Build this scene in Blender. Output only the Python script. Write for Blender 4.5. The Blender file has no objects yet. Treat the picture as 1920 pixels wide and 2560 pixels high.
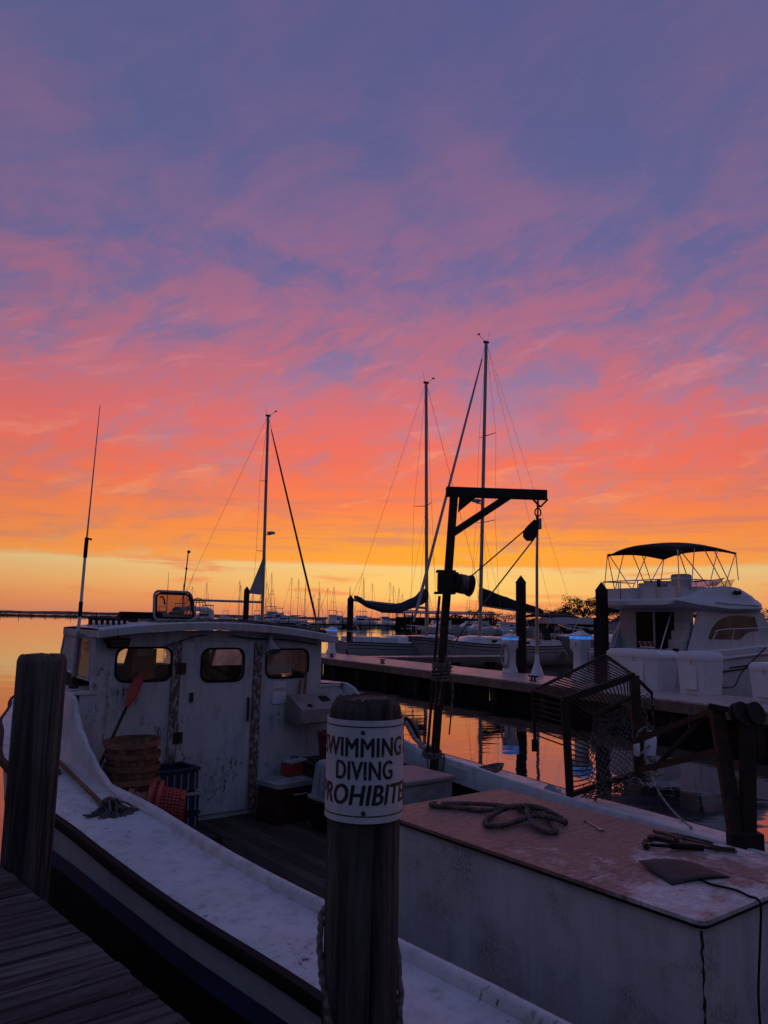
import bpy, bmesh, math, random
from mathutils import Vector, Matrix, geometry
R = math.radians
rng = random.Random(7)
sc = bpy.context.scene
col = sc.collection

def lin(c):
    def f(v):
        v = v / 255.0
        return v / 12.92 if v <= 0.04045 else ((v + 0.055) / 1.055) ** 2.4
    return (f(c[0]), f(c[1]), f(c[2]), 1.0)

# ------------------------------------------------------------------ camera
cam = bpy.data.cameras.new('camera')
cam.sensor_fit = 'VERTICAL'
cam.sensor_height = 36.0
cam.lens = 36.0 * 1920.0 / 2560.0
cam.clip_start = 0.05
cam.clip_end = 20000
co = bpy.data.objects.new('camera', cam)
col.objects.link(co)
co.location = (0, 0, 2.55)
PITCH, ROLL = R(8.0), R(1.17)
co.rotation_euler = (Matrix.Rotation(R(90) + PITCH, 3, 'X') @ Matrix.Rotation(ROLL, 3, 'Z')).to_euler()
sc.camera = co

# ------------------------------------------------------------------ view
sc.view_settings.view_transform = 'Standard'
sc.view_settings.look = 'None'
sc.view_settings.exposure = 0.0
sc.view_settings.gamma = 1.0
sc.view_settings.use_curve_mapping = False
sc.render.engine = 'CYCLES'
sc.cycles.max_bounces = 8
sc.cycles.use_denoising = True
sc.cycles.caustics_reflective = False
sc.cycles.caustics_refractive = False

# ------------------------------------------------------------------ node helper
class NT:
    """small helper that writes node trees as expressions"""
    def __init__(s, tree):
        s.t = tree
    def new(s, typ, **kw):
        n = s.t.nodes.new(typ)
        for k, v in kw.items():
            setattr(n, k, v)
        return n
    def put(s, sock, v):
        if v is None:
            return
        if hasattr(v, 'links'):
            s.t.links.new(v, sock)
        else:
            sock.default_value = v
    def m(s, op, a, b=None, c=None, clamp=False):
        n = s.new('ShaderNodeMath', operation=op, use_clamp=clamp)
        s.put(n.inputs[0], a); s.put(n.inputs[1], b); s.put(n.inputs[2], c)
        return n.outputs[0]
    def add(s, a, b): return s.m('ADD', a, b)
    def sub(s, a, b): return s.m('SUBTRACT', a, b)
    def mul(s, a, b): return s.m('MULTIPLY', a, b)
    def rng(s, v, a, b, c=0.0, d=1.0, smooth=True):
        n = s.new('ShaderNodeMapRange', interpolation_type='SMOOTHSTEP' if smooth else 'LINEAR')
        n.clamp = True
        s.put(n.inputs[0], v)
        for i, x in enumerate((a, b, c, d)):
            s.put(n.inputs[1 + i], x)
        return n.outputs[0]
    def mix(s, f, a, b, blend='MIX'):
        n = s.new('ShaderNodeMix', data_type='RGBA', blend_type=blend)
        n.clamp_factor = True
        s.put(n.inputs[0], f); s.put(n.inputs[6], a); s.put(n.inputs[7], b)
        return n.outputs[2]
    def ramp(s, f, stops, interp='LINEAR'):
        n = s.new('ShaderNodeValToRGB')
        cr = n.color_ramp
        cr.interpolation = interp
        while len(cr.elements) < len(stops):
            cr.elements.new(0.5)
        for e, (p, c) in zip(cr.elements, stops):
            e.position = p
            e.color = c
        s.put(n.inputs[0], f)
        return n.outputs[0]
    def xyz(s, x, y, z):
        n = s.new('ShaderNodeCombineXYZ')
        s.put(n.inputs[0], x); s.put(n.inputs[1], y); s.put(n.inputs[2], z)
        return n.outputs[0]
    def noise(s, vec, scale, detail=4.0, rough=0.55, dist=0.0, out=0, lac=2.0):
        n = s.new('ShaderNodeTexNoise')
        s.put(n.inputs['Vector'], vec)
        n.inputs['Scale'].default_value = scale
        n.inputs['Detail'].default_value = detail
        n.inputs['Roughness'].default_value = rough
        n.inputs['Lacunarity'].default_value = lac
        n.inputs['Distortion'].default_value = dist
        return n.outputs[out]
    def mapv(s, vec, scale=(1, 1, 1), rot=(0, 0, 0), loc=(0, 0, 0)):
        n = s.new('ShaderNodeMapping')
        s.put(n.inputs[0], vec)
        n.inputs['Location'].default_value = loc
        n.inputs['Rotation'].default_value = rot
        n.inputs['Scale'].default_value = scale
        return n.outputs[0]
    def rmap(s, vec, deg, scale, loc):
        """turn first, then stretch, so that streaks lie at an angle"""
        return s.mapv(s.mapv(vec, rot=(0, 0, -R(deg))), scale=scale, loc=loc)

# ------------------------------------------------------------------ sky (dusk afterglow with high broken cloud)
w = bpy.data.worlds.new('World')
sc.world = w
w.use_nodes = True
w.cycles.sampling_method = 'MANUAL'
w.cycles.sample_map_resolution = 512
wt = w.node_tree
wt.nodes.clear()
T = NT(wt)
D = T.new('ShaderNodeTexCoord').outputs['Generated']
sp = T.new('ShaderNodeSeparateXYZ')
T.put(sp.inputs[0], D)
dx, dy, dz = sp.outputs
zc = T.m('MAXIMUM', dz, -0.02)
el = T.mul(T.m('ARCSINE', dz), 57.29578)
az = T.mul(T.m('ARCTAN2', dx, dy), 57.29578)
# cloud sheet coordinates (a flat sheet seen in perspective)
zz = T.add(zc, 0.10)
cx, cy = T.m('DIVIDE', dx, zz), T.m('DIVIDE', dy, zz)
cvec = T.xyz(cx, cy, 0.0)
wz = T.noise(T.mapv(cvec, scale=(1.1, 1.6, 1)), 1.7, 5.0, 0.6, out=1)
wsep = T.new('ShaderNodeSeparateColor')
T.put(wsep.inputs[0], wz)
wa = T.mul(T.sub(wsep.outputs[0], 0.5), 16.0)
we = T.mul(T.sub(wsep.outputs[1], 0.5), 12.0)
azw = T.add(az, wa)
elw = T.add(el, T.mul(we, T.rng(el, 4.0, 18.0, 0.12, 1.0)))
n_big = T.noise(T.mapv(cvec, scale=(0.55, 0.8, 1), rot=(0, 0, R(28)), loc=(3.1, 1.7, 0)), 1.5, 5.0, 0.55, 0.3)
aev = T.xyz(T.add(az, T.mul(wa, 0.25)), T.add(el, T.mul(we, 0.2)), 0.0)
n_str = T.noise(T.rmap(aev, 18, (0.085, 0.20, 1), (0.4, 5.3, 0)), 1.0, 7.0, 0.6, 0.9)
n_fin = T.noise(T.rmap(aev, 20, (0.32, 0.78, 1), (7.4, 2.3, 0)), 1.0, 7.0, 0.66, 1.0)
n_hor = T.noise(T.mapv(T.xyz(az, el, 0.0), scale=(0.045, 0.75, 1), loc=(2.0, 0.4, 0)), 1.3, 6.0, 0.6, 0.25)
# large cloud shapes: (azimuth, elevation, half width az, half width el, tilt deg, weight)
BLOBS = [(-17.4, 35.1, 8.0, 4.1, -25, -0.3), (-25.7, 37.2, 4.7, 2.4, 0, -0.15), (-0.9, 31.9, 3.5, 2.7, 0, -0.3), (-15.3, 27.4, 5.7, 2.0, -15, -0.28), (-8.5, 24.7, 3.4, 1.6, -10, -0.34), (-21.9, 23.3, 4.2, 1.5, 5, -0.32), (-24.6, 17.4, 3.1, 1.6, 5, -0.36), (-16.1, 21.0, 3.8, 1.2, 12, -0.34), (-4.6, 19.6, 4.0, 1.6, -25, -0.32), (15.8, 33.1, 7.5, 5.0, -20, -0.26), (25.7, 21.5, 3.5, 3.8, 20, -0.34), (23.2, 25.0, 4.6, 2.2, 20, -0.28), (8.4, 24.7, 4.6, 1.9, 20, -0.16), (26.2, 16.3, 2.7, 2.6, 15, -0.32), (-10.5, 27.2, 4.0, 1.2, -18, 0.5), (-26.8, 24.2, 3.9, 1.2, -20, 0.36), (-17.4, 23.1, 4.4, 1.4, -5, 0.42), (-21.3, 19.5, 5.3, 1.2, 10, 0.26), (5.5, 31.9, 4.1, 2.7, -40, 0.34), (-7.9, 37.4, 5.8, 3.2, 30, 0.16), (-26.1, 32.9, 4.9, 2.6, -35, 0.16), (24.6, 36.0, 4.7, 4.7, 0, 0.14), (26.9, 30.1, 2.3, 2.7, 0, 0.16), (17.9, 23.5, 7.1, 1.8, 20, 0.36), (0.9, 26.5, 5.0, 1.6, -15, 0.3), (10.2, 28.1, 7.8, 1.5, -10, 0.26), (-7.1, 21.8, 5.0, 1.7, -5, 0.34), (2.5, 19.2, 7.3, 2.0, 22, 0.34), (-12.7, 18.5, 6.0, 1.7, 15, 0.22), (16.0, 17.1, 6.6, 1.4, 15, 0.2), (20.8, 9.3, 3.1, 0.7, 10, -0.25)]
acc = None
pwv = T.xyz(azw, elw, 0.0)
for (ba, be, sa, se, tl, wt_) in BLOBS:
    mp = T.new('ShaderNodeMapping', vector_type='TEXTURE')
    T.put(mp.inputs[0], pwv)
    mp.inputs['Location'].default_value = (ba, be, 0)
    mp.inputs['Rotation'].default_value = (0, 0, R(tl))
    mp.inputs['Scale'].default_value = (sa * 2.1, se * 2.1, 1)
    gr = T.new('ShaderNodeTexGradient', gradient_type='QUADRATIC_SPHERE')
    T.put(gr.inputs[0], mp.outputs[0])
    acc = T.m('MULTIPLY_ADD', gr.outputs[1], wt_ * 1.05, acc if acc is not None else 0.0)
base = T.ramp(T.m('DIVIDE', el, 60.0), [(0.0, (1, 1, 1, 1)), (7 / 60, (.92, .92, .92, 1)), (13 / 60, (.80, .80, .80, 1)), (20 / 60, (.60, .60, .60, 1)), (28 / 60, (.50, .50, .50, 1)), (40 / 60, (.48, .48, .48, 1)), (1.0, (.45, .45, .45, 1))])
cl = T.add(base, acc)
cl = T.add(cl, T.mul(T.sub(n_big, 0.5), T.rng(el, 6, 20, 0.3, 0.7)))
cl = T.add(cl, T.mul(T.sub(n_str, 0.5), T.rng(el, 18, 36, 2.4, 0.95)))
cl = T.add(cl, T.mul(T.sub(n_fin, 0.5), T.rng(el, 9, 36, 1.7, 0.35)))
cl = T.add(cl, T.mul(T.sub(n_hor, 0.5), T.rng(el, 6, 14, 0.9, 0.0)))
cloud = T.rng(cl, 0.12, 0.98)
# colours
pe = T.m('DIVIDE', el, 45.0)
def stops(l): return [(p / 45.0, lin(c)) for p, c in l]
c_gap = T.ramp(pe, stops([(0, (206, 124, 98)), (1.2, (236, 148, 86)), (2.6, (242, 182, 108)), (3.8, (236, 200, 134)), (5.5, (214, 138, 102)), (8, (214, 130, 110)), (11, (206, 126, 128)), (14.5, (178, 126, 152)), (19, (134, 114, 157)), (25, (104, 101, 151)), (33, (91, 94, 143)), (45, (82, 88, 137))]))
c_cloud = T.ramp(pe, stops([(0, (248, 150, 72)), (4.4, (252, 156, 70)), (6.5, (252, 140, 70)), (9, (250, 124, 76)), (11.5, (244, 112, 86)), (14, (230, 110, 104)), (16.5, (208, 111, 120)), (20, (182, 108, 131)), (24, (160, 105, 138)), (29, (134, 102, 141)), (37, (114, 95, 138)), (45, (106, 92, 138))]))
# golden core above the place where the sun went down
gold = T.m('EXPONENT', T.mul(T.m('POWER', T.mul(T.sub(az, 5.0), 1 / 15.0), 2.0), -1.0))
gold_e = T.mul(T.rng(el, 3.0, 5.0), T.rng(el, 8.5, 4.6))
c_cloud = T.mix(T.mul(T.mul(gold, gold_e), 0.75), c_cloud, lin((255, 172, 34)))
c_gap = T.mix(T.mul(T.mul(gold, 0.8), T.mul(T.rng(el, 0.4, 1.8), T.rng(el, 5.0, 3.0))), c_gap, lin((252, 204, 112)))
c_gap = T.mix(T.mul(T.mul(T.sub(1.0, gold), 0.22), T.rng(el, 4.4, 3.2)), c_gap, lin((234, 158, 104)))
# the clear strip under the cloud deck
edge = T.add(el, T.mul(T.sub(n_hor, 0.5), 1.3))
deck = T.rng(edge, 3.9, 4.35)
# small clouds low in the strip
n_low = T.noise(T.mapv(T.xyz(az, el, 0.0), scale=(0.11, 0.9, 1), rot=(0, 0, R(5)), loc=(5.3, 1.1, 0)), 1.0, 5.0, 0.55, 0.3)
low = T.mul(T.rng(n_low, 0.52, 0.68), T.mul(T.rng(el, 0.3, 0.9), 0.75))
c_strip = T.mix(low, c_gap, T.mix(T.rng(n_low, 0.6, 0.8), lin((240, 134, 78)), lin((196, 116, 104))))
sky = T.mix(cloud, c_gap, c_cloud)
# thin grey-mauve bands low in the deck, pale lit edges among the higher streaks
sky = T.mix(T.mul(T.rng(n_hor, 0.45, 0.64), T.mul(T.mul(T.rng(el, 4.3, 5.5), T.rng(el, 15.0, 8.0)), 0.55)), sky, lin((200, 122, 112)))
n_lit = T.noise(T.rmap(aev, 14, (0.12, 0.55, 1), (1.7, 8.3, 0)), 1.0, 6.0, 0.62, 0.5)
sky = T.mix(T.mul(T.rng(n_lit, 0.52, 0.74), T.mul(T.mul(T.rng(el, 5.0, 9.0), T.rng(el, 26.0, 14.0)), 0.5)), sky, T.mix(T.rng(el, 7.0, 20.0), lin((255, 166, 112)), lin((236, 142, 150))))
n_dim = T.noise(T.rmap(aev, 22, (0.13, 0.34, 1), (9.7, 3.3, 0)), 1.0, 7.0, 0.62, 0.9)
sky = T.mix(T.mul(T.rng(n_dim, 0.50, 0.72), T.mul(T.mul(T.rng(el, 6.5, 12.5), T.rng(el, 34.0, 24.0)), 0.72)), sky, T.mix(T.rng(el, 10.0, 24.0), lin((190, 122, 140)), lin((118, 104, 152))))
sky = T.mix(deck, c_strip, sky)
# away from the afterglow the sky is dusk blue
s_ = T.add(T.mul(T.m('COSINE', T.mul(T.sub(az, 4.0), R(1))), 0.5), 0.5)
flat = T.m('SQRT', T.m('MAXIMUM', T.sub(1.0, T.mul(dz, dz)), 0.0))
away = T.sub(1.0, T.mul(T.sub(1.0, T.m('POWER', s_, 1.6)), T.rng(el, 78.0, 40.0)))
c_dusk = T.ramp(T.m('DIVIDE', el, 90.0), [(0.0, lin((46, 51, 70))), (0.15, lin((60, 66, 90))), (0.4, lin((84, 95, 130))), (0.75, lin((118, 132, 172))), (1.0, lin((128, 141, 182)))])
sky = T.mix(T.m('POWER', away, 1.5), c_dusk, sky)
bgc = T.new('ShaderNodeBackground')
T.put(bgc.inputs[0], sky)
bgc.inputs[1].default_value = 1.0
nis = T.new('ShaderNodeTexSky', sky_type='NISHITA')
nis.sun_disc = False
nis.sun_elevation = R(0.5)
nis.sun_rotation = R(4.0)
bgn = T.new('ShaderNodeBackground')
T.put(bgn.inputs[0], nis.outputs[0])
bgn.inputs[1].default_value = 0.004
ad = T.new('ShaderNodeAddShader')
T.put(ad.inputs[0], bgc.outputs[0]); T.put(ad.inputs[1], bgn.outputs[0])
wo = T.new('ShaderNodeOutputWorld')
T.put(wo.inputs[0], ad.outputs[0])

# ------------------------------------------------------------------ the last of the sun, on the horizon beyond the marina
sun = bpy.data.lights.new('sun', 'SUN')
sun.energy = 0.06
sun.angle = R(70)
sun.color = (1.0, 0.55, 0.28)
so = bpy.data.objects.new('sun', sun)
col.objects.link(so)
sd = Vector((math.sin(R(4)) * math.cos(R(1.2)), math.cos(R(4)) * math.cos(R(1.2)), math.sin(R(1.2))))
so.rotation_euler = (-sd).to_track_quat('-Z', 'Y').to_euler()

# ------------------------------------------------------------------ mesh helpers
class MB:
    def __init__(s):
        s.v = []; s.f = []
    def addv(s, pts):
        i = len(s.v)
        s.v += [tuple(p) for p in pts]
        return i
    def box(s, c, size, rz=0.0, rot=None):
        M = rot.to_4x4() if rot is not None else Matrix.Rotation(rz, 4, 'Z')
        hx, hy, hz = size[0] / 2, size[1] / 2, size[2] / 2
        c = Vector(c)
        P = [c + (M @ Vector((x * hx, y * hy, z * hz))) for z in (-1, 1) for x, y in ((-1, -1), (1, -1), (1, 1), (-1, 1))]
        i = s.addv(P)
        s.f += [(i, i + 3, i + 2, i + 1), (i + 4, i + 5, i + 6, i + 7), (i, i + 1, i + 5, i + 4), (i + 1, i + 2, i + 6, i + 5), (i + 2, i + 3, i + 7, i + 6), (i + 3, i, i + 4, i + 7)]
        return s
    def box2(s, a, b):
        return s.box(((a[0] + b[0]) / 2, (a[1] + b[1]) / 2, (a[2] + b[2]) / 2), (abs(b[0] - a[0]), abs(b[1] - a[1]), abs(b[2] - a[2])))
    def bar(s, p0, p1, wd, hg, up=(0, 0, 1)):
        p0, p1 = Vector(p0), Vector(p1)
        d = p1 - p0
        L = d.length
        y = d / L
        u = Vector(up)
        x = y.cross(u)
        if x.length < 1e-4:
            x = y.cross(Vector((1, 0, 0)))
        x.normalize()
        z = x.cross(y)
        rot = Matrix((x, y, z)).transposed()
        return s.box((p0 + p1) / 2, (wd, L, hg), rot=rot)
    def tube(s, pts, r, n=8, closed=False, caps=True):
        pts = [Vector(p) for p in pts]
        m = len(pts)
        rs = r if isinstance(r, (list, tuple)) else [r] * m
        prev = None
        start = len(s.v)
        for k in range(m):
            a = pts[(k - 1) % m] if (closed or k > 0) else pts[0]
            b = pts[(k + 1) % m] if (closed or k < m - 1) else pts[-1]
            t = (b - a)
            if t.length < 1e-9:
                t = Vector((0, 0, 1))
            t.normalize()
            if prev is None:
                ref = Vector((0, 0, 1)) if abs(t.z) < 0.9 else Vector((1, 0, 0))
                x = t.cross(ref).normalized()
            else:
                x = (prev - t * prev.dot(t))
                x = x.normalized() if x.length > 1e-6 else t.orthogonal().normalized()
            prev = x
            y = t.cross(x)
            for j in range(n):
                an = 2 * math.pi * j / n
                s.v.append(tuple(pts[k] + (x * math.cos(an) + y * math.sin(an)) * rs[k]))
        for k in range(m if closed else m - 1):
            k2 = (k + 1) % m
            for j in range(n):
                j2 = (j + 1) % n
                s.f.append((start + k * n + j, start + k * n + j2, start + k2 * n + j2, start + k2 * n + j))
        if caps and not closed:
            s.f.append(tuple(start + j for j in range(n))[::-1])
            s.f.append(tuple(start + (m - 1) * n + j for j in range(n)))
        return s
    def lathe(s, prof, n=24, M=None, cap=True):
        M = M or Matrix.Identity(4)
        start = len(s.v)
        for (r, z) in prof:
            for j in range(n):
                an = 2 * math.pi * j / n
                s.v.append(tuple(M @ Vector((r * math.cos(an), r * math.sin(an), z))))
        for k in range(len(prof) - 1):
            for j in range(n):
                j2 = (j + 1) % n
                s.f.append((start + k * n + j, start + k * n + j2, start + (k + 1) * n + j2, start + (k + 1) * n + j))
        if cap:
            s.f.append(tuple(start + j for j in range(n))[::-1])
            s.f.append(tuple(start + (len(prof) - 1) * n + j for j in range(n)))
        return s
    def grid(s, rows, closed_u=False):
        start = len(s.v)
        nu, nv = len(rows[0]), len(rows)
        for row in rows:
            s.v += [tuple(p) for p in row]
        for k in range(nv - 1):
            for j in range(nu if closed_u else nu - 1):
                j2 = (j + 1) % nu
                s.f.append((start + k * nu + j, start + k * nu + j2, start + (k + 1) * nu + j2, start + (k + 1) * nu + j))
        return s
    def face(s, pts):
        i = s.addv(pts)
        s.f.append(tuple(range(i, i + len(pts))))
        return s
    def plate(s, outer, holes, th, M):
        """flat plate from a 2D outline with holes; local x,y in plane, thickness along +z of M"""
        loops = [outer] + list(holes)
        tris = geometry.tessellate_polygon([[Vector((p[0], p[1], 0)) for p in lp] for lp in loops])
        flat = [p for lp in loops for p in lp]
        n = len(flat)
        i = s.addv([M @ Vector((p[0], p[1], 0)) for p in flat] + [M @ Vector((p[0], p[1], th)) for p in flat])
        for t in tris:
            s.f.append((i + t[0], i + t[1], i + t[2]))
            s.f.append((i + n + t[2], i + n + t[1], i + n + t[0]))
        o = 0
        for lp in loops:
            m = len(lp)
            for k in range(m):
                a, b = o + k, o + (k + 1) % m
                s.f.append((i + a, i + b, i + n + b, i + n + a))
            o += m
        return s
    def mesh(s, name, mat, smooth=None):
        me = bpy.data.meshes.new(name)
        me.from_pydata(s.v, [], s.f)
        bm = bmesh.new()
        bm.from_mesh(me)
        bmesh.ops.recalc_face_normals(bm, faces=bm.faces)
        bm.to_mesh(me)
        bm.free()
        if mat:
            me.materials.append(mat)
        if smooth:
            me.polygons.foreach_set('use_smooth', [True] * len(me.polygons))
            me.set_sharp_from_angle(angle=R(smooth))
        me.update()
        return me
    def build(s, name, mat, parent=None, smooth=None, bevel=0.0, loc=None, rz=0.0):
        o = bpy.data.objects.new(name, s.mesh(name, mat, smooth))
        col.objects.link(o)
        if parent is not None:
            o.parent = parent
        if loc is not None:
            o.location = loc
        if rz:
            o.rotation_euler = (0, 0, rz)
        if bevel:
            b = o.modifiers.new('bevel', 'BEVEL')
            b.width = bevel
            b.segments = 2
            b.limit_method = 'ANGLE'
            b.angle_limit = R(40)
        return o

def tag(o, label, cat, group=None):
    o['label'] = label
    o['category'] = cat
    if group:
        o['group'] = group
    return o
def thing(name, label, cat, loc=(0, 0, 0), rz=0.0, group=None):
    o = bpy.data.objects.new(name, None)
    o.empty_display_size = 0.2
    col.objects.link(o)
    o.location = loc
    o.rotation_euler = (0, 0, rz)
    return tag(o, label, cat, group)
def struct(o):
    o['kind'] = 'structure'
    return o
def dup(root, loc=None, rz=None, label=None):
    r = root.copy()
    col.objects.link(r)
    if loc is not None:
        r.location = loc
    if rz is not None:
        r.rotation_euler = (0, 0, rz)
    if label:
        r['label'] = label
    for ch in list(root.children):
        c = ch.copy()
        col.objects.link(c)
        c.parent = r
        for g in list(ch.children):
            d = g.copy()
            col.objects.link(d)
            d.parent = c
    return r
def rrect(x0, y0, x1, y1, r, n=5):
    pts = []
    for cx_, cy_, a0 in ((x1 - r, y1 - r, 0), (x0 + r, y1 - r, 90), (x0 + r, y0 + r, 180), (x1 - r, y0 + r, 270)):
        for k in range(n + 1):
            a = R(a0 + 90 * k / n)
            pts.append((cx_ + r * math.cos(a), cy_ + r * math.sin(a)))
    return pts
def lerp(a, b, t): return a + (b - a) * t
def interp(tab, x):
    if x <= tab[0][0]:
        return tab[0][1]
    for (a, va), (b, vb) in zip(tab, tab[1:]):
        if x <= b:
            t = (x - a) / (b - a)
            t = t * t * (3 - 2 * t) * 0.5 + t * 0.5
            return lerp(va, vb, t)
    return tab[-1][1]
def smoothpath(pts, n=6):
    P = [Vector(p) for p in pts]
    out = []
    for i in range(len(P) - 1):
        p0, p1, p2, p3 = P[max(i - 1, 0)], P[i], P[i + 1], P[min(i + 2, len(P) - 1)]
        for k in range(n):
            t = k / n
            out.append(0.5 * ((2 * p1) + (p2 - p0) * t + (2 * p0 - 5 * p1 + 4 * p2 - p3) * t * t + (3 * p1 - p0 - 3 * p2 + p3) * t ** 3))
    out.append(P[-1])
    return out
def rope3(mb, pts, r, pitch=0.11, n=5):
    """three strands laid round a path"""
    P = [Vector(p) for p in pts]
    out = [[], [], []]
    dist = 0.0
    prev = None
    for i, p in enumerate(P):
        t = (P[min(i + 1, len(P) - 1)] - P[max(i - 1, 0)]).normalized()
        if i:
            dist += (p - P[i - 1]).length
        x = (prev - t * prev.dot(t)) if prev is not None else t.orthogonal()
        x.normalize()
        prev = x
        y = t.cross(x)
        for q in range(3):
            an = dist / pitch * 6.283 + q * 2.094
            out[q].append(p + (x * math.cos(an) + y * math.sin(an)) * r * 0.52)
    for q in range(3):
        mb.tube(out[q], r * 0.56, n)
    return mb
def text_mesh(txt, size, mat, name='lettering', shear=0.0, bold=0.0, spacing=1.0, extrude=0.001):
    cu = bpy.data.curves.new('t', 'FONT')
    cu.body = txt
    cu.size = size
    cu.align_x = 'CENTER'
    cu.align_y = 'CENTER'
    cu.shear = shear
    cu.offset = bold
    cu.space_character = spacing
    cu.resolution_u = 6
    cu.extrude = extrude
    to = bpy.data.objects.new('t', cu)
    col.objects.link(to)
    dg = bpy.context.evaluated_depsgraph_get()
    me = bpy.data.meshes.new_from_object(to.evaluated_get(dg))
    bpy.data.objects.remove(to)
    bpy.data.curves.remove(cu)
    me.name = name
    me.materials.clear()
    me.materials.append(mat)
    return me

# ------------------------------------------------------------------ materials
def mat_new(name):
    m = bpy.data.materials.new(name)
    m.use_nodes = True
    t = m.node_tree
    b = t.nodes['Principled BSDF']
    return m, NT(t), b
def obj_co(T, scale=(1, 1, 1), loc=(0, 0, 0), rot=(0, 0, 0)):
    return T.mapv(T.new('ShaderNodeTexCoord').outputs['Object'], scale=scale, loc=loc, rot=rot)
def bump(T, b, h, strength=0.3, dist=0.01):
    n = T.new('ShaderNodeBump')
    n.inputs['Strength'].default_value = strength
    n.inputs['Distance'].default_value = dist
    T.put(n.inputs['Height'], h)
    T.put(b.inputs['Normal'], n.outputs[0])
def plain(name, c, rough=0.5, metal=0.0, var=0.12, scale=6.0, spec=0.5, bmp=0.0):
    m, T, b = mat_new(name)
    c = tuple(c) + (1,)
    n = T.noise(obj_co(T), scale, 4, 0.6)
    dk = tuple(x * (1 - var * 2) for x in c[:3]) + (1,)
    lt = tuple(min(1, x * (1 + var)) for x in c[:3]) + (1,)
    T.put(b.inputs['Base Color'], T.mix(T.rng(n, 0.3, 0.7), dk, lt))
    T.put(b.inputs['Roughness'], T.rng(n, 0.3, 0.7, max(rough - 0.08, 0.02), min(rough + 0.1, 1)))
    b.inputs['Metallic'].default_value = metal
    b.inputs['Specular IOR Level'].default_value = spec
    if bmp:
        bump(T, b, T.noise(obj_co(T), scale * 6, 4, 0.6), bmp, 0.004)
    return m
def painted(name, c=(0.66, 0.66, 0.66), under=(0.10, 0.07, 0.05), dirt=(0.16, 0.13, 0.10), chip=0.72, dirt_amt=0.5, scale=1.0, rough=0.45, streak=True, patch=0.50, rust=0.0):
    """old boat paint: stained, with chips down to the wood"""
    m, T, b = mat_new(name)
    oc = obj_co(T)
    n1 = T.noise(oc, 2.2 * scale, 6, 0.65)
    n2 = T.noise(T.mapv(oc, scale=(1, 1, 0.22) if streak else (1, 1, 1)), 9 * scale, 6, 0.7)
    n3 = T.noise(T.mapv(oc, scale=(1, 1, 0.45)), 26 * scale, 5, 0.75, 0.4)
    n4 = T.noise(oc, 1.5 * scale, 3, 0.5)
    base = T.mix(T.rng(n1, 0.3, 0.75), tuple(c) + (1,), tuple(x * 0.82 for x in c) + (1,))
    base = T.mix(T.mul(T.rng(n2, 0.45, 0.78), dirt_amt), base, tuple(dirt) + (1,))
    rs_ = T.noise(T.mapv(oc, scale=(1, 1, 0.05)), 13 * scale, 4, 0.65)
    base = T.mix(T.mul(T.mul(T.rng(rs_, 0.56, 0.74), T.rng(n4, 0.35, 0.6)), rust), base, (0.16, 0.085, 0.05, 1))
    chips = T.mul(T.rng(n3, chip - 0.03, chip + 0.02), T.rng(n4, patch, patch + 0.12))
    T.put(b.inputs['Base Color'], T.mix(chips, base, tuple(under) + (1,)))
    T.put(b.inputs['Roughness'], T.rng(n2, 0.3, 0.7, rough - 0.08, rough + 0.22))
    b.inputs['Specular IOR Level'].default_value = 0.35
    bump(T, b, T.sub(T.mul(n3, 0.4), chips), 0.35, 0.004)
    return m
def wood(name, c0, c1, axis=2, scale=1.0, rough=0.85, bmp=0.6, crack=0.5, rand=0.25, spec=0.2):
    m, T, b = mat_new(name)
    sc_ = [9.0, 9.0, 9.0]
    sc_[axis] = 0.55
    inf = T.new('ShaderNodeObjectInfo')
    rv = inf.outputs['Random']
    off = T.xyz(T.mul(rv, 37.0), T.mul(rv, 91.0), T.mul(rv, 53.0))
    va = T.new('ShaderNodeVectorMath', operation='ADD')
    T.put(va.inputs[0], T.new('ShaderNodeTexCoord').outputs['Object'])
    T.put(va.inputs[1], off)
    v = T.mapv(va.outputs[0], scale=tuple(x * scale for x in sc_))
    g1 = T.noise(v, 1.0, 8, 0.72, 0.8)
    g2 = T.noise(v, 4.2, 6, 0.75, 0.3)
    big = T.noise(va.outputs[0], 1.6, 4, 0.6)
    cc = T.mix(T.rng(g1, 0.3, 0.7), tuple(c0) + (1,), tuple(c1) + (1,))
    cc = T.mix(T.mul(T.rng(g2, 0.5, 0.75), 0.6), cc, tuple(x * 0.45 for x in c0) + (1,))
    cr = T.rng(g1, 0.36, 0.30)
    cc = T.mix(T.mul(cr, crack), cc, tuple(x * 0.15 for x in c0) + (1,))
    val = T.add(T.mul(rv, rand * 2), 1.0 - rand)
    val = T.mul(val, T.rng(big, 0.25, 0.75, 0.75, 1.2))
    mx = T.mix(1.0, cc, T.xyz(val, val, val), 'MULTIPLY')
    T.put(b.inputs['Base Color'], mx)
    b.inputs['Roughness'].default_value = rough
    b.inputs['Specular IOR Level'].default_value = spec
    bump(T, b, T.sub(T.add(T.mul(g1, 0.6), T.mul(g2, 0.4)), T.mul(cr, 0.6)), bmp, 0.012)
    return m
def rusty(name, c0=(0.035, 0.022, 0.016), c1=(0.10, 0.045, 0.022), rough=0.75):
    m, T, b = mat_new(name)
    oc = obj_co(T)
    n = T.noise(oc, 7, 8, 0.7)
    T.put(b.inputs['Base Color'], T.mix(T.rng(n, 0.4, 0.7), tuple(c0) + (1,), tuple(c1) + (1,)))
    b.inputs['Roughness'].default_value = rough
    b.inputs['Metallic'].default_value = 0.25
    bump(T, b, T.noise(oc, 40, 5, 0.7), 0.4, 0.004)
    return m
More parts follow.
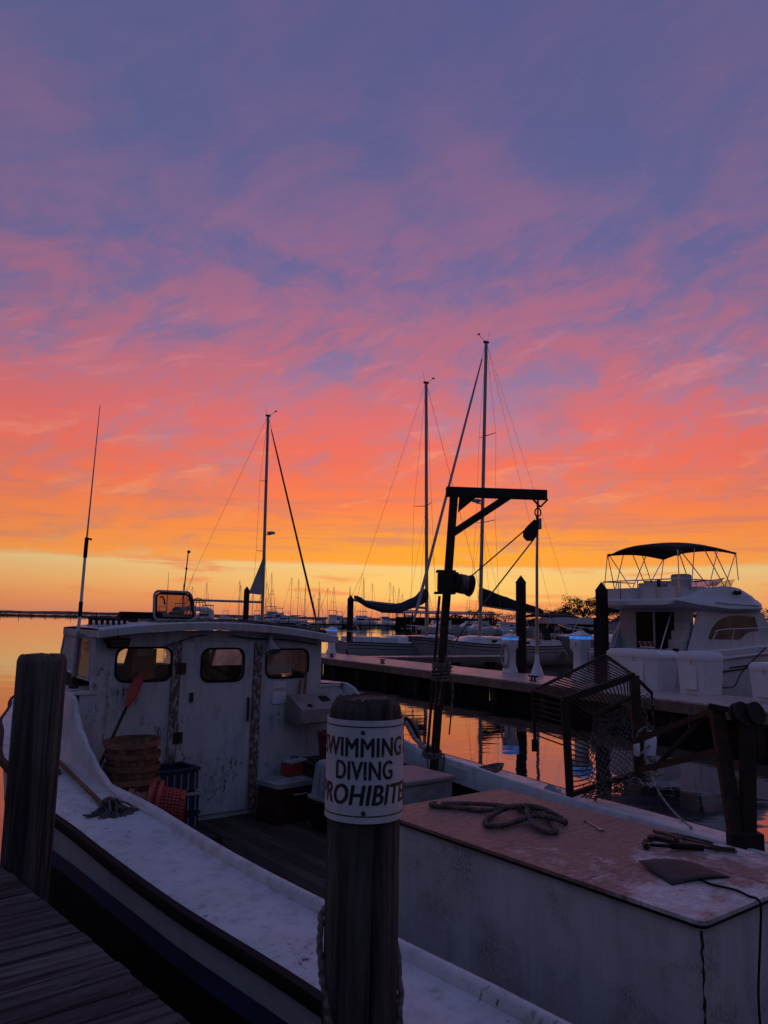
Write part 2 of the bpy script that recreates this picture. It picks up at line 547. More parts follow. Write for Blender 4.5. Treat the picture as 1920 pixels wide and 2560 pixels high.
def pane(name, tint=(0.75, 0.72, 0.68), dirt=0.25, dcol=(0.35, 0.30, 0.25), speck=0.0, rough=0.05, glow=0.5):
    m, T, b = mat_new(name)
    t = m.node_tree
    oc = obj_co(T)
    tr = T.new('ShaderNodeBsdfTransparent')
    tr.inputs[0].default_value = tuple(tint) + (1,)
    gl = T.new('ShaderNodeBsdfGlossy')
    gl.inputs['Roughness'].default_value = rough
    gl.inputs[0].default_value = (0.9, 0.9, 0.9, 1)
    fr = T.new('ShaderNodeFresnel')
    fr.inputs[0].default_value = 1.5
    ms = T.new('ShaderNodeMixShader')
    T.put(ms.inputs[0], fr.outputs[0]); T.put(ms.inputs[1], tr.outputs[0]); T.put(ms.inputs[2], gl.outputs[0])
    df = T.new('ShaderNodeBsdfDiffuse')
    df.inputs[0].default_value = tuple(dcol) + (1,)
    tl = T.new('ShaderNodeBsdfTranslucent')
    tl.inputs[0].default_value = tuple(dcol) + (1,)
    m3 = T.new('ShaderNodeMixShader')
    m3.inputs[0].default_value = glow
    T.put(m3.inputs[1], df.outputs[0]); T.put(m3.inputs[2], tl.outputs[0])
    n = T.noise(oc, 5, 6, 0.7)
    amt = T.rng(n, 0.3, 0.75, dirt * 0.4, dirt * 1.4)
    if speck:
        vo = T.new('ShaderNodeTexVoronoi')
        T.put(vo.inputs['Vector'], oc)
        vo.inputs['Scale'].default_value = 70
        amt = T.add(amt, T.mul(T.rng(vo.outputs[0], 0.30, 0.15), speck))
    m2 = T.new('ShaderNodeMixShader')
    T.put(m2.inputs[0], T.m('MINIMUM', amt, 0.95)); T.put(m2.inputs[1], ms.outputs[0]); T.put(m2.inputs[2], m3.outputs[0])
    out = [x for x in t.nodes if x.type == 'OUTPUT_MATERIAL'][0]
    t.nodes.remove(b)
    T.put(out.inputs[0], m2.outputs[0])
    return m
def emit(name, c, st):
    m, T, b = mat_new(name)
    n = T.noise(obj_co(T), 14, 3, 0.5)
    b.inputs['Base Color'].default_value = tuple(c) + (1,)
    b.inputs['Emission Color'].default_value = tuple(c) + (1,)
    T.put(b.inputs['Emission Strength'], T.rng(n, 0.3, 0.7, st * 0.7, st * 1.2))
    return m

M = {}
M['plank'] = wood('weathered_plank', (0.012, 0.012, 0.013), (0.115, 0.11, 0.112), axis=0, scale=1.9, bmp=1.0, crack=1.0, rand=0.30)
M['farplank'] = wood('pier_plank', (0.38, 0.31, 0.30), (0.52, 0.44, 0.43), axis=0, bmp=0.12, crack=0.2, rand=0.10, rough=0.38, spec=0.6)
M['fascia'] = wood('pier_timber', (0.13, 0.10, 0.085), (0.22, 0.165, 0.135), axis=1, bmp=0.3, rand=0.2)
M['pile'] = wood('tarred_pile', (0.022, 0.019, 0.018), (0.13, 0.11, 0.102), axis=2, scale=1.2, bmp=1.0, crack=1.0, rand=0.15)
M['darkpile'] = wood('dark_pile', (0.02, 0.016, 0.014), (0.045, 0.036, 0.032), axis=2, bmp=0.5, rand=0.2)
M['sheet'] = wood('bulkhead_boards', (0.022, 0.017, 0.014), (0.05, 0.038, 0.03), axis=2, bmp=0.5, rand=0.4)
M['white_old'] = painted('old_white_paint', (0.60, 0.62, 0.65), chip=0.62, dirt_amt=0.35)
M['white_worn'] = painted('peeling_white_paint', (0.55, 0.57, 0.60), chip=0.565, dirt_amt=0.5, scale=1.1, patch=0.515, rust=0.6)
M['flaking'] = painted('flaking_jamb_paint', (0.50, 0.50, 0.51), under=(0.13, 0.085, 0.065), chip=0.47, dirt_amt=0.4, scale=1.4, patch=0.30)
M['washboard'] = painted('scuffed_side_deck', (0.60, 0.63, 0.67), under=(0.09, 0.075, 0.06), dirt=(0.22, 0.19, 0.15), chip=0.61, dirt_amt=0.6, scale=0.9, streak=False, patch=0.52)
M['hull_old'] = painted('old_hull_paint', (0.58, 0.59, 0.62), chip=0.8, dirt=(0.2, 0.18, 0.18), dirt_amt=0.3, scale=0.7)
M['bottom'] = plain('black_lower_hull', (0.010, 0.010, 0.012), 0.8, var=0.2, scale=3, spec=0.15)
M['hullblue'] = plain('blue_lower_hull', (0.030, 0.046, 0.13), 0.6, var=0.3, scale=4)
M['rubber'] = plain('black_rubber', (0.012, 0.012, 0.014), 0.7, var=0.3, spec=0.15)
M['steel'] = rusty('rusted_steel')
M['blacksteel'] = rusty('dark_rusted_steel', (0.018, 0.014, 0.013), (0.05, 0.028, 0.018))
M['gel'] = plain('white_gelcoat', (0.62, 0.65, 0.70), 0.16, var=0.05, scale=2)
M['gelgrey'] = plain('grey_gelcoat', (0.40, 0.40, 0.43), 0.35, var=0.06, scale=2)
M['gelwarm'] = plain('cream_gelcoat', (0.46, 0.43, 0.42), 0.35, var=0.06, scale=2)
M['hullgrey'] = plain('dove_grey_hull', (0.36, 0.35, 0.37), 0.3, var=0.06, scale=1)
M['alum'] = plain('anodised_mast', (0.34, 0.34, 0.36), 0.35, metal=0.5, var=0.08)
M['steelrail'] = plain('polished_rail', (0.55, 0.55, 0.57), 0.22, metal=0.9, var=0.05)
M['wire'] = plain('wire_rigging', (0.10, 0.10, 0.11), 0.4, metal=0.4, var=0.05)
M['navy'] = plain('navy_canvas', (0.034, 0.042, 0.085), 0.9, var=0.25, scale=3, bmp=0.4)
M['black'] = plain('black_canvas', (0.012, 0.012, 0.014), 0.9, var=0.25, scale=3, bmp=0.4)
M['tinted'] = plain('tinted_glass', (0.010, 0.009, 0.010), 0.06, var=0.3, spec=0.7)
M['curtain'] = plain('curtained_window', (0.11, 0.075, 0.065), 0.12, var=0.2, scale=3)
M['stripe'] = plain('dark_red_stripe', (0.08, 0.035, 0.04), 0.4)
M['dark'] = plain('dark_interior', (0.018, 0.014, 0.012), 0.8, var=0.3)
M['sole'] = wood('cockpit_boards', (0.035, 0.030, 0.026), (0.08, 0.066, 0.056), axis=1, scale=0.8, rand=0.3)
M['ply'] = wood('bare_jamb', (0.10, 0.065, 0.05), (0.19, 0.13, 0.10), axis=2, scale=1.4, rand=0.1)
M['rope'] = plain('old_rope', (0.20, 0.17, 0.145), 0.95, var=0.35, scale=30, bmp=0.8)
M['mophead'] = plain('dirty_mop_strings', (0.115, 0.10, 0.095), 0.95, var=0.45, scale=18, bmp=0.8)
M['hose'] = plain('mud_stained_hose', (0.115, 0.085, 0.075), 0.75, var=0.3, scale=12, bmp=0.3)
M['ropepale'] = plain('pale_rope', (0.36, 0.34, 0.31), 0.95, var=0.3, scale=30, bmp=0.8)
M['net'] = plain('netting', (0.19, 0.155, 0.135), 0.95, var=0.4, scale=20)
M['orange'] = plain('faded_red_plastic', (0.34, 0.025, 0.02), 0.5, var=0.2)
M['redbasket'] = plain('red_plastic', (0.36, 0.045, 0.035), 0.42, var=0.15)
M['redbucket'] = plain('dark_red_plastic', (0.16, 0.022, 0.018), 0.45, var=0.2)
M['splint'] = wood('basket_splint', (0.17, 0.085, 0.055), (0.30, 0.16, 0.105), axis=0, scale=1.2, rand=0.25, bmp=0.3)
M['blue'] = plain('blue_plastic', (0.014, 0.02, 0.065), 0.5, var=0.2)
M['greyplastic'] = plain('grey_plastic', (0.28, 0.28, 0.30), 0.5, var=0.15)
M['tote'] = plain('cloudy_plastic', (0.36, 0.37, 0.40), 0.4, var=0.12)
M['console'] = plain('grey_console', (0.26, 0.22, 0.22), 0.6, var=0.15)
M['whiteplastic'] = plain('white_plastic', (0.68, 0.71, 0.76), 0.4, var=0.03)
M['cooler'] = plain('maroon_cooler', (0.06, 0.012, 0.014), 0.5, var=0.2)
M['signwhite'] = painted('sign_enamel', (0.70, 0.70, 0.72), chip=0.74, dirt_amt=0.12, scale=3.0)
M['steelgrey'] = plain('tool_steel', (0.16, 0.13, 0.12), 0.45, metal=0.7, var=0.3, scale=20)
M['mat'] = plain('dark_rubber_mat', (0.055, 0.040, 0.040), 0.8, var=0.2, scale=5)
M['leafdark'] = plain('tree_leaves', (0.030, 0.036, 0.016), 0.8, var=0.4, scale=0.6)
M['bark'] = plain('tree_bark', (0.05, 0.04, 0.032), 0.9, var=0.3)
M['rockdark'] = plain('breakwater_rock', (0.04, 0.035, 0.033), 0.9, var=0.4, scale=0.4)
M['shore'] = plain('far_shore', (0.055, 0.05, 0.045), 0.95, var=0.3, scale=0.01)
M['roofgrey'] = plain('shed_roof', (0.20, 0.20, 0.22), 0.5, var=0.1)
M['ledblue'] = emit('blue_dock_light', (0.05, 0.28, 1.0), 0.5)
M['darkpane'] = plain('dark_door_glass', (0.012, 0.010, 0.011), 0.25, var=0.3, spec=0.08)
M['glass_clear'] = pane('salty_glass', (0.97, 0.94, 0.88), 0.05, (0.5, 0.42, 0.33), speck=0.0)
M['glass_speck'] = pane('rain_specked_glass', (0.98, 0.95, 0.88), 0.03, (0.5, 0.42, 0.32), speck=0.18)
M['glass_salt'] = pane('salt_crusted_glass', (0.98, 0.95, 0.90), 0.42, (0.95, 0.84, 0.66), speck=0.2, glow=0.95)
M['glass_frost'] = pane('frosted_salt_glass', (0.98, 0.95, 0.90), 0.95, (0.95, 0.86, 0.70), speck=0.1, glow=0.95)
M['glass_smoke'] = pane('smoked_acrylic', (0.36, 0.24, 0.18), 0.10, (0.2, 0.15, 0.12), rough=0.08)
M['glass_screen'] = pane('windscreen_acrylic', (0.6, 0.58, 0.56), 0.15, (0.4, 0.38, 0.36))

def lettering_mat(name, ink, worn=(0.70, 0.70, 0.72), th=0.63):
    m, T, b = mat_new(name)
    n = T.noise(obj_co(T), 38, 5, 0.7, 0.5)
    n2 = T.noise(obj_co(T), 9, 3, 0.5)
    T.put(b.inputs['Base Color'], T.mix(T.mul(T.rng(n, th, th + 0.03), T.rng(n2, 0.4, 0.55)), tuple(ink) + (1,), tuple(worn) + (1,)))
    b.inputs['Roughness'].default_value = 0.5
    return m
M['ink'] = lettering_mat('sign_ink', (0.012, 0.012, 0.016))
M['inkfade'] = lettering_mat('faded_ink', (0.06, 0.055, 0.06), th=0.6)

# engine box top: brown primer showing through white paint, more of it towards the forward end
def boxtop_mat():
    m, T, b = mat_new('worn_box_top')
    oc = obj_co(T)
    sx = T.new('ShaderNodeSeparateXYZ')
    T.put(sx.inputs[0], oc)
    n1 = T.noise(oc, 2.6, 7, 0.7, 0.4)
    n2 = T.noise(oc, 24, 6, 0.75)
    n3 = T.noise(T.mapv(oc, scale=(1, 3, 1)), 11, 5, 0.7)
    wear = T.add(T.mul(n1, 0.9), T.add(T.mul(n2, 0.35), T.rng(sx.outputs[1], -4.0, -2.3, -0.14, 0.20, False)))
    red = T.mix(T.rng(n3, 0.3, 0.7), (0.17, 0.095, 0.078, 1), (0.28, 0.165, 0.14, 1))
    wht = T.mix(T.rng(n2, 0.42, 0.62), (0.44, 0.44, 0.46, 1), (0.66, 0.66, 0.69, 1))
    cc = T.mix(T.rng(wear, 0.50, 0.66), wht, red)
    fl_ = T.noise(T.mapv(oc, scale=(1.6, 0.8, 1), rot=(0, 0, 0.6)), 46, 4, 0.7, 0.6)
    cc = T.mix(T.mul(T.rng(fl_, 0.55, 0.66), 0.6), cc, (0.10, 0.075, 0.07, 1))
    T.put(b.inputs['Base Color'], cc)
    T.put(b.inputs['Roughness'], T.rng(n2, 0.3, 0.7, 0.42, 0.7))
    bump(T, b, n2, 0.4, 0.004)
    return m
M['boxtop'] = boxtop_mat()
def boxside_mat():
    m, T, b = mat_new('mildewed_box_side')
    oc = obj_co(T)
    n1 = T.noise(oc, 2.0, 4, 0.6, 0.3)
    n2 = T.noise(T.mapv(oc, scale=(1, 1, 0.6)), 85, 4, 0.8)
    n3 = T.noise(T.mapv(oc, scale=(1, 1, 0.12)), 7, 5, 0.7)
    base = T.mix(T.rng(n3, 0.3, 0.8), (0.56, 0.58, 0.61, 1), (0.43, 0.44, 0.47, 1))
    mil = T.mul(T.rng(n1, 0.42, 0.66), T.rng(n2, 0.36, 0.62))
    cc = T.mix(T.mul(mil, 0.8), base, (0.10, 0.09, 0.085, 1))
    T.put(b.inputs['Base Color'], cc)
    b.inputs['Roughness'].default_value = 0.65
    b.inputs['Specular IOR Level'].default_value = 0.25
    bump(T, b, n2, 0.25, 0.003)
    return m
M['boxside'] = boxside_mat()
def water_mat():
    m, T, b = mat_new('harbour_water')
    t = m.node_tree
    ge = T.new('ShaderNodeNewGeometry').outputs['Position']
    a = T.noise(T.mapv(ge, scale=(0.55, 1.0, 1)), 0.55, 3, 0.5, 0.4)
    c = T.noise(T.mapv(ge, scale=(0.7, 1.6, 1)), 2.2, 3, 0.55, 0.2)
    h = T.add(T.mul(a, 1.0), T.mul(c, 0.16))
    bn = T.new('ShaderNodeBump')
    bn.inputs['Strength'].default_value = 1.0
    bn.inputs['Distance'].default_value = 0.012
    T.put(bn.inputs['Height'], h)
    gl = T.new('ShaderNodeBsdfGlossy')
    gl.inputs[0].default_value = (0.97, 0.95, 0.95, 1)
    gl.inputs['Roughness'].default_value = 0.02
    T.put(gl.inputs['Normal'], bn.outputs[0])
    df = T.new('ShaderNodeBsdfDiffuse')
    df.inputs[0].default_value = (0.008, 0.010, 0.014, 1)
    fr = T.new('ShaderNodeFresnel')
    fr.inputs[0].default_value = 2.4
    T.put(fr.inputs[1], bn.outputs[0])
    ms = T.new('ShaderNodeMixShader')
    T.put(ms.inputs[0], fr.outputs[0]); T.put(ms.inputs[1], df.outputs[0]); T.put(ms.inputs[2], gl.outputs[0])
    out = [x for x in t.nodes if x.type == 'OUTPUT_MATERIAL'][0]
    t.nodes.remove(b)
    T.put(out.inputs[0], ms.outputs[0])
    return m
M['water'] = water_mat()

# ------------------------------------------------------------------ water, far shore
mb = MB()
mb.face([(-9000, -200, 0), (9000, -200, 0), (9000, 12000, 0), (-9000, 12000, 0)])
struct(mb.build('water', M['water']))
def ridge(name, x0, x1, y, depth, h, n, seed, mat):
    r = random.Random(seed)
    mb = MB()
    rows = [[], [], [], []]
    for k in range(n + 1):
        x = lerp(x0, x1, k / n)
        hh = h * (0.75 + 0.15 * math.sin(k * 0.31 + seed) * math.sin(k * 0.13) + 0.10 * r.random())
        hh = max(hh, h * 0.25)
        rows[0].append((x, y - depth * 0.5, -0.5)); rows[1].append((x, y - depth * 0.25, hh * 0.8))
        rows[2].append((x, y + depth * 0.2, hh)); rows[3].append((x, y + depth * 0.5, -0.5))
    mb.grid(rows)
    return struct(mb.build(name, mat))
ridge('far_shore', -3600, 200, 3800, 300, 15, 160, 3, M['shore'])
# rubble breakwater with marker posts
bk = thing('breakwater', 'long dark stone breakwater low on the water at far left', 'breakwater', (-300, 560, 0))
r_ = random.Random(5)
mb = MB()
rows = [[], [], [], [], []]
for k in range(181):
    x = -260 + k * 2.6
    for i, (yy, zz_) in enumerate(((-5, -0.6), (-2.5, 0.75), (0, 1.35), (2.5, 0.75), (5, -0.6))):
        rows[i].append((x + r_.uniform(-1, 1), yy + r_.uniform(-0.7, 0.7), zz_ + r_.uniform(-0.25, 0.35)))
mb.grid(rows)
mb.build('rubble', M['rockdark'], bk)
for k in range(34):
    x = -180 + k * 9.4 + r_.uniform(-3, 3)
    h = r_.uniform(1.6, 3.6)
    MB().tube([(x, 0, 0.4), (x + r_.uniform(-.1, .1), 0, 0.6 + h)], [0.28, 0.22], 6).build('post', M['rockdark'], bk)
MB().box((118, 0, 2.4), (6, 4, 3.2)).build('hut', M['rockdark'], bk)

# ------------------------------------------------------------------ near dock
DRZ = R(41.73)
dock = struct(thing('dock', 'weathered plank dock in the lower left corner', 'dock', (-2.342, 5.038, 0), DRZ))
del dock['category']
def plank_mesh(wd, ln, th, mat, seed, name='plank'):
    r = random.Random(seed)
    mb = MB()
    e = 0.006
    prof = [(-wd / 2, -th), (wd / 2, -th), (wd / 2, -e), (wd / 2 - e, 0), (-wd / 2 + e, 0), (-wd / 2, -e)]
    n = 4
    rows = []
    for k in range(n + 1):
        x = -ln + ln * k / n
        rows.append([(x + (r.uniform(-.004, .004) if k == n else 0), y + r.uniform(-.0015, .0015), z + r.uniform(-.0015, .0015)) for y, z in prof])
    mb.grid(rows, closed_u=True)
    mb.face(rows[-1]); mb.face(rows[0][::-1])
    return mb.mesh(name, mat)
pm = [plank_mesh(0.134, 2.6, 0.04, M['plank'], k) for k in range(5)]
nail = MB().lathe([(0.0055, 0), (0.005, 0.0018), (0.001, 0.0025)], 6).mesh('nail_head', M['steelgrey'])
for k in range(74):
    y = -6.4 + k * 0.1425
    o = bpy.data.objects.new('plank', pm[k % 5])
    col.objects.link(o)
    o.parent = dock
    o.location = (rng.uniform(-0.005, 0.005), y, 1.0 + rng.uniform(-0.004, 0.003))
    o.rotation_euler = (rng.uniform(-.006, .006), 0, rng.uniform(-.004, .004))
    if -3.5 < y < 0.2:
        for dx_, dy_ in ((-0.09, 0.035), (-0.085, -0.035)):
            q = bpy.data.objects.new('nail_head', nail)
            col.objects.link(q)
            q.parent = o
            q.location = (dx_ + rng.uniform(-.01, .01), dy_ + rng.uniform(-.006, .006), 0.0005)
for xx in (-0.14, -1.3, -2.45):
    MB().box2((xx - 0.05, -6.6, 0.72), (xx + 0.05, 4.3, 0.955)).build('stringer', M['darkpile'], dock)
for yy in (-5.0, -2.4, 0.6, 3.4):
    for xx in (-0.35, -2.2):
        MB().tube([(xx, yy, -1.5), (xx, yy, 0.94)], 0.13, 12).build('support_post', M['darkpile'], dock)

# ------------------------------------------------------------------ round timber piles
def pile_body(r, h, z0, seed, n=132, top_round=0.05, nz=60):
    """log with long vertical checks and a worn rounded head"""
    rr = random.Random(seed)
    ph = [rr.uniform(0, 6.28) for _ in range(8)]
    cr = [(rr.uniform(0, 6.28), rr.uniform(0.2, 0.75), rr.uniform(0.12, 0.4), rr.uniform(0.010, 0.026)) for _ in range(20)]
    cr += [(rr.uniform(0, 6.28), 0.5, 0.6, rr.uniform(0.004, 0.012)) for _ in range(22)]
    rows = []
    zs = [z0 + (h - top_round) * k / nz for k in range(nz)] + [z0 + h - top_round * (1 - t) for t in (0, 0.35, 0.65, 0.85, 0.96)]
    for z in zs:
        t = (z - z0) / h
        rad = r * (1.0 + 0.02 * math.sin(5 * t + ph[0]))
        if z > z0 + h - top_round:
            q = (z - (z0 + h - top_round)) / top_round
            rad *= 1 - 0.20 * q ** 2.4
        row = []
        for j in range(n):
            a = 2 * math.pi * j / n
            d = rad * (1 + 0.012 * math.sin(2 * a + ph[1]) + 0.008 * math.sin(3 * a + ph[2] + t) + 0.006 * math.sin(7 * a + ph[3] + 2 * t))
            for (ca, cz, cl_, dp) in cr:
                da = (a - ca - 0.02 * math.sin(9 * t + ca) + math.pi) % (2 * math.pi) - math.pi
                if abs(da) < 0.06:
                    d -= dp * (1 - abs(da) / 0.06) * max(0.0, 1 - abs(t - cz) / cl_)
            d += rr.uniform(-0.0012, 0.0012)
            row.append((d * math.cos(a), d * math.sin(a), z + (rr.uniform(-0.009, 0.007) if z > z0 + h - 0.02 else 0)))
        rows.append(row)
    mb = MB()
    mb.grid(rows, closed_u=True)
    mb.face(rows[-1])
    return mb
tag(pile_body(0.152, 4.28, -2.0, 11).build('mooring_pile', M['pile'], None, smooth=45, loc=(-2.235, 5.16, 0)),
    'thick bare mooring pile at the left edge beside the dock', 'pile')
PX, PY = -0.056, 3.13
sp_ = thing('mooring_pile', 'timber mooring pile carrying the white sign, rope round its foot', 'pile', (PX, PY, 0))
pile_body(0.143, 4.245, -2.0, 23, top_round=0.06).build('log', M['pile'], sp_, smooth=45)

# sign wrapped round the pile
SR = 0.1505
FACE = math.atan2(-PY, -PX) + R(2.0)   # the sign faces the walkway
sign = thing('warning_sign', 'white curved metal sign reading SWIMMING & DIVING PROHIBITED on the middle pile', 'sign', (PX, PY, 1.985), FACE)
def bend(u, z, r):  # u metres along the sheet, +u to the viewer's right
    a = -u / SR
    # local +x of the sign object points at the viewer; viewer's right is local +y
    a = u / SR
    return (r * math.cos(a), r * math.sin(a), z)
mb = MB()
nu = 40
for rr_ in (0,):
    ui = [lerp(-0.275, 0.275, k / nu) for k in range(nu + 1)]
    zt = lambda u: 0.182 + 0.004 * math.sin(u * 14)
    outer = [[bend(u, z * (1 if z < 0 else 1) , SR + 0.001) for u in ui] for z in (-0.186, -0.1, 0.0, 0.1, 0.186)]
    inner = [[bend(u, z, SR - 0.001) for u in ui] for z in (-0.186, 0.186)]
    mb.grid(outer); mb.grid(inner)
    for za, zb in ((-0.186, -0.186), (0.186, 0.186)):
        mb.grid([[bend(u, za, SR - 0.001) for u in ui], [bend(u, zb, SR + 0.001) for u in ui]])
mb.build('sheet', M['signwhite'], sign, smooth=50)
def bent_text(txt, width, cap, zc_, u0=0.0, shear=0.0, bold=0.0016):
    me = text_mesh(txt, 0.1, M['ink'], 'lettering', shear=shear, spacing=1.04, extrude=0.0)
    bm = bmesh.new()
    for q_, (ox, oz) in enumerate(((-0.0034, 0), (0.0034, 0), (-0.0012, -0.0014), (0.0012, 0.0014))):
        m2 = me.copy()
        m2.transform(Matrix.Translation((ox, oz, q_ * 0.0001)))
        bm.from_mesh(m2)
        bpy.data.meshes.remove(m2)
    x0, x1 = min(v.co.x for v in bm.verts), max(v.co.x for v in bm.verts)
    y0, y1 = min(v.co.y for v in bm.verts), max(v.co.y for v in bm.verts)
    for v in bm.verts:
        v.co.x = (v.co.x - (x0 + x1) / 2) * width / (x1 - x0)
        v.co.y = (v.co.y - (y0 + y1) / 2) * cap / (y1 - y0)
    x = -0.30
    while x < 0.30:
        g_ = bm.verts[:] + bm.edges[:] + bm.faces[:]
        bmesh.ops.bisect_plane(bm, geom=g_, plane_co=(x, 0, 0), plane_no=(1, 0, 0))
        x += 0.012
    for v in bm.verts:
        v.co = Vector(bend(v.co.x + u0, v.co.y + zc_, SR + 0.0020 + v.co.z))
    bm.to_mesh(me)
    bm.free()
    o = bpy.data.objects.new('lettering', me)
    col.objects.link(o)
    o.parent = sign
    return o
bent_text('SWIMMING &', 0.465, 0.072, 0.088, u0=0.012)
bent_text('DIVING', 0.235, 0.070, 0.004, u0=-0.006)
bent_text('PROHIBITED', 0.49, 0.075, -0.084, u0=0.012, shear=0.18)
for zz_ in (0.163, -0.160):
    mb = MB()
    pts = [bend(lerp(-0.27, 0.27, k / nu), zz_, SR + 0.0022) for k in range(nu + 1)]
    mb.grid([[(p[0], p[1], p[2] - 0.0022) for p in pts], [(p[0], p[1], p[2] + 0.0022) for p in pts]])
    mb.build('border_line', M['ink'], sign)
for u_, z_ in ((-0.014, 0.143), (-0.006, -0.148)):
    a = u_ / SR
    Mx = Matrix.Translation(Vector(bend(u_, z_, SR + 0.001))) @ Matrix.Rotation(a, 4, 'Z') @ Matrix.Rotation(R(90), 4, 'Y')
    MB().lathe([(0.0085, 0), (0.008, 0.003), (0.004, 0.006), (0.001, 0.0065)], 12, Mx).build('bolt', M['steel'], sign, smooth=40)
# rope tied round the foot of the sign pile
pts = []
for k in range(60):
    t = k / 59
    a = lerp(R(100), R(440), t)
    rad = 0.155 + 0.003 * math.sin(k * 2.1)
    z = interp([(0, 1.46), (0.22, 1.42), (0.32, 1.22), (0.42, 1.02), (0.55, 0.90), (0.68, 0.98), (0.78, 1.16), (0.86, 1.32), (1, 1.36)], t)
    pts.append((PX + rad * math.cos(a), PY + rad * math.sin(a), z))
mb = MB()
mb.tube(pts, 0.010, 8)
for st in range(3):
    hp = []
    P = [Vector(p) for p in pts]
    for i in range(len(P) - 1):
        for q in range(4):
            p = P[i].lerp(P[i + 1], q / 4)
            an = (i * 4 + q) * 0.55 + st * 2.094
            nrm = Vector((p.x - PX, p.y - PY, 0)).normalized()
            hp.append(p + nrm * math.cos(an) * 0.007 + Vector((0, 0, 1)) * math.sin(an) * 0.007)
    mb.tube(hp, 0.007, 5)
tag(mb.build('mooring_rope', M['rope'], None, smooth=60), 'twisted grey rope tied low round the sign pile', 'rope')

# ------------------------------------------------------------------ far pier with finger pier
FZ = 0.73
FD = Vector((0.496, -0.868, 0)).normalized()
FN = Vector((-FD.y, FD.x, 0))       # towards the slips behind the pier
PRZ = math.atan2(FD.y, FD.x)
def pier(name, label, origin, rz, L0, L1, wd, plank_mat, bh=True):
    """pier running along local x from L0 to L1, deck from y=0 (front) to y=wd"""
    p = thing(name, label, 'pier', origin, rz)
    pmesh = [plank_mesh(0.142, wd + 0.06, 0.04, plank_mat, 50 + k) for k in range(3)]
    n = int((L1 - L0) / 0.148)
    for k in range(n):
        o = bpy.data.objects.new('plank', pmesh[k % 3])
        col.objects.link(o)
        o.parent = p
        o.rotation_euler = (0, 0, R(90))
        o.location = (L0 + 0.074 + k * 0.148, wd + 0.03, FZ + rng.uniform(-0.003, 0.003))
    x = L0
    while x < L1:
        x2 = min(x + 3.6, L1)
        MB().box2((x + 0.004, -0.045, FZ - 0.30), (x2 - 0.004, -0.003, FZ - 0.043)).build('fascia_board', M['fascia'], p)
        MB().box2((x + 0.004, wd + 0.003, FZ - 0.30), (x2 - 0.004, wd + 0.045, FZ - 0.043)).build('fascia_board', M['fascia'], p)
        x = x2
    MB().box2((L0 - 0.045, 0, FZ - 0.30), (L0 - 0.003, wd, FZ - 0.043)).build('fascia_board', M['fascia'], p)
    MB().box2((L1 + 0.003, 0, FZ - 0.30), (L1 + 0.045, wd, FZ - 0.043)).build('fascia_board', M['fascia'], p)
    k = 0
    x = L0 + 0.5
    while x < L1:
        MB().tube([(x, 0.22, -1), (x, 0.22, FZ - 0.045)], 0.15, 10).build('support_post', M['sheet'], p, smooth=40)
        MB().tube([(x, wd - 0.22, -1), (x, wd - 0.22, FZ - 0.045)], 0.15, 10).build('support_post', M['sheet'], p, smooth=40)
        MB().box2((x - 0.08, 0.0, FZ - 0.33), (x + 0.08, wd, FZ - 0.15)).build('cross_beam', M['sheet'], p)
        x += 2.4
    if bh:
        bmesh_ = MB().box2((-0.14, 0.5, -0.6), (0.14, 0.55, FZ - 0.05)).mesh('bulkhead_board', M['sheet'])
        x = L0 + 0.2
        while x < L1:
            o = bpy.data.objects.new('bulkhead_board', bmesh_)
            col.objects.link(o)
            o.parent = p
            o.location = (x, rng.uniform(-0.03, 0.03), rng.uniform(-0.02, 0.0))
            x += 0.30
    return p
PO = Vector((3.352, 26.424, 0))
mainpier = pier('pier', 'long grey plank pier across the water with dark bulkhead under it', PO, PRZ, -16.7, 16.0, 2.6, M['farplank'])
def onpier(s, t, z=FZ): return PO + FD * s + FN * t + Vector((0, 0, z))
finger = pier('finger_pier', 'narrow finger pier running off the long pier beside the sailboat stern', onpier(-12.3, 2.66, 0), PRZ + R(90), 0.0, 9.0, 1.0, M['farplank'], bh=False)

# cleats on the pier
def cleat(loc, rz, label, s=1.0, mat=None):
    c = thing('cleat', label, 'cleat', loc, rz, 'cleats on the far pier')
    m = mat or M['blacksteel']
    MB().tube([(-0.16 * s, 0, 0.115 * s), (-0.1 * s, 0, 0.10 * s), (0.1 * s, 0, 0.10 * s), (0.16 * s, 0, 0.115 * s)], [0.012 * s, 0.02 * s, 0.02 * s, 0.012 * s], 8).build('horn', m, c, smooth=50)
    for xx in (-0.05, 0.05):
        MB().tube([(xx * s, 0, 0.0), (xx * s, 0, 0.10 * s)], [0.026 * s, 0.018 * s], 8).build('leg', m, c, smooth=50)
    MB().box((0, 0, 0.006 * s), (0.2 * s, 0.07 * s, 0.012 * s)).build('base', m, c)
    return c
for s_, t_, lb in ((-12.2, 0.40, 'black cleat on the far pier nearest the cabin of the workboat'), (-7.33, 0.40, 'black cleat on the far pier just left of the hoist post'), (-2.4, 0.40, 'black cleat on the far pier just right of the hoist post'), (2.23, 0.40, 'black cleat on the far pier left of the steel grating')):
    cleat(onpier(s_, t_, FZ + 0.004), PRZ, lb, 1.5)

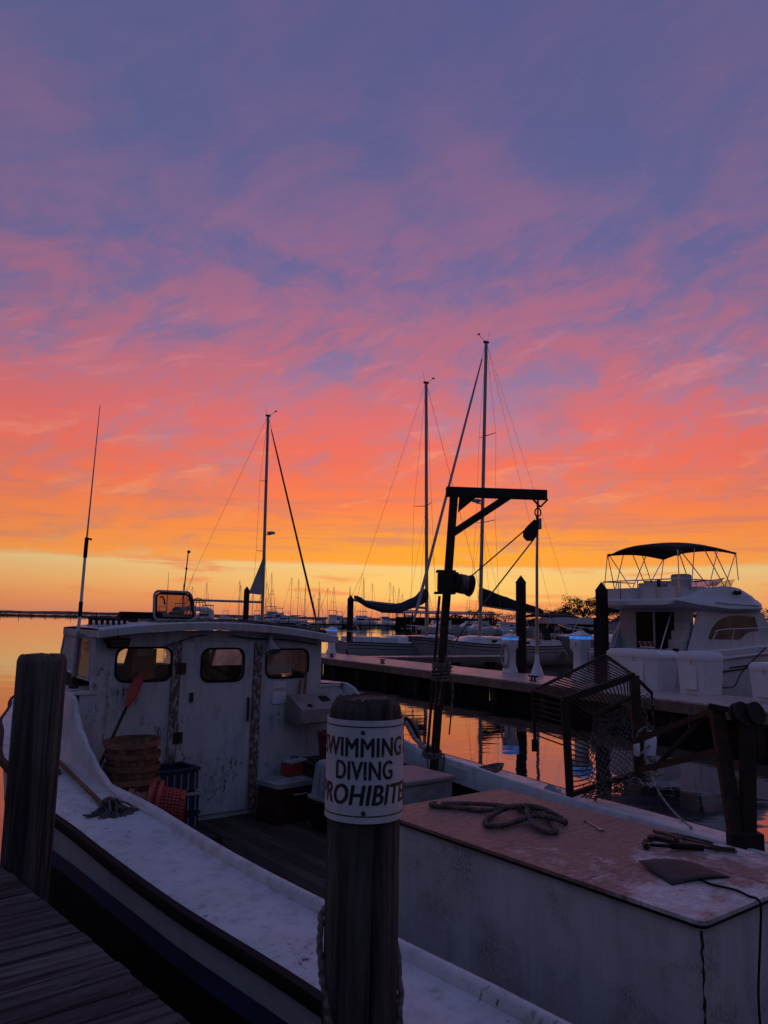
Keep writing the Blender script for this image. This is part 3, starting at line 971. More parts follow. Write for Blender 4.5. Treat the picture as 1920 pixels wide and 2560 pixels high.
# square-headed piles along the slips
def slip_pile(loc, top, r, label, cap=True, lean=0.0):
    p = thing('slip_pile', label, 'pile', loc, PRZ, 'tall piles along the slips')
    MB().tube([(0, 0, -1.5), (0, 0, 1.0), (lean, 0, top)], [r * 1.04, r, r * 0.96], 14).build('post', M['darkpile'], p, smooth=40)
    if cap:
        MB().lathe([(r * 1.02, top - 0.02), (r * 1.03, top), (r * 0.5, top + r * 0.75), (0.01, top + r * 1.35)], 14, Matrix.Translation((lean, 0, 0))).build('cap', M['black'], p, smooth=30)
    return p
slip_pile(onpier(-1.33, 2.9, 0), 4.05, 0.20, 'tall dark pile with pointed cap right of the hoist')
slip_pile((-1.86, 45.5, 0), 3.72, 0.19, 'dark capped pile left of the blue boom cover')
slip_pile((-7.9, 45.0, 0), 4.10, 0.17, 'dark capped pile left of the leftmost sailboat mast')
slip_pile((7.36, 25.9, 0), 3.68, 0.21, 'dark capped pile against the stern of the motor yacht')
slip_pile((6.78, 24.4, 0), 2.76, 0.12, 'short dark post standing in front of the capped pile by the yacht', cap=False)

# power pedestals with blue lights
def pedestal(loc, rz, label, s=1.0, hose=False):
    p = thing('power_pedestal', label, 'pedestal', loc, rz, 'lit power pedestals on the pier')
    prof = [(0.20, 0.0), (0.20, 0.08), (0.145, 0.28), (0.145, 0.72), (0.205, 0.84), (0.205, 1.06)]
    mb = MB()
    rows = []
    for hw, z in prof:
        rows.append([(x * s, y * s, z * s) for x, y in rrect(-hw, -hw * 0.9, hw, hw * 0.9, 0.03, 3)])
    mb.grid(rows, closed_u=True); mb.face(rows[-1]); mb.face(rows[0][::-1])
    mb.build('body', M['whiteplastic'], p, smooth=40)
    MB().grid([[(x * s, y * s, z * s) for x, y in rrect(-0.215, -0.195, 0.215, 0.195, 0.03, 3)] for z in (1.065, 1.14)], closed_u=True).build('blue_lamp', M['ledblue'], p, smooth=40)
    rows = [[(x * s, y * s, z * s) for x, y in rrect(-h, -h * 0.92, h, h * 0.92, 0.02, 3)] for h, z in ((0.235, 1.141), (0.235, 1.165), (0.06, 1.27))]
    mb = MB().grid(rows, closed_u=True)
    mb.face(rows[-1]); mb.face(rows[0][::-1])
    mb.build('roof', M['whiteplastic'], p)
    sk = MB().box((0.02 * s, -0.19 * s, 0.95 * s), (0.16 * s, 0.03 * s, 0.12 * s)).build('socket_cover', M['whiteplastic'], p, bevel=0.006)
    MB().box((0.05 * s, -0.208 * s, 0.95 * s), (0.03 * s, 0.02 * s, 0.05 * s)).build('socket', M['blue'], sk)
    if hose:
        mb = MB()
        for q in range(5):
            rr_ = 0.30 + q * 0.018
            mb.tube([(0.0 + 0.55 * rr_ * math.cos(a) * s, (-0.20 - 0.012 * (q % 3)) * s, (0.55 + rr_ * 1.05 * math.sin(a)) * s) for a in [2 * math.pi * k / 26 for k in range(26)]], 0.017 * s, 6, closed=True)
        mb.build('coiled_hose', M['ropepale'], p, smooth=60)
    return p
pedestal(onpier(-15.32, 1.9, FZ), PRZ, 'small white power pedestal with blue light at the left end of the pier', 1.12)
pedestal(onpier(-1.24, 2.3, FZ), PRZ, 'white power pedestal with blue light and coiled hose beside the tall pile', 1.12, hose=True)
pedestal(onpier(2.52, 2.15, FZ), PRZ, 'white power pedestal with blue light in front of the motor yacht stern', 1.25)

# dock boxes
def dock_box(loc, rz, L, Wd, Hh, label, latch=True):
    b = thing('dock_box', label, 'dock box', loc, rz, 'white dock boxes on the pier')
    rows = [[(x, y, z) for x, y in rrect(-L / 2 * k, -Wd / 2 * k, L / 2 * k, Wd / 2 * k, 0.05, 3)] for k, z in ((0.86, 0.0), (0.97, Hh * 0.80))]
    mb = MB().grid(rows, closed_u=True)
    mb.face(rows[-1]); mb.face(rows[0][::-1])
    mb.build('body', M['whiteplastic'], b, smooth=40)
    rows = [[(x, y, z) for x, y in rrect(-L / 2 * k, -Wd / 2 * k, L / 2 * k, Wd / 2 * k, 0.06, 3)] for k, z in ((1.0, Hh * 0.80), (1.01, Hh * 0.87), (0.985, Hh * 0.92), (0.88, Hh))]
    mb = MB().grid(rows, closed_u=True)
    mb.face(rows[-1]); mb.face(rows[0][::-1])
    mb.build('lid', M['whiteplastic'], b, smooth=40)
    MB().box((0, -Wd / 2 * 0.975, Hh * 0.40), (L * 0.42, 0.03, Hh * 0.56)).build('front_panel', M['whiteplastic'], b, bevel=0.012)
    if latch:
        MB().box((L * 0.02, -Wd / 2 * 1.02, Hh * 0.78), (0.03, 0.02, 0.14)).build('latch', M['steelrail'], b)
    return b
dock_box(onpier(5.13, 2.05, FZ), PRZ, 2.0, 0.85, 1.12, 'wide white dock box beneath the yacht door')
dock_box(onpier(7.1, 2.1, FZ), PRZ, 0.95, 0.8, 1.14, 'narrow white dock box on the pier to the right of the wide one')
dock_box(onpier(9.15, 2.2, FZ), PRZ, 0.8, 0.8, 0.95, 'white dock box cut off by the right edge of the picture')

# slim lamp pole on the pier
lp = thing('lamp_pole', 'slim white pole with base flange rising from the pier right of the tall pile', 'pole', onpier(0.24, 2.3, FZ))
MB().lathe([(0.24, 0), (0.23, 0.04), (0.09, 0.45), (0.06, 0.75)], 14).build('base', M['whiteplastic'], lp, smooth=40)
MB().tube([(0, 0, 0.7), (0.02, 0, 4.0), (0.07, 0, 6.0)], [0.055, 0.05, 0.035], 10).build('shaft', M['alum'], lp, smooth=50)
MB().box((0.14, -0.02, 5.35), (0.10, 0.09, 0.40)).build('junction_box', M['greyplastic'], lp, bevel=0.01)
MB().tube([(0.07, 0, 5.95), (0.07, -0.02, 6.25)], [0.05, 0.04], 8).build('lamp_head', M['greyplastic'], lp)

# ------------------------------------------------------------------ the old workboat
BRZ = R(38.0)
BO = Vector((-0.384, 7.314, 0))
BE, BC = Vector((math.cos(BRZ), math.sin(BRZ), 0)), Vector((-math.sin(BRZ), math.cos(BRZ), 0))
def bw(lx, ly, z): return BO + BE * lx + BC * ly + Vector((0, 0, z))
def w2b(p):
    d = Vector(p) - BO
    return Vector((d.dot(BE), d.dot(BC), p[2]))
boat = thing('workboat', 'old white wooden workboat with small pilothouse moored along the dock', 'boat', BO, BRZ)
RUB_P = [(-6.4, -1.80), (-2.85, -2.05), (-1.3, -2.15), (0.3, -2.19), (1.2, -2.23), (3.0, -2.16), (4.6, -1.86), (6.0, -1.45), (7.2, -0.85), (8.2, 0.05)]
RUB_S = [(-6.4, 2.02), (-2.85, 2.24), (-1.3, 2.36), (0.3, 2.46), (1.6, 2.52), (3.0, 2.42), (4.6, 2.06), (6.0, 1.60), (7.2, 0.98), (8.2, 0.09)]
LIP_P = [(-6.4, -1.36), (-3.5, -1.49), (-2.8, -1.53), (-1.4, -1.575), (0.3, -1.575), (1.3, -1.63), (2.3, -1.69)]
LIP_S = [(-6.4, 1.42), (-2.8, 1.63), (-2.0, 1.72), (-1.5, 1.75), (-0.5, 1.88), (0.2, 1.97), (1.0, 2.06), (2.3, 2.06)]
SHEER = [(-6.4, 0.80), (-1.0, 0.84), (1.2, 0.90), (3.0, 1.02), (5.0, 1.20), (8.2, 1.58)]
def rp(y): return interp(RUB_P, y)
def rs(y): return interp(RUB_S, y)
def lp_(y): return interp(LIP_P, y)
def ls_(y): return interp(LIP_S, y)
def sh(y): return interp(SHEER, y)
YS = [-6.4 + 0.2 * k for k in range(74)]
def hull_side(side):
    rows = []
    for y in YS:
        x0 = rp(y) if side < 0 else rs(y)
        z0 = sh(y)
        cx_ = 0.1
        t = max(0.0, min(1.0, (y - 3.0) / 5.2))
        flare = lerp(0.10, 0.55, t)
        row = []
        for k, (f, zf) in enumerate(((0.0, 0.0), (0.10, 0.16), (0.24, 0.38), (0.44, 0.62), (0.72, 0.86), (1.0, 1.10))):
            x = lerp(x0, lerp(x0, cx_, flare), f)
            row.append((x, y, lerp(z0, -0.35, zf / 1.10)))
        rows.append(row)
    return MB().grid(rows)
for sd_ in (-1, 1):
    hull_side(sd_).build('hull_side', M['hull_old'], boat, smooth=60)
# blue and black bands low on the hull: skins just outside the hull planking
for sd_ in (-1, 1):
    for nm, mt_, levels, off in (('blue_hull_band', 'hullblue', (0.60, 0.47), 0.004), ('black_hull_band', 'bottom', (0.47, 0.2, -0.05, -0.34), 0.005)):
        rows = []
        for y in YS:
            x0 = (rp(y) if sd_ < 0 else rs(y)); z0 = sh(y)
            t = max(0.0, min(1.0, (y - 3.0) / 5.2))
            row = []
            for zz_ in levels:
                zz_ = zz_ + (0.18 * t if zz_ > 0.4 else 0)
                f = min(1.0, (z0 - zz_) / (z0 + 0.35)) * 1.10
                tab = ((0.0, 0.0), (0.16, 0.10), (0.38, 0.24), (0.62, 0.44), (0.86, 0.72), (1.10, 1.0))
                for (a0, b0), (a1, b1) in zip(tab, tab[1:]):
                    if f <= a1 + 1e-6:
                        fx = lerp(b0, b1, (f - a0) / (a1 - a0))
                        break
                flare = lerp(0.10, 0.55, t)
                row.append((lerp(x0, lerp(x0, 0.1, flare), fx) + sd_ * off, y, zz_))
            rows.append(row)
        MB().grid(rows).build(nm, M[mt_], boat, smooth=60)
y = YS[0]
MB().face([(rp(y), y, sh(y)), (rs(y), y, sh(y)), (rs(y) - 0.15, y, -0.35), (rp(y) + 0.15, y, -0.35)]).build('transom', M['hull_old'], boat)
# side decks with rolled inner lip
for sd_, ro, li, nm in ((-1, rp, lp_, 'side_deck'), (1, rs, ls_, 'side_deck')):
    rows = []
    for y in [-6.4 + 0.15 * k for k in range(60)]:
        xo, xi, z = ro(y), li(y), sh(y)
        s_ = sd_
        prof = [(xo - s_ * -0.0, z - 0.03), (xo, z + 0.012), (xo - s_ * 0.03, z + 0.022), (lerp(xo, xi, 0.5), z + 0.035), (xi + s_ * 0.07, z + 0.038), (xi + s_ * 0.045, z + 0.05), (xi + s_ * 0.035, z + 0.095), (xi + s_ * 0.018, z + 0.112), (xi - s_ * 0.012, z + 0.112), (xi - s_ * 0.026, z + 0.098), (xi - s_ * 0.026, z - 0.12)]
        rows.append([(x, y, zz_) for x, zz_ in prof])
    MB().grid(rows).build(nm, M['washboard'], boat, smooth=50)
    # rubbing strake
    mb = MB()
    mb.grid([[(ro(y) + sd_ * dx_, y, sh(y) + dz_) for dx_, dz_ in ((-0.01, 0.018), (0.035, 0.012), (0.045, -0.02), (0.035, -0.06), (-0.01, -0.07))] for y in YS])
    mb.build('rubbing_strake', M['rubber'], boat, smooth=50)
    # inner ceiling of the cockpit
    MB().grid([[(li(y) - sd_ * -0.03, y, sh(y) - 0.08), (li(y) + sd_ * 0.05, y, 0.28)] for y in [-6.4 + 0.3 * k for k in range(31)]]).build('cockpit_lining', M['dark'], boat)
# cockpit sole planks
k = 0
x = -1.75
while x < 2.1:
    MB().box2((x, -6.3, 0.26), (x + 0.135, 2.28, 0.30)).build('sole_plank', M['sole'], boat)
    x += 0.142
# foredeck
rows = []
for y in [2.3 + 0.25 * k for k in range(24)]:
    a, b = rp(min(y, 8.15)), rs(min(y, 8.15))
    rows.append([(lerp(a, b, t), min(y, 8.15), sh(y) + 0.015 + 0.10 * math.sin(math.pi * t)) for t in (0, 0.12, 0.3, 0.5, 0.7, 0.88, 1)])
MB().grid(rows).build('foredeck', M['washboard'], boat, smooth=60)
# flared coaming that sweeps from the side deck up to the trunk cabin
CO_Z = [(0.3, 0.955), (0.8, 0.975), (1.15, 1.01), (1.45, 1.10), (1.75, 1.25), (2.0, 1.42), (2.13, 1.55), (2.22, 1.70), (2.30, 1.735), (3.7, 1.735), (4.1, 1.66), (4.9, 1.45)]
def coaming(sd_):
    top, rows, rows2 = [], [], []
    ys = [0.3 + 0.05 * k for k in range(45)] + [2.55 + 0.15 * k for k in range(16)]
    out = []
    for y in ys:
        zt = interp(CO_Z, y)
        z0 = sh(y) + 0.03
        if sd_ < 0:
            xb = interp([(0.3, -1.60), (1.3, -1.66), (2.3, -1.72), (3.2, -1.64), (4.9, -1.30)], y)
        else:
            xb = interp([(0.3, 2.00), (1.0, 2.07), (2.0, 1.95), (2.3, 1.72), (3.2, 1.62), (4.9, 1.30)], y)
        h = zt - z0
        fl = 0.05 * sd_
        cove = min(0.13, h * 0.5) * sd_
        prof = [(xb + cove, z0 + 0.002), (xb + cove * 0.5, z0 + 0.012), (xb + cove * 0.2 + 0.008 * sd_, z0 + 0.05 * min(1, h * 2) + 0.005), (xb + fl * 0.15, z0 + h * 0.45), (xb + fl * 0.5, zt - 0.02), (xb + fl * 0.5 - 0.012 * sd_, zt), (xb + fl * 0.5 - 0.045 * sd_, zt), (xb + fl * 0.5 - 0.055 * sd_, zt - 0.015), (xb - 0.05 * sd_, z0 + h * 0.4), (xb - 0.05 * sd_, z0 - 0.1)]
        out.append([(px_, y, pz_) for px_, pz_ in prof])
    return MB().grid(out)
for sd_ in (-1, 1):
    coaming(sd_).build('coaming', M['white_old'], boat, smooth=50)
# trunk cabin top
rows = []
for y in [2.30 + 0.2 * k for k in range(14)]:
    zt = interp(CO_Z, y)
    a = interp([(0.3, -1.60), (1.3, -1.66), (2.3, -1.72), (3.2, -1.64), (4.9, -1.30)], y)
    b = interp([(2.3, 1.72), (3.2, 1.62), (4.9, 1.30)], y)
    rows.append([(lerp(a, b, t), y, zt - 0.004 + 0.05 * math.sin(math.pi * t)) for t in (0, 0.1, 0.3, 0.5, 0.7, 0.9, 1)])
MB().grid(rows).build('trunk_top', M['white_old'], boat, smooth=60)
MB().face([(-1.3, 4.9, 1.46), (1.3, 4.9, 1.46), (1.35, 4.98, 1.15), (-1.35, 4.98, 1.15)]).build('trunk_front', M['white_old'], boat)

# ---- pilothouse
BY = 2.28
def roof_z(x): return 2.40 - 0.053 * (x + 0.25) ** 2
MBK = Matrix(((1, 0, 0, 0), (0, 0, -1, BY + 0.02), (0, 1, 0, 0), (0, 0, 0, 1)))   # plate x->x, y->z, thickness towards the stern
outer = [(-1.66, 0.30), (1.70, 0.30), (1.72, 1.52), (1.58, 1.70), (1.30, 1.71)]
outer += [(1.29, roof_z(1.29) - 0.01)] + [(x / 10, roof_z(x / 10) - 0.01) for x in range(11, -15, -3)] + [(-1.535, roof_z(-1.535) - 0.01), (-1.54, 1.73), (-1.66, 1.72)]
W1, W2, W3 = rrect(-1.31, 1.845, -0.69, 2.20, 0.10), rrect(-0.345, 1.815, 0.19, 2.185, 0.10), rrect(0.50, 1.83, 1.10, 2.17, 0.10)
MB().plate(outer, [W1[::-1], W2[::-1], W3[::-1]], 0.04, MBK).build('rear_bulkhead', M['white_worn'], boat)
# door
MD = MBK.copy(); MD[1][3] = BY - 0.021
dz0 = 0.36
dr = MB().plate([(-0.60, dz0), (0.285, dz0), (0.315, 2.255), (-0.585, 2.265)], [rrect(-0.345, 1.815, 0.19, 2.185, 0.10)[::-1]], 0.022, MD).build('door', M['white_worn'], boat)
MB().box2((-0.47, BY - 0.062, 1.60), (-0.43, BY - 0.043, 1.70)).build('latch', M['steel'], dr)
for zz_ in (1.97, 1.22, 0.62):
    mb = MB().box2((-0.64, BY - 0.055, zz_ - 0.06), (-0.53, BY - 0.044, zz_ + 0.06))
    mb.tube([(-0.585, BY - 0.058, zz_ - 0.062), (-0.585, BY - 0.058, zz_ + 0.062)], 0.008, 8)
    mb.build('hinge', M['steel'], dr)
MB().box2((0.255, BY - 0.072, 1.35), (0.275, BY - 0.044, 1.62)).build('pull_bar', M['steel'], dr)
# door jambs: bare wood where the paint has gone
MB().plate([(0.325, 0.36), (0.43, 0.36), (0.43, 2.24), (0.335, 2.25)], [], 0.03, MD).build('door_jamb', M['flaking'], boat)
MB().plate([(0.435, 0.36), (0.47, 0.36), (0.47, 2.24), (0.435, 2.24)], [], 0.02, MD).build('trim_strip', M['white_worn'], boat)
MB().plate([(-0.70, 0.36), (-0.61, 0.36), (-0.595, 2.26), (-0.685, 2.26)], [], 0.026, MD).build('door_jamb', M['flaking'], boat)
# window gaskets and panes
for wdw, nm, gm in ((W1, 'window', 'glass_clear'), (W2, 'window', 'glass_speck'), (W3, 'window', 'glass_speck')):
    yy = BY - 0.022 if wdw is not W2 else BY - 0.045
    g = MB().tube([(x, yy, z) for x, z in wdw], 0.013, 6, closed=True).build('window', M['rubber'], boat, smooth=60)
    MB().plate(wdw, [], 0.005, Matrix(((1, 0, 0, 0), (0, 0, -1, BY + 0.003), (0, 1, 0, 0), (0, 0, 0, 1)))).build('pane', M[gm], g)
# pilothouse sides with two windows each, sloped windscreen
def side_house(x, sgn):
    Mx = Matrix(((0, 0, sgn, x), (1, 0, 0, 0), (0, 1, 0, 0), (0, 0, 0, 1)))
    zt = roof_z(x) - 0.012
    outl = [(BY + 0.022, 1.70), (3.66, 1.70), (3.60, 1.86), (3.30, zt), (BY + 0.022, zt)]
    wa = [(2.38, 1.86), (2.90, 1.87), (2.82, 2.30), (2.38, 2.29)]
    wb = [(2.96, 1.90), (3.50, 1.94), (3.35, 2.31), (2.89, 2.30)]
    MB().plate(outl, [wa[::-1], wb[::-1]], 0.03, Mx).build('side_wall', M['white_worn'], boat)
    for wq in (wa, wb):
        g = MB().tube([(x + sgn * 0.032, q[0], q[1]) for q in wq], 0.014, 6, closed=True).build('window', M['white_old'], boat)
        MB().plate(wq, [], 0.004, Matrix(((0, 0, sgn, x + sgn * 0.012), (1, 0, 0, 0), (0, 1, 0, 0), (0, 0, 0, 1)))).build('pane', M['glass_salt'] if sgn < 0 else M['glass_frost'], g)
side_house(-1.51, -1)
side_house(1.27, 1)
# windscreen frame and panes
fz = lambda x: roof_z(x) - 0.012
def ws(x, t): return (x, lerp(3.60, 3.30, t), lerp(1.86, fz(x), t))
for xx in (-1.48, -0.62, 0.38, 1.24):
    MB().bar(ws(xx, 0), ws(xx, 1), 0.07, 0.035, up=(0, 1, 0.5)).build('windscreen_post', M['white_old'], boat)
MB().bar((-1.5, 3.60, 1.86), (1.26, 3.60, 1.86), 0.04, 0.08).build('windscreen_sill', M['white_old'], boat)
MB().box2((-1.5, 3.60, 1.70), (1.26, 3.645, 1.84)).build('front_wall', M['white_old'], boat)
MB().bar((-1.5, 3.31, 2.26), (1.26, 3.31, 2.26), 0.04, 0.06).build('windscreen_head', M['white_old'], boat)
for xa, xb in ((-1.44, -0.66), (-0.58, 0.34), (0.42, 1.20)):
    MB().face([ws(xa, 0.06), ws(xb, 0.06), ws(xb, 0.94), ws(xa, 0.94)]).build('windscreen_pane', M['glass_salt'], boat)
# dark dashboard and wheelhouse gear seen through the windows
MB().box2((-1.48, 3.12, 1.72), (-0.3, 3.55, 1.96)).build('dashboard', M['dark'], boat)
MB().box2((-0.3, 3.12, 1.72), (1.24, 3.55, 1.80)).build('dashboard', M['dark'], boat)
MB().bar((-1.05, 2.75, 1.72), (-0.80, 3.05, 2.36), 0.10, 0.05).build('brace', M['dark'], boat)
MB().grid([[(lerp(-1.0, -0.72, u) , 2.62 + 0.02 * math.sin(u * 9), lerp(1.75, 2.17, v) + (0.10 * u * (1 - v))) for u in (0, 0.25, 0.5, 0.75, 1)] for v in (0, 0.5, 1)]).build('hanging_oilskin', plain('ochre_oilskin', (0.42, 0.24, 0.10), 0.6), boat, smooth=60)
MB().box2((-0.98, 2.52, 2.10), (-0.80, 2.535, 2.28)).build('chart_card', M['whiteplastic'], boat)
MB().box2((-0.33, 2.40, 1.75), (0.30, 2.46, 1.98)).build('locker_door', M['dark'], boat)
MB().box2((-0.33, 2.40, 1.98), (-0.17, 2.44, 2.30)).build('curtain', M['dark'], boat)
# roof
rows, rows2 = [], []
xs = [-1.56 + 0.1 * k for k in range(31)]
for y, dz_ in ((2.10, 0.0), (2.12, 0.012), (2.5, 0.02), (3.0, 0.02), (3.33, 0.012), (3.36, 0.0)):
    rows.append([(x, y, roof_z(x) + 0.075 + dz_) for x in xs])
mb = MB().grid(rows)
mb.grid([[(x, y, roof_z(x)) for x in xs] for y in (2.10, 3.36)])
for y in (2.10, 3.36):
    mb.grid([[(x, y, roof_z(x)) for x in xs], [(x, y, roof_z(x) + 0.075) for x in xs]])
for x in (xs[0], xs[-1]):
    mb.face([(x, 2.10, roof_z(x)), (x, 3.36, roof_z(x)), (x, 3.36, roof_z(x) + 0.075), (x, 2.10, roof_z(x) + 0.075)])
mb.build('roof', M['white_worn'], boat, smooth=40)
# ledge trim round the house
MB().box2((-1.72, 2.25, 1.725), (-1.50, 2.30, 1.752)).build('ledge', M['white_old'], boat)
MB().box2((1.27, 2.25, 1.70), (1.60, 2.30, 1.73)).build('ledge', M['white_old'], boat)
# notices on the bulkhead
for (x0, x1, z0, z1) in ((0.60, 0.80, 1.52, 1.68), (0.605, 0.79, 1.71, 1.79)):
    MB().plate([(x0, z0), (x1, z0), (x1, z1), (x0, z1)], [], 0.002, Matrix(((1, 0, 0, 0), (0, 0, -1, BY - 0.022), (0, 1, 0, 0), (0, 0, 0, 1)))).build('notice', M['whiteplastic'], boat)
MB().tube([(x, BY - 0.026, z) for x, z in ((0.60, 1.52), (0.80, 1.52), (0.80, 1.68), (0.60, 1.68))], 0.002, 4, closed=True).build('notice_border', M['ink'], boat)
# wiring under the eave
MB().tube(smoothpath([(-0.82, BY - 0.05, 2.20), (-0.7, BY - 0.04, 2.24), (-0.45, BY - 0.05, 2.32), (-0.3, BY - 0.06, 2.34)], 5), 0.006, 5).build('cable', M['rubber'], boat)
MB().tube(smoothpath([(0.0, BY - 0.06, 2.335), (0.3, BY - 0.06, 2.30), (0.7, BY - 0.07, 2.29), (1.2, BY - 0.06, 2.23)], 5), 0.008, 5).build('cable', M['rubber'], boat)
# registration marks on the side window
me = text_mesh('0752', 0.13, M['inkfade'], 'registration_number', spacing=1.0, extrude=0.0)
o = bpy.data.objects.new('registration_number', me)
col.objects.link(o); o.parent = boat
o.matrix_local = Matrix.Translation((-1.548, 2.60, 2.2)) @ Matrix.Rotation(R(-90), 4, 'Z') @ Matrix.Rotation(R(90), 4, 'X')

# ---- engine box (4 x 8 sheet lid)
ebox = bpy.data.objects.new('engine_box', None)
col.objects.link(ebox); ebox.parent = boat

MB().plate(rrect(-0.70, -3.97, 0.62, -1.46, 0.05), [], 0.022, Matrix.Translation((0, 0, 1.18))).build('lid', M['boxtop'], ebox, bevel=0.004)
MB().plate(rrect(-0.698, -3.968, 0.618, -1.462, 0.05), [], 0.012, Matrix.Translation((0, 0, 1.166))).build('seal', M['rubber'], ebox)
bx = MB()
MB().box2((-0.67, -3.94, 0.30), (-0.64, -1.50, 1.163)).build('side', M['boxside'], ebox)
MB().box2((0.56, -3.94, 0.30), (0.59, -1.50, 1.163)).build('side', M['boxside'], ebox)
MB().box2((-0.6395, -3.937, 0.30), (0.5595, -3.907, 1.163)).build('end', M['boxside'], ebox)
MB().box2((-0.6395, -1.533, 0.30), (0.5595, -1.503, 1.163)).build('end', M['boxside'], ebox)
# seams pressed in the lid
for yy in (-2.62, -3.28):
    MB().box2((-0.68, yy, 1.2015), (0.60, yy + 0.005, 1.2030)).build('lid_seam', M['inkfade'], ebox)
MB().box2((0.10, -3.94, 1.2015), (0.105, -3.28, 1.2030)).build('lid_seam', M['inkfade'], ebox)
# rotten corner seam of the box
rr_ = random.Random(3)
pts = [( -0.672 + rr_.uniform(-.004, .004), -3.942 + rr_.uniform(-.004, .004), 1.15 - k * 0.03) for k in range(28)]
MB().tube(pts, [rr_.uniform(0.0015, 0.008) for _ in pts], 5).build('corner_seam', M['dark'], ebox)

# ------------------------------------------------------------------ gear fixed on the boat
def onboat(name, label, cat, lx, ly, z, rz=0.0, group=None):
    return thing(name, label, cat, bw(lx, ly, z), BRZ + rz, group)

# whip antenna on the side of the house
an = onboat('whip_antenna', 'tall whip antenna clamped to the side of the pilothouse', 'antenna', -1.62, 2.62, 1.76)
def ant(t): return Vector((lerp(-0.015, 0.03, t), 0.0, 3.32 * t * 0.94 - 0.0))
MB().lathe([(0.05, 0), (0.05, 0.03), (0.025, 0.06), (0.03, 0.10), (0.022, 0.14)], 12).build('ratchet_mount', M['steel'], an, smooth=40)
MB().tube([(0, 0, 0.12), (0, 0, 0.25), (0.0, 0, 0.26), (0.005, 0, 0.60)], [0.026, 0.026, 0.019, 0.018], 10).build('ferrule', M['greyplastic'], an, smooth=40)
MB().tube([(0.005, 0, 0.6), (0.012, 0, 0.78)], 0.017, 10).build('sleeve', M['whiteplastic'], an)
MB().tube([(0.012, 0, 0.78), (0.02, 0, 1.42)], [0.017, 0.015], 10).build('lower_rod', M['whiteplastic'], an)
MB().tube([(0.012, 0, 0.76), (0.013, 0, 0.92)], 0.021, 10).build('lower_joint', M['rubber'], an)
MB().tube([(0.02, 0, 1.40), (0.024, 0, 1.62)], 0.021, 10).build('upper_joint', M['rubber'], an)
MB().tube([(0.024, 0, 1.60), (0.06, 0, 3.12)], [0.010, 0.004], 8).build('upper_rod', M['alum'], an)
MB().bar((0.024, 0, 1.61), (0.075, -0.02, 1.60), 0.012, 0.02).build('clip', M['rubber'], an)
MB().bar((0, 0, 0.56), (0.12, 0, 0.57), 0.03, 0.02).build('bracket', M['greyplastic'], an)

# open roof hatch
ht = onboat('roof_hatch', 'open aluminium hatch with smoked pane standing on the pilothouse roof', 'hatch', -0.475, 2.72, 2.475)
def hz(u, v, r=0.06):
    return [(lerp(-0.29, 0.25, x) - 0.02 * y, 0.02 + 0.06 * y, lerp(0.0, 0.37, y)) for x, y in ((u, v),)][0]
def hloop(ins, rr, n=5):
    pts = []
    for (px_, pz_) in rrect(ins, ins, 0.56 - ins, 0.36 - ins, rr, n):
        tp = 1 - 0.16 * (pz_ / 0.36)
        pts.append(((px_ - 0.28) * tp - 0.015 * pz_ / 0.36, 0.10 * pz_ / 0.36, pz_ + 0.01))
    return pts
MB().tube(hloop(0.012, 0.06), 0.017, 8, closed=True).build('frame', M['alum'], ht, smooth=60)
MB().tube(hloop(0.040, 0.05), 0.012, 8, closed=True).build('seal', M['rubber'], ht, smooth=60)
MB().face(hloop(0.045, 0.05)).build('pane', M['glass_smoke'], ht)
for xx in (-0.19, 0.17):
    mb = MB().tube([(xx, 0.05, 0.28), (xx + 0.02, 0.03, 0.30), (xx + 0.045, 0.02, 0.25), (xx + 0.05, 0.02, 0.20)], 0.010, 6)
    mb.build('latch_handle', M['rubber'], ht, smooth=60)
# light bar (open array) left of the hatch
rb = onboat('roof_light_bar', 'long black bar lamp on brackets on the pilothouse roof left of the hatch', 'lamp', -0.88, 2.78, 2.47)
MB().plate(rrect(-0.25, 0.035, 0.25, 0.115, 0.03), [], 0.09, Matrix(((1, 0, 0, 0), (0, 0, -1, 0.045), (0, 1, 0, 0), (0, 0, 0, 1)))).build('housing', M['rubber'], rb, bevel=0.008)
for xx in (-0.06, 0.16):
    MB().box2((xx - 0.02, -0.03, 0.0), (xx + 0.02, 0.03, 0.04)).build('bracket', M['steel'], rb)
MB().tube(smoothpath([(-0.24, -0.03, 0.05), (-0.20, -0.05, 0.015), (-0.05, -0.05, 0.0), (0.20, -0.04, 0.02), (0.25, -0.03, -0.01)], 5), 0.006, 5).build('cable', M['rubber'], rb)
# notched rod rack at the port edge of the roof
rk = onboat('rod_rack', 'notched dark rack with white pegs along the port edge of the pilothouse roof', 'rack', -1.36, 2.42, roof_z(-1.36) + 0.085)
MB().box2((-0.22, -0.02, 0.0), (0.20, 0.03, 0.018)).build('base_rail', M['white_worn'], rk)
MB().bar((-0.22, 0.01, 0.085), (0.20, 0.01, 0.07), 0.03, 0.022).build('top_rail', M['darkpile'], rk)
for k in range(7):
    x = -0.19 + k * 0.06
    MB().box2((x - 0.019, 0.0, 0.015), (x + 0.019, 0.028, 0.078)).build('dark_block', M['darkpile'], rk)
    MB().lathe([(0.012, 0), (0.011, 0.03), (0.007, 0.045), (0.001, 0.05)], 8, Matrix.Translation((x + 0.03, -0.008, 0.018))).build('peg', M['whiteplastic'], rk, smooth=50)
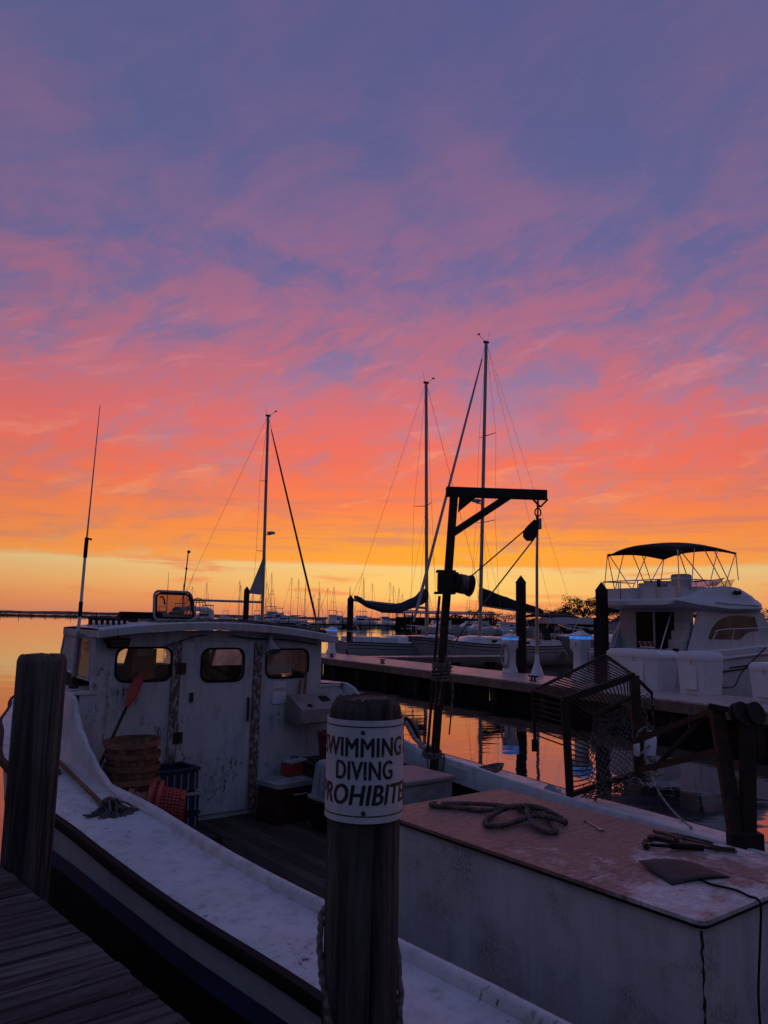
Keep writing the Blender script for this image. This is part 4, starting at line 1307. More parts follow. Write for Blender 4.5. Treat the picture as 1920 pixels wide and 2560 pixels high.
# heap of old line on the roof
def line_heap(name, label, lx, ly, z, L, W_, Hh, n, seed, mat, r=0.008):
    o = onboat(name, label, 'rope', lx, ly, z)
    rr_ = random.Random(seed)
    mb = MB()
    for q in range(n):
        pts = []
        x, y = rr_.uniform(-L / 2, L / 2), rr_.uniform(-W_ / 2, W_ / 2)
        a = rr_.uniform(0, 6.28)
        hgt = rr_.uniform(0.15, 1)
        for k in range(9):
            a += rr_.uniform(-0.9, 0.9)
            x += 0.09 * math.cos(a); y += 0.05 * math.sin(a)
            x = max(-L / 2, min(L / 2, x)); y = max(-W_ / 2, min(W_ / 2, y))
            env = max(0.1, 1 - (2 * x / L) ** 2) * max(0.2, 1 - (2 * y / W_) ** 2)
            pts.append((x, y, r + Hh * env * hgt * (0.6 + 0.4 * math.sin(k + q))))
        mb.tube(smoothpath(pts, 3), r, 5)
    mb.build('strands', mat, o, smooth=60)
    return o
line_heap('net_heap', 'heap of old grey netting and line along the aft edge of the pilothouse roof', -0.30, 2.30, 2.475, 1.25, 0.26, 0.055, 46, 5, M['rope'], 0.007)
line_heap('cord_heap', 'tangle of dark cord on the roof near the starboard corner', 0.85, 2.32, 2.40, 0.9, 0.2, 0.05, 14, 8, M['net'], 0.007)
# oars and laths lying on the starboard side of the roof
for k, (x0, y0, x1, y1, r, lb) in enumerate(((0.2, 2.45, 1.35, 2.25, 0.022, 'dark pole lying along the aft edge of the pilothouse roof'), (0.1, 2.75, 1.35, 2.60, 0.018, 'thin pole lying across the pilothouse roof behind the dark pole'))):
    z0, z1 = roof_z(x0) + 0.097 + r, roof_z(x1) + 0.097 + r
    p0, p1 = bw(x0, y0, z0), bw(x1, y1, z1)
    tag(MB().tube([p0, p0.lerp(p1, 0.5) + Vector((0, 0, 0.004)), p1], [r, r * 1.05, r * 0.9], 8).build('pole', M['sole'], None, smooth=50), lb, 'pole')
# hailer horn under the eave
hn = onboat('hailer_horn', 'grey hailer horn under the roof edge above the right window', 'horn', 0.50, 2.17, 2.27)
MB().lathe([(0.03, 0.05), (0.035, 0.0), (0.055, -0.07), (0.095, -0.13), (0.10, -0.14), (0.09, -0.135), (0.05, -0.07), (0.02, -0.02)], 20, Matrix.Rotation(R(-25), 4, 'X')).build('bell', M['greyplastic'], hn, smooth=50)
MB().box((0, 0.02, 0.07), (0.05, 0.05, 0.05)).build('driver', M['greyplastic'], hn, bevel=0.006)
# deck lamp under the eave at the left corner
dl = onboat('deck_lamp', 'black deck floodlight under the roof at the left corner of the bulkhead', 'lamp', -1.32, 2.19, 2.25)
MB().plate([(-0.15, 0.045), (0.12, 0.055), (0.10, -0.045), (-0.10, -0.055)], [], 0.09, Matrix(((1, 0, 0, 0), (0, 0, -1, 0.05), (0, 1, 0, 0), (0, 0, 0, 1)))).build('housing', M['rubber'], dl, bevel=0.01)
MB().plate([(-0.11, 0.03), (0.09, 0.038), (0.075, -0.03), (-0.08, -0.038)], [], 0.006, Matrix(((1, 0, 0, 0), (0, 0, -1, -0.042), (0, 1, 0, 0), (0, 0, 0, 1)))).build('lens', M['tinted'], dl)
MB().tube([(0, 0.03, 0.05), (0, 0.03, 0.10)], 0.012, 6).build('stem', M['steel'], dl)

# helm console box on the bulkhead
cs = onboat('helm_console', 'grey sloping helm console fixed to the bulkhead right of the door', 'console', 1.06, 2.235, 1.32)
prof = [(-0.01, 0.02), (-0.01, 0.30), (-0.06, 0.31), (-0.36, 0.165), (-0.37, 0.0), (-0.34, -0.015)]
mb = MB()
rows = [[(x, py_, pz_) for py_, pz_ in prof] for x in (-0.28, 0.30)]
mb.grid([r + [r[0]] for r in rows]); mb.face(rows[0]); mb.face(rows[1][::-1])
mb.build('case', M['console'], cs, bevel=0.012)
sl = Matrix.Translation((0, -0.21, 0.243)) @ Matrix.Rotation(R(25.8), 4, 'X')
MB().lathe([(0.035, 0), (0.03, 0.006), (0.01, 0.008)], 12, sl @ Matrix.Translation((-0.12, -0.10, 0))).build('gauge', M['rubber'], cs)
MB().plate(rrect(0.10, -0.02, 0.22, 0.09, 0.015), [], 0.006, sl).build('recess', M['rubber'], cs)
for xx, ln in ((-0.13, 0.20), (-0.05, 0.30)):
    MB().bar((xx, -0.05, 0.28), (xx + 0.03, -0.03, 0.28 + ln), 0.03, 0.02).build('lever', M['splint'], cs)

# red paddle leaning against the bulkhead
def on_line(p, q, t): return Vector(p).lerp(Vector(q), t)
A_, B_ = bw(-1.62, 1.80, 0.95), bw(-1.03, 2.235, 1.93)
pd = thing('paddle', 'red bladed paddle leaning on the bulkhead above the baskets', 'paddle', A_)
MB().tube([Vector((0, 0, 0)), (B_ - A_) * 0.75], [0.016, 0.015], 8).build('shaft', M['darkpile'], pd, smooth=50)
dv = (B_ - A_)
ln = dv.length
dn = dv.normalized()
sx_ = BE - dn * BE.dot(dn)
sx_.normalize()
nx_ = dn.cross(sx_)
rows = []
for t, hw in ((0.66, 0.02), (0.70, 0.035), (0.76, 0.052), (0.85, 0.06), (0.92, 0.05), (0.97, 0.034), (1.0, 0.028)):
    c_ = dn * (ln * t)
    rows.append([c_ - sx_ * hw, c_ - sx_ * hw * 0.5 + nx_ * 0.010, c_ + nx_ * 0.016, c_ + sx_ * hw * 0.5 + nx_ * 0.010, c_ + sx_ * hw, c_ + sx_ * hw * 0.5 - nx_ * 0.010, c_ - nx_ * 0.016, c_ - sx_ * hw * 0.5 - nx_ * 0.010])
mb = MB().grid(rows, closed_u=True)
mb.face(rows[-1]); mb.face(rows[0][::-1])
mb.build('blade', M['orange'], pd, smooth=60)

# bushel baskets: splint staves with hoops
def bushel(name, label, loc, rx=0.0, ry=0.0, rz=0.0, r0=0.17, r1=0.235, h=0.30, wire=True, group='wooden bushel baskets', seed=1, mat='splint'):
    b = thing(name, label, 'basket', loc, rz, group)
    b.rotation_euler = (rx, ry, rz)
    rr_ = random.Random(seed)
    n = 20
    sv = []
    for k in range(n):
        a0, a1 = 2 * math.pi * (k + 0.03) / n, 2 * math.pi * (k + 0.97) / n
        pr = rr_.uniform(-0.003, 0.003)
        hh = h + rr_.uniform(-0.006, 0.004)
        rows = [[((lerp(r0, r1, t) + pr + off) * math.cos(a), (lerp(r0, r1, t) + pr + off) * math.sin(a), hh * t) for a in (a0, (a0 + a1) / 2, a1)] for off in (0, -0.005) for t in (0, 0.5, 1)]
        mb = MB().grid(rows[:3]); mb.grid(rows[3:])
        mb.grid([rows[2], rows[5]])
        mb.build('stave', M[mat], b)
    for t, w_, off in ((0.96, 0.028, 0.008), (0.52, 0.022, 0.006), (0.06, 0.022, 0.006)):
        rr2 = lerp(r0, r1, t) + off
        MB().lathe([(rr2 - 0.005, h * t - w_), (rr2 + 0.002, h * t - w_), (rr2 + 0.006, h * t + w_ * 0.8), (rr2, h * t + w_ * 0.8)], 32, cap=False).build('hoop', M[mat], b, smooth=40)
    MB().lathe([(r1 - 0.014, h * 0.90), (r1 - 0.008, h * 0.90), (r1 - 0.006, h * 0.99), (r1 - 0.014, h * 0.99)], 32, cap=False).build('inner_hoop', M[mat], b, smooth=40)
    MB().lathe([(r0 * 0.98, 0.004), (r0 * 0.98, 0.012)], 20).build('bottom', M[mat], b)
    if wire:
        for sg in (-1, 1):
            MB().tube(smoothpath([(sg * (r1 + 0.01), -0.06, h * 0.93), (sg * (r1 + 0.015), -0.05, h + 0.06), (sg * (r1 + 0.0), 0, h + 0.085), (sg * (r1 + 0.015), 0.05, h + 0.06), (sg * (r1 + 0.01), 0.06, h * 0.93)], 4), 0.003, 5).build('wire_handle', M['wire'], b)
    return b
bz = bw(-1.27, 1.72, 0.78)
bushel('bushel_basket', 'topmost wooden bushel basket of the nested stack by the bulkhead', bz + Vector((0, 0, 0.235)), 0.02, -0.04, 0.4, 0.19, 0.262, 0.30, seed=1)
bushel('bushel_basket', 'second wooden bushel basket in the nested stack by the bulkhead', bz + Vector((0, 0, 0.12)), 0, 0.01, 1.1, 0.19, 0.262, 0.30, wire=False, seed=2)
bushel('bushel_basket', 'third wooden bushel basket in the nested stack by the bulkhead', bz + Vector((0, 0, 0.005)), 0, 0, 2.0, 0.19, 0.262, 0.30, wire=False, seed=3)
bushel('bushel_basket', 'lowest wooden bushel basket in the nested stack by the bulkhead', bz + Vector((0, 0, -0.12)), 0, 0, 2.6, 0.19, 0.262, 0.30, wire=False, seed=6)
st = onboat('wooden_stand', 'low dark wooden stand under the basket stack', 'stand', -1.27, 1.72, 0.30)
MB().box((0, 0, 0.33), (0.5, 0.5, 0.04)).build('top', M['sole'], st)
for a, b in ((-1, -1), (1, -1), (1, 1), (-1, 1)):
    MB().box((a * 0.21, b * 0.21, 0.155), (0.06, 0.06, 0.31)).build('leg', M['sole'], st)
# blue crates
def crate(lx, ly, z, rz, label, sx=0.56, sy=0.38, h=0.24):
    c = onboat('fish_crate', label, 'crate', lx, ly, z, rz, 'stacked blue crates')
    MB().box((0, 0, 0.01), (sx * 0.94, sy * 0.94, 0.02)).build('floor', M['blue'], c)
    for (cx_, cy_, wx, wy) in ((0, -sy / 2, sx, 0.014), (0, sy / 2, sx, 0.014), (-sx / 2, 0, 0.014, sy), (sx / 2, 0, 0.014, sy)):
        MB().box((cx_, cy_, h * 0.45), (wx * 0.97, wy * 0.97, h * 0.8)).build('wall', M['blue'], c)
        MB().box((cx_, cy_, h - 0.018), (wx + 0.03, wy + 0.03, 0.03)).build('rim', M['greyplastic'] if h < 0.2 else M['blue'], c, bevel=0.004)
    for k in range(7):
        x = -sx / 2 + sx * (k + 0.5) / 7
        MB().box((x, -sy / 2 - 0.012, h * 0.42), (0.012, 0.014, h * 0.72)).build('rib', M['greyplastic'], c)
    return c
crate(-0.80, 1.95, 0.30, 0.05, 'blue crate at the bottom of the stack right of the baskets')
crate(-0.80, 1.95, 0.545, -0.03, 'grey rimmed blue crate in the middle of the stack right of the baskets', h=0.19)
crate(-0.82, 1.96, 0.74, 0.08, 'topmost blue crate of the stack right of the baskets')
# red perforated plastic basket lying on its side
rbk = onboat('plastic_basket', 'red perforated plastic basket lying on its side on the cockpit floor', 'basket', -0.98, 1.10, 0.74)
rbk.rotation_euler = (R(84), 0, R(-80))
def perforated(r0, r1, h, n=36, rows_=9):
    mb = MB()
    for k in range(rows_):
        z0, z1 = h * k / rows_, h * (k + 1) / rows_
        for j in range(n):
            a0, a1 = 2 * math.pi * j / n, 2 * math.pi * (j + 1) / n
            ra, rb_ = lerp(r0, r1, k / rows_), lerp(r0, r1, (k + 1) / rows_)
            P = lambda a, z, r: Vector((r * math.cos(a), r * math.sin(a), z))
            q = [P(a0, z0, ra), P(a1, z0, ra), P(a1, z1, rb_), P(a0, z1, rb_)]
            c_ = sum(q, Vector()) / 4
            if 1 <= k <= rows_ - 2:
                inn = [c_ + (p - c_) * 0.52 for p in q]
                i = mb.addv(q + inn)
                for s_ in range(4):
                    s2 = (s_ + 1) % 4
                    mb.f.append((i + s_, i + s2, i + 4 + s2, i + 4 + s_))
            else:
                mb.face(q)
    return mb
o = perforated(0.172, 0.20, 0.30).build('body', M['redbasket'], rbk, smooth=60)
sm = o.modifiers.new('thickness', 'SOLIDIFY'); sm.thickness = 0.006
MB().lathe([(0.19, 0.295), (0.222, 0.285), (0.238, 0.305), (0.225, 0.335), (0.195, 0.335)], 36, cap=False).build('rim', M['redbasket'], rbk, smooth=50)
MB().tube([(0.222 * math.cos(a), 0.222 * math.sin(a), 0.235) for a in [2 * math.pi * k / 36 for k in range(36)]], 0.024, 8, closed=True).build('hoop', M['redbasket'], rbk, smooth=60)
MB().lathe([(0.170, 0.0), (0.165, 0.008)], 30).build('bottom', M['redbasket'], rbk)
wb_ = bushel('bushel_basket', 'wooden basket lying behind the red plastic basket', bw(-1.20, 1.16, 0.73), 0, 0, 0, 0.14, 0.185, 0.28, wire=False, seed=9)
wb_.rotation_euler = (R(86), 0, R(-80))
# black crate on the floor under it
tr = onboat('bait_crate', 'black open crate on the cockpit floor under the red basket', 'crate', -1.08, 1.02, 0.30, 0.1)
MB().box((0, 0, 0.012), (0.72, 0.42, 0.02)).build('bottom', M['rubber'], tr)
for (cx_, cy_, wx, wy) in ((0, -0.21, 0.72, 0.02), (0, 0.21, 0.72, 0.02), (-0.36, 0, 0.02, 0.42), (0.36, 0, 0.02, 0.42)):
    MB().box((cx_, cy_, 0.11), (wx, wy, 0.2)).build('wall', M['rubber'], tr, bevel=0.004)
for k in range(5):
    MB().box((-0.28 + 0.14 * k, 0, 0.214), (0.08, 0.42, 0.012)).build('lid_slat', M['dark'], tr)
# cooler, tote, bucket and boxes right of the door
ck = onboat('cooler', 'dark maroon cooler with pale lid on the cockpit floor right of the door', 'cooler', 0.62, 1.82, 0.30, R(6))
MB().box((0, 0, 0.19), (0.62, 0.40, 0.38)).build('body', M['cooler'], ck, bevel=0.02)
MB().plate(rrect(-0.33, -0.22, 0.33, 0.22, 0.05), [], 0.055, Matrix.Translation((0, 0, 0.382))).build('lid', M['greyplastic'], ck, bevel=0.015)
MB().plate(rrect(-0.24, -0.14, 0.24, 0.14, 0.04), [], 0.006, Matrix.Translation((0, 0, 0.437))).build('lid_panel', M['greyplastic'], ck)
MB().tube([(-0.09, -0.205, 0.30), (-0.07, -0.225, 0.30), (0.07, -0.225, 0.30), (0.09, -0.205, 0.30)], 0.010, 6).build('handle', M['greyplastic'], ck)
rx_ = onboat('tackle_box', 'small red box with white top on the cooler lid', 'box', 0.74, 1.93, 0.745, R(14))
MB().box((0, 0, 0.07), (0.27, 0.17, 0.14)).build('body', M['redbasket'], rx_, bevel=0.01)
MB().box((0, 0, 0.158), (0.28, 0.18, 0.036)).build('lid', M['tote'], rx_, bevel=0.012)
MB().tube([(-0.06, 0, 0.176), (-0.05, 0, 0.20), (0.05, 0, 0.20), (0.06, 0, 0.176)], 0.008, 6).build('handle', M['rubber'], rx_)
tt = onboat('storage_tote', 'ribbed cloudy plastic tote upside down beside the cooler', 'tote', 0.86, 1.16, 0.62, R(4))
rows = [[(x, y, z) for x, y in rrect(-hx, -hy, hx, hy, 0.07, 4)] for hx, hy, z in ((0.30, 0.235, 0.0), (0.30, 0.235, 0.03), (0.27, 0.205, 0.035), (0.235, 0.175, 0.37), (0.215, 0.155, 0.39))]
mb = MB().grid(rows, closed_u=True); mb.face(rows[-1])
mb.build('shell', M['tote'], tt, smooth=40)
for k in range(6):
    x = -0.2 + k * 0.08
    MB().bar((x, -0.212, 0.05), (x * 0.88, -0.184, 0.36), 0.03, 0.012).build('rib', M['tote'], tt)
for k in range(4):
    yv = -0.13 + k * 0.085
    MB().bar((-0.278, yv, 0.05), (-0.243, yv * 0.88, 0.36), 0.012, 0.03).build('rib', M['tote'], tt)
bb = onboat('black_bin', 'black bin standing under the upside down tote', 'bin', 0.86, 1.16, 0.30, R(4))
rows = [[(x, y, z) for x, y in rrect(-hx, -hy, hx, hy, 0.06, 4)] for hx, hy, z in ((0.25, 0.19, 0.0), (0.29, 0.22, 0.28), (0.31, 0.24, 0.285), (0.31, 0.24, 0.318))]
mb = MB().grid(rows, closed_u=True); mb.face(rows[-1]); mb.face(rows[0][::-1])
mb.build('body', M['rubber'], bb, smooth=40)
MB().box((0, 0, 0.30), (0.66, 0.05, 0.02)).build('strap', M['steel'], bb)
bkt = onboat('bucket', 'dark red bucket with a rope bail under the helm console', 'bucket', 1.10, 1.70, 0.90)
MB().lathe([(0.13, 0), (0.165, 0.30), (0.175, 0.305), (0.175, 0.335), (0.16, 0.335), (0.155, 0.30), (0.122, 0.01)], 28).build('body', M['redbucket'], bkt, smooth=40)
MB().tube(smoothpath([(-0.17, 0, 0.31), (-0.12, 0.05, 0.36), (0, 0.09, 0.375), (0.12, 0.05, 0.36), (0.17, 0, 0.31)], 5), 0.006, 6).build('bail', M['rope'], bkt, smooth=60)
sh_ = onboat('shelf_locker', 'dark wooden locker carrying the red bucket', 'locker', 1.10, 1.80, 0.30)
MB().box((0, 0, 0.29), (0.56, 0.56, 0.58)).build('case', M['dark'], sh_, bevel=0.008)
MB().box((0, 0, 0.588), (0.60, 0.60, 0.02)).build('top', M['dark'], sh_)
MB().box((0, -0.285, 0.28), (0.22, 0.012, 0.03)).build('handle', M['steel'], sh_)
gb = onboat('bait_box', 'large grey box with pinkish lid standing right of the sign pile', 'box', 1.12, 0.30, 0.30)
MB().box((0, 0, 0.32), (0.62, 0.66, 0.64)).build('body', M['greyplastic'], gb, bevel=0.02)
MB().box((0, 0, 0.665), (0.66, 0.70, 0.05)).build('lid', M['console'], gb, bevel=0.015)

# cleat on the side deck
def deck_cleat(lx, ly, z, rz, label):
    c = onboat('deck_cleat', label, 'cleat', lx, ly, z, rz)
    MB().tube([(-0.085, 0, 0.058), (-0.05, 0, 0.05), (0.05, 0, 0.05), (0.085, 0, 0.058)], [0.009, 0.014, 0.014, 0.009], 8).build('horn', M['blacksteel'], c, smooth=50)
    MB().box((0, 0, 0.025), (0.055, 0.03, 0.05)).build('foot', M['blacksteel'], c)
    MB().plate(rrect(-0.06, -0.03, 0.06, 0.03, 0.02), [], 0.006, Matrix.Identity(4)).build('base', M['blacksteel'], c)
    return c
c_ = deck_cleat(-1.88, 2.09, sh(2.09) + 0.024, R(80), 'small dark cleat on the near side deck beside the left pile')
mb = MB()
rr_ = random.Random(2)
for q in range(5):
    mb.tube([(0.05 * math.cos(a + q) + rr_.uniform(-.01, .01), 0.035 * math.sin(a + q) + rr_.uniform(-.01, .01), 0.014 + 0.008 * q) for a in [6.28 * k / 10 for k in range(10)]], 0.007, 5, closed=True)
mb.build('twine', M['net'], c_, smooth=60)
# mop lying on the side deck
P0, P1 = bw(-1.79, 2.42, sh(2.42) + 0.085), bw(-1.86, 0.66, sh(0.66) + 0.055)
mp_ = thing('deck_mop', 'deck mop with wooden handle and grey string head lying on the near side deck', 'mop', P0)
dv = P1 - P0
MB().tube([Vector((0, 0, 0)), dv * 0.02, dv], [0.016, 0.02, 0.02], 10).build('handle', M['splint'], mp_, smooth=50)
mb = MB()
rr_ = random.Random(4)
hb = w2b(P1)
for q in range(110):
    a = rr_.uniform(-1.1, 1.1)
    L_ = rr_.uniform(0.06, 0.30)
    pts = []
    hgt = rr_.uniform(0.02, 0.10)
    for k in range(6):
        t = k / 5
        rad = L_ * t
        ang = -math.pi / 2 + a * (0.4 + 0.6 * t) + rr_.uniform(-0.15, 0.15)
        lx = hb.x + 0.02 + rad * math.cos(ang) * 1.0
        ly = hb.y + 0.06 + rad * math.sin(ang)
        z = sh(ly) + 0.040 + max(0.006, hgt * math.sin(min(1, t * 1.3) * math.pi) * (1 - t * 0.4) + (0.03 * (1 - t)))
        pts.append(bw(lx, ly, z) - P0)
    mb.tube(smoothpath(pts, 3), 0.0075, 5)
mb.build('string_head', M['mophead'], mp_, smooth=60)
cl_ = mb = MB()
cpt = bw(hb.x, hb.y - 0.01, sh(hb.y) + 0.07) - P0
MB().tube(smoothpath([cpt + BE * -0.07 + Vector((0, 0, -0.03)), cpt + BE * -0.05 + Vector((0, 0, 0.05)), cpt + Vector((0, 0, 0.075)), cpt + BE * 0.05 + Vector((0, 0, 0.05)), cpt + BE * 0.07 + Vector((0, 0, -0.03))], 5), 0.010, 6).build('head_clamp', M['net'], mp_, smooth=60)

# ------------------------------------------------------------------ things on the engine box
ZB = 1.2025
def bp(lx, ly, z=0.0): return bw(lx, ly, ZB + z)
# thick hose thrown down in loops
ctrl = [(-0.22, -1.66, .02), (-0.06, -1.74, .02), (0.10, -1.90, .02), (0.16, -2.05, .02), (0.22, -2.16, .022), (0.20, -2.28, .03), (0.10, -2.34, .045), (0.03, -2.28, .05), (0.06, -2.16, .045), (0.15, -2.12, .05), (0.17, -2.24, .055), (0.08, -2.42, .02), (-0.02, -2.54, .02), (-0.10, -2.62, .02), (-0.16, -2.58, .02), (-0.13, -2.46, .03), (-0.04, -2.33, .055), (0.06, -2.22, .075), (0.02, -2.12, .06), (-0.10, -2.10, .03), (-0.22, -2.14, .02), (-0.32, -2.20, .02), (-0.36, -2.29, .02), (-0.28, -2.33, .02), (-0.16, -2.33, .025), (-0.02, -2.36, .05), (0.05, -2.44, .05), (0.14, -2.50, .02), (0.20, -2.42, .02), (0.12, -2.31, .075), (0.00, -2.20, .085), (-0.08, -1.98, .02), (-0.20, -1.80, .02), (-0.28, -1.70, .02), (-0.30, -1.63, .02), (-0.24, -1.62, .02)]
mb = MB()
rope3(mb, smoothpath([bp(x, y, z) for x, y, z in ctrl], 9), 0.0175, 0.11, 6)
tag(mb.build('rope_coil', M['hose'], None, smooth=60), 'thick brown rope thrown down in loops on the engine box', 'rope')
# open-ended wrench
def wrench(name, label, a, b, wd, mat, cat='wrench', z=0.0):
    a, b = Vector((a[0], a[1], 0)), Vector((b[0], b[1], 0))
    d = (b - a); L_ = d.length
    o = onboat(name, label, cat, a.x, a.y, ZB + z, math.atan2(d.y, d.x))
    MB().plate([(0.02, -wd * 0.35), (L_ - 0.02, -wd * 0.45), (L_ - 0.02, wd * 0.45), (0.02, wd * 0.35)], [], 0.008, Matrix.Translation((0, 0, 0.001))).build('shank', mat, o, bevel=0.002)
    hw = wd * 1.25
    head = [(L_ - 0.03, -hw * 0.5), (L_ - 0.01, -hw), (L_ + 0.02, -hw * 0.9), (L_ + 0.022, -hw * 0.4), (L_ + 0.0, -hw * 0.3), (L_ + 0.0, hw * 0.3), (L_ + 0.022, hw * 0.4), (L_ + 0.02, hw * 0.9), (L_ - 0.01, hw), (L_ - 0.03, hw * 0.5)]
    MB().plate(head, [], 0.012, Matrix.Translation((0, 0, 0.001))).build('open_jaw', mat, o, bevel=0.002)
    ring = [(0.02 * math.cos(t) * wd / 0.018, 0.02 * math.sin(t) * wd / 0.018) for t in [6.283 * k / 14 for k in range(14)]]
    hole = [(x * 0.55, y * 0.55) for x, y in ring]
    MB().plate(ring, [hole[::-1]], 0.012, Matrix.Translation((0, 0, 0.001))).build('ring_end', mat, o, bevel=0.002)
    return o
wrench('wrench', 'small pale open ended wrench alone in the middle of the engine box', (0.335, -2.52), (0.225, -2.73), 0.014, M['alum'])
# claw hammer
hm = onboat('claw_hammer', 'black handled claw hammer lying on the engine box', 'hammer', 0.13, -3.12, ZB, math.atan2(-0.26, 0.24))
MB().tube([(0.03, 0, 0.018), (0.14, 0, 0.018), (0.16, 0, 0.02), (0.34, 0, 0.02)], [0.010, 0.010, 0.018, 0.017], 10).build('handle', M['rubber'], hm, smooth=50)
MB().tube([(0.0, -0.055, 0.02), (0.0, -0.025, 0.02), (0.0, -0.02, 0.022), (0.0, 0.02, 0.022)], [0.019, 0.019, 0.014, 0.016], 12).build('face', M['blacksteel'], hm, smooth=40)
MB().tube(smoothpath([(0.0, 0.015, 0.022), (0.01, 0.05, 0.028), (0.03, 0.08, 0.02), (0.055, 0.10, 0.012)], 4), [0.015, 0.014, 0.013, 0.012, 0.011, 0.010, 0.009, 0.008, 0.007, 0.006, 0.005, 0.004, 0.003], 8).build('claw', M['blacksteel'], hm, smooth=50)
# pipe wrench behind the hammer
pw = onboat('pipe_wrench', 'rusty adjustable pipe wrench lying behind the hammer on the engine box', 'wrench', 0.33, -3.07, ZB, math.atan2(-0.42, 0.16))
MB().plate([(0.06, -0.016), (0.46, -0.012), (0.47, 0.0), (0.46, 0.012), (0.06, 0.016)], [], 0.018, Matrix.Translation((0, 0, 0.002))).build('handle', M['steelgrey'], pw, bevel=0.004)
MB().plate([(-0.05, -0.03), (-0.03, -0.045), (-0.01, -0.04), (-0.012, -0.01), (0.05, -0.012), (0.07, -0.03), (0.10, -0.028), (0.09, 0.03), (-0.02, 0.034), (-0.05, 0.02)], [], 0.024, Matrix.Translation((0, 0, 0.002))).build('jaw', M['blacksteel'], pw, bevel=0.003)
MB().lathe([(0.02, -0.016), (0.022, 0), (0.02, 0.016)], 12, Matrix.Translation((0.12, 0, 0.022)) @ Matrix.Rotation(R(90), 4, 'Y')).build('adjuster', M['steel'], pw)
# pliers at the back
pl_ = onboat('pliers', 'long steel pliers with open handles at the far edge of the engine box', 'pliers', 0.50, -2.97, ZB, math.atan2(-0.34, 0.02))
MB().tube(smoothpath([(0.05, 0.004, 0.012), (0.12, 0.025, 0.012), (0.24, 0.03, 0.012), (0.36, 0.02, 0.012)], 4), 0.008, 8).build('handle', M['steelgrey'], pl_, smooth=50)
MB().tube(smoothpath([(0.05, -0.004, 0.012), (0.12, -0.02, 0.012), (0.24, -0.03, 0.012), (0.36, -0.035, 0.012)], 4), 0.008, 8).build('handle', M['steelgrey'], pl_, smooth=50)
MB().plate([(-0.03, -0.012), (0.0, -0.02), (0.06, -0.016), (0.06, 0.016), (0.0, 0.02), (-0.03, 0.012)], [], 0.016, Matrix.Translation((0, 0, 0.003))).build('jaw', M['steelgrey'], pl_, bevel=0.003)
wrench('wrench', 'dark spanner lying crosswise between hammer and pliers', (0.40, -3.22), (0.44, -3.50), 0.014, M['blacksteel'], z=0.026)
# curled rubber sheet with cable
corners = [(-0.21, -3.30), (0.09, -3.45), (0.02, -3.71), (-0.36, -3.60)]
rows = []
for i in range(9):
    v = i / 8
    row = []
    for j in range(9):
        u = j / 8
        x = lerp(lerp(corners[0][0], corners[1][0], u), lerp(corners[3][0], corners[2][0], u), v)
        y = lerp(lerp(corners[0][1], corners[1][1], u), lerp(corners[3][1], corners[2][1], u), v)
        z = 0.006 + 0.022 * math.sin(math.pi * u) * (1 - 0.4 * v) + 0.02 * (1 - v) * (1 - u) ** 3
        row.append(bp(x, y, z))
    rows.append(row)
o = MB().grid(rows).build('rubber_mat', M['mat'], None, smooth=60)
s_m = o.modifiers.new('thickness', 'SOLIDIFY'); s_m.thickness = 0.005
tag(o, 'stiff dark sheet lying on the near corner of the engine box', 'sheet')
cb = [bp(-0.15, -3.62, 0.008), bp(-0.19, -3.72, 0.008), bp(-0.17, -3.84, 0.008), bp(-0.20, -3.93, 0.008), bp(-0.205, -3.975, 0.006), bp(-0.21, -3.992, -0.03), bp(-0.20, -3.975, -0.20), bp(-0.21, -3.96, -0.45), bp(-0.20, -3.962, -0.70), bp(-0.22, -3.97, -0.89)]
tag(MB().tube(smoothpath(cb, 6), 0.006, 6).build('power_cable', M['rubber'], None, smooth=60), 'thin black cable running over the end of the engine box', 'cable')

# ------------------------------------------------------------------ hoist on the starboard side
hs = onboat('hoist', 'rusty steel hoist with horizontal arm standing at the far side of the workboat', 'hoist', 1.90, 0.84, 0.30)
hs.rotation_euler = (0, 0, 0)
HB = bw(1.90, 0.84, 0.30)
def hp(x, y, z): return Vector((x, y, z)) - HB
top = Vector((0.83, 8.98, 4.09)); ftb = HB + Vector((0.02, 0, 0))
armE = Vector((1.93, 9.02, 4.06))
MB().bar(Vector((0.0, 0, 0)), top - HB + Vector((0, 0, 0.02)), 0.094, 0.094, up=(0, 1, 0)).build('post', M['steel'], hs, bevel=0.008)
MB().bar(top - HB + Vector((-0.10, 0, -0.02)), armE - HB, 0.10, 0.115).build('arm', M['blacksteel'], hs, bevel=0.008)
pm_ = lambda t: HB.lerp(top, t)
MB().bar(pm_(0.862) - HB, top.lerp(armE, 0.60) - HB + Vector((0, 0, -0.03)), 0.06, 0.085).build('brace', M['blacksteel'], hs, bevel=0.004)
pa, pb_ = pm_(0.93) - HB, top.lerp(armE, 0.26) - HB
MB().face([pa + Vector((0.06, -0.012, 0)), top - HB + Vector((0.06, -0.012, -0.05)), pb_ + Vector((0, -0.012, -0.05))]).face([pa + Vector((0.06, 0.012, 0)), top - HB + Vector((0.06, 0.012, -0.05)), pb_ + Vector((0, 0.012, -0.05))]).face([pa + Vector((0.06, -0.012, 0)), pa + Vector((0.06, 0.012, 0)), pb_ + Vector((0, 0.012, -0.05)), pb_ + Vector((0, -0.012, -0.05))]).build('gusset', M['blacksteel'], hs)
MB().box(HB.lerp(top, 0.02) - HB + Vector((0, 0, 0)), (0.3, 0.3, 0.03)).build('foot_plate', M['steel'], hs)
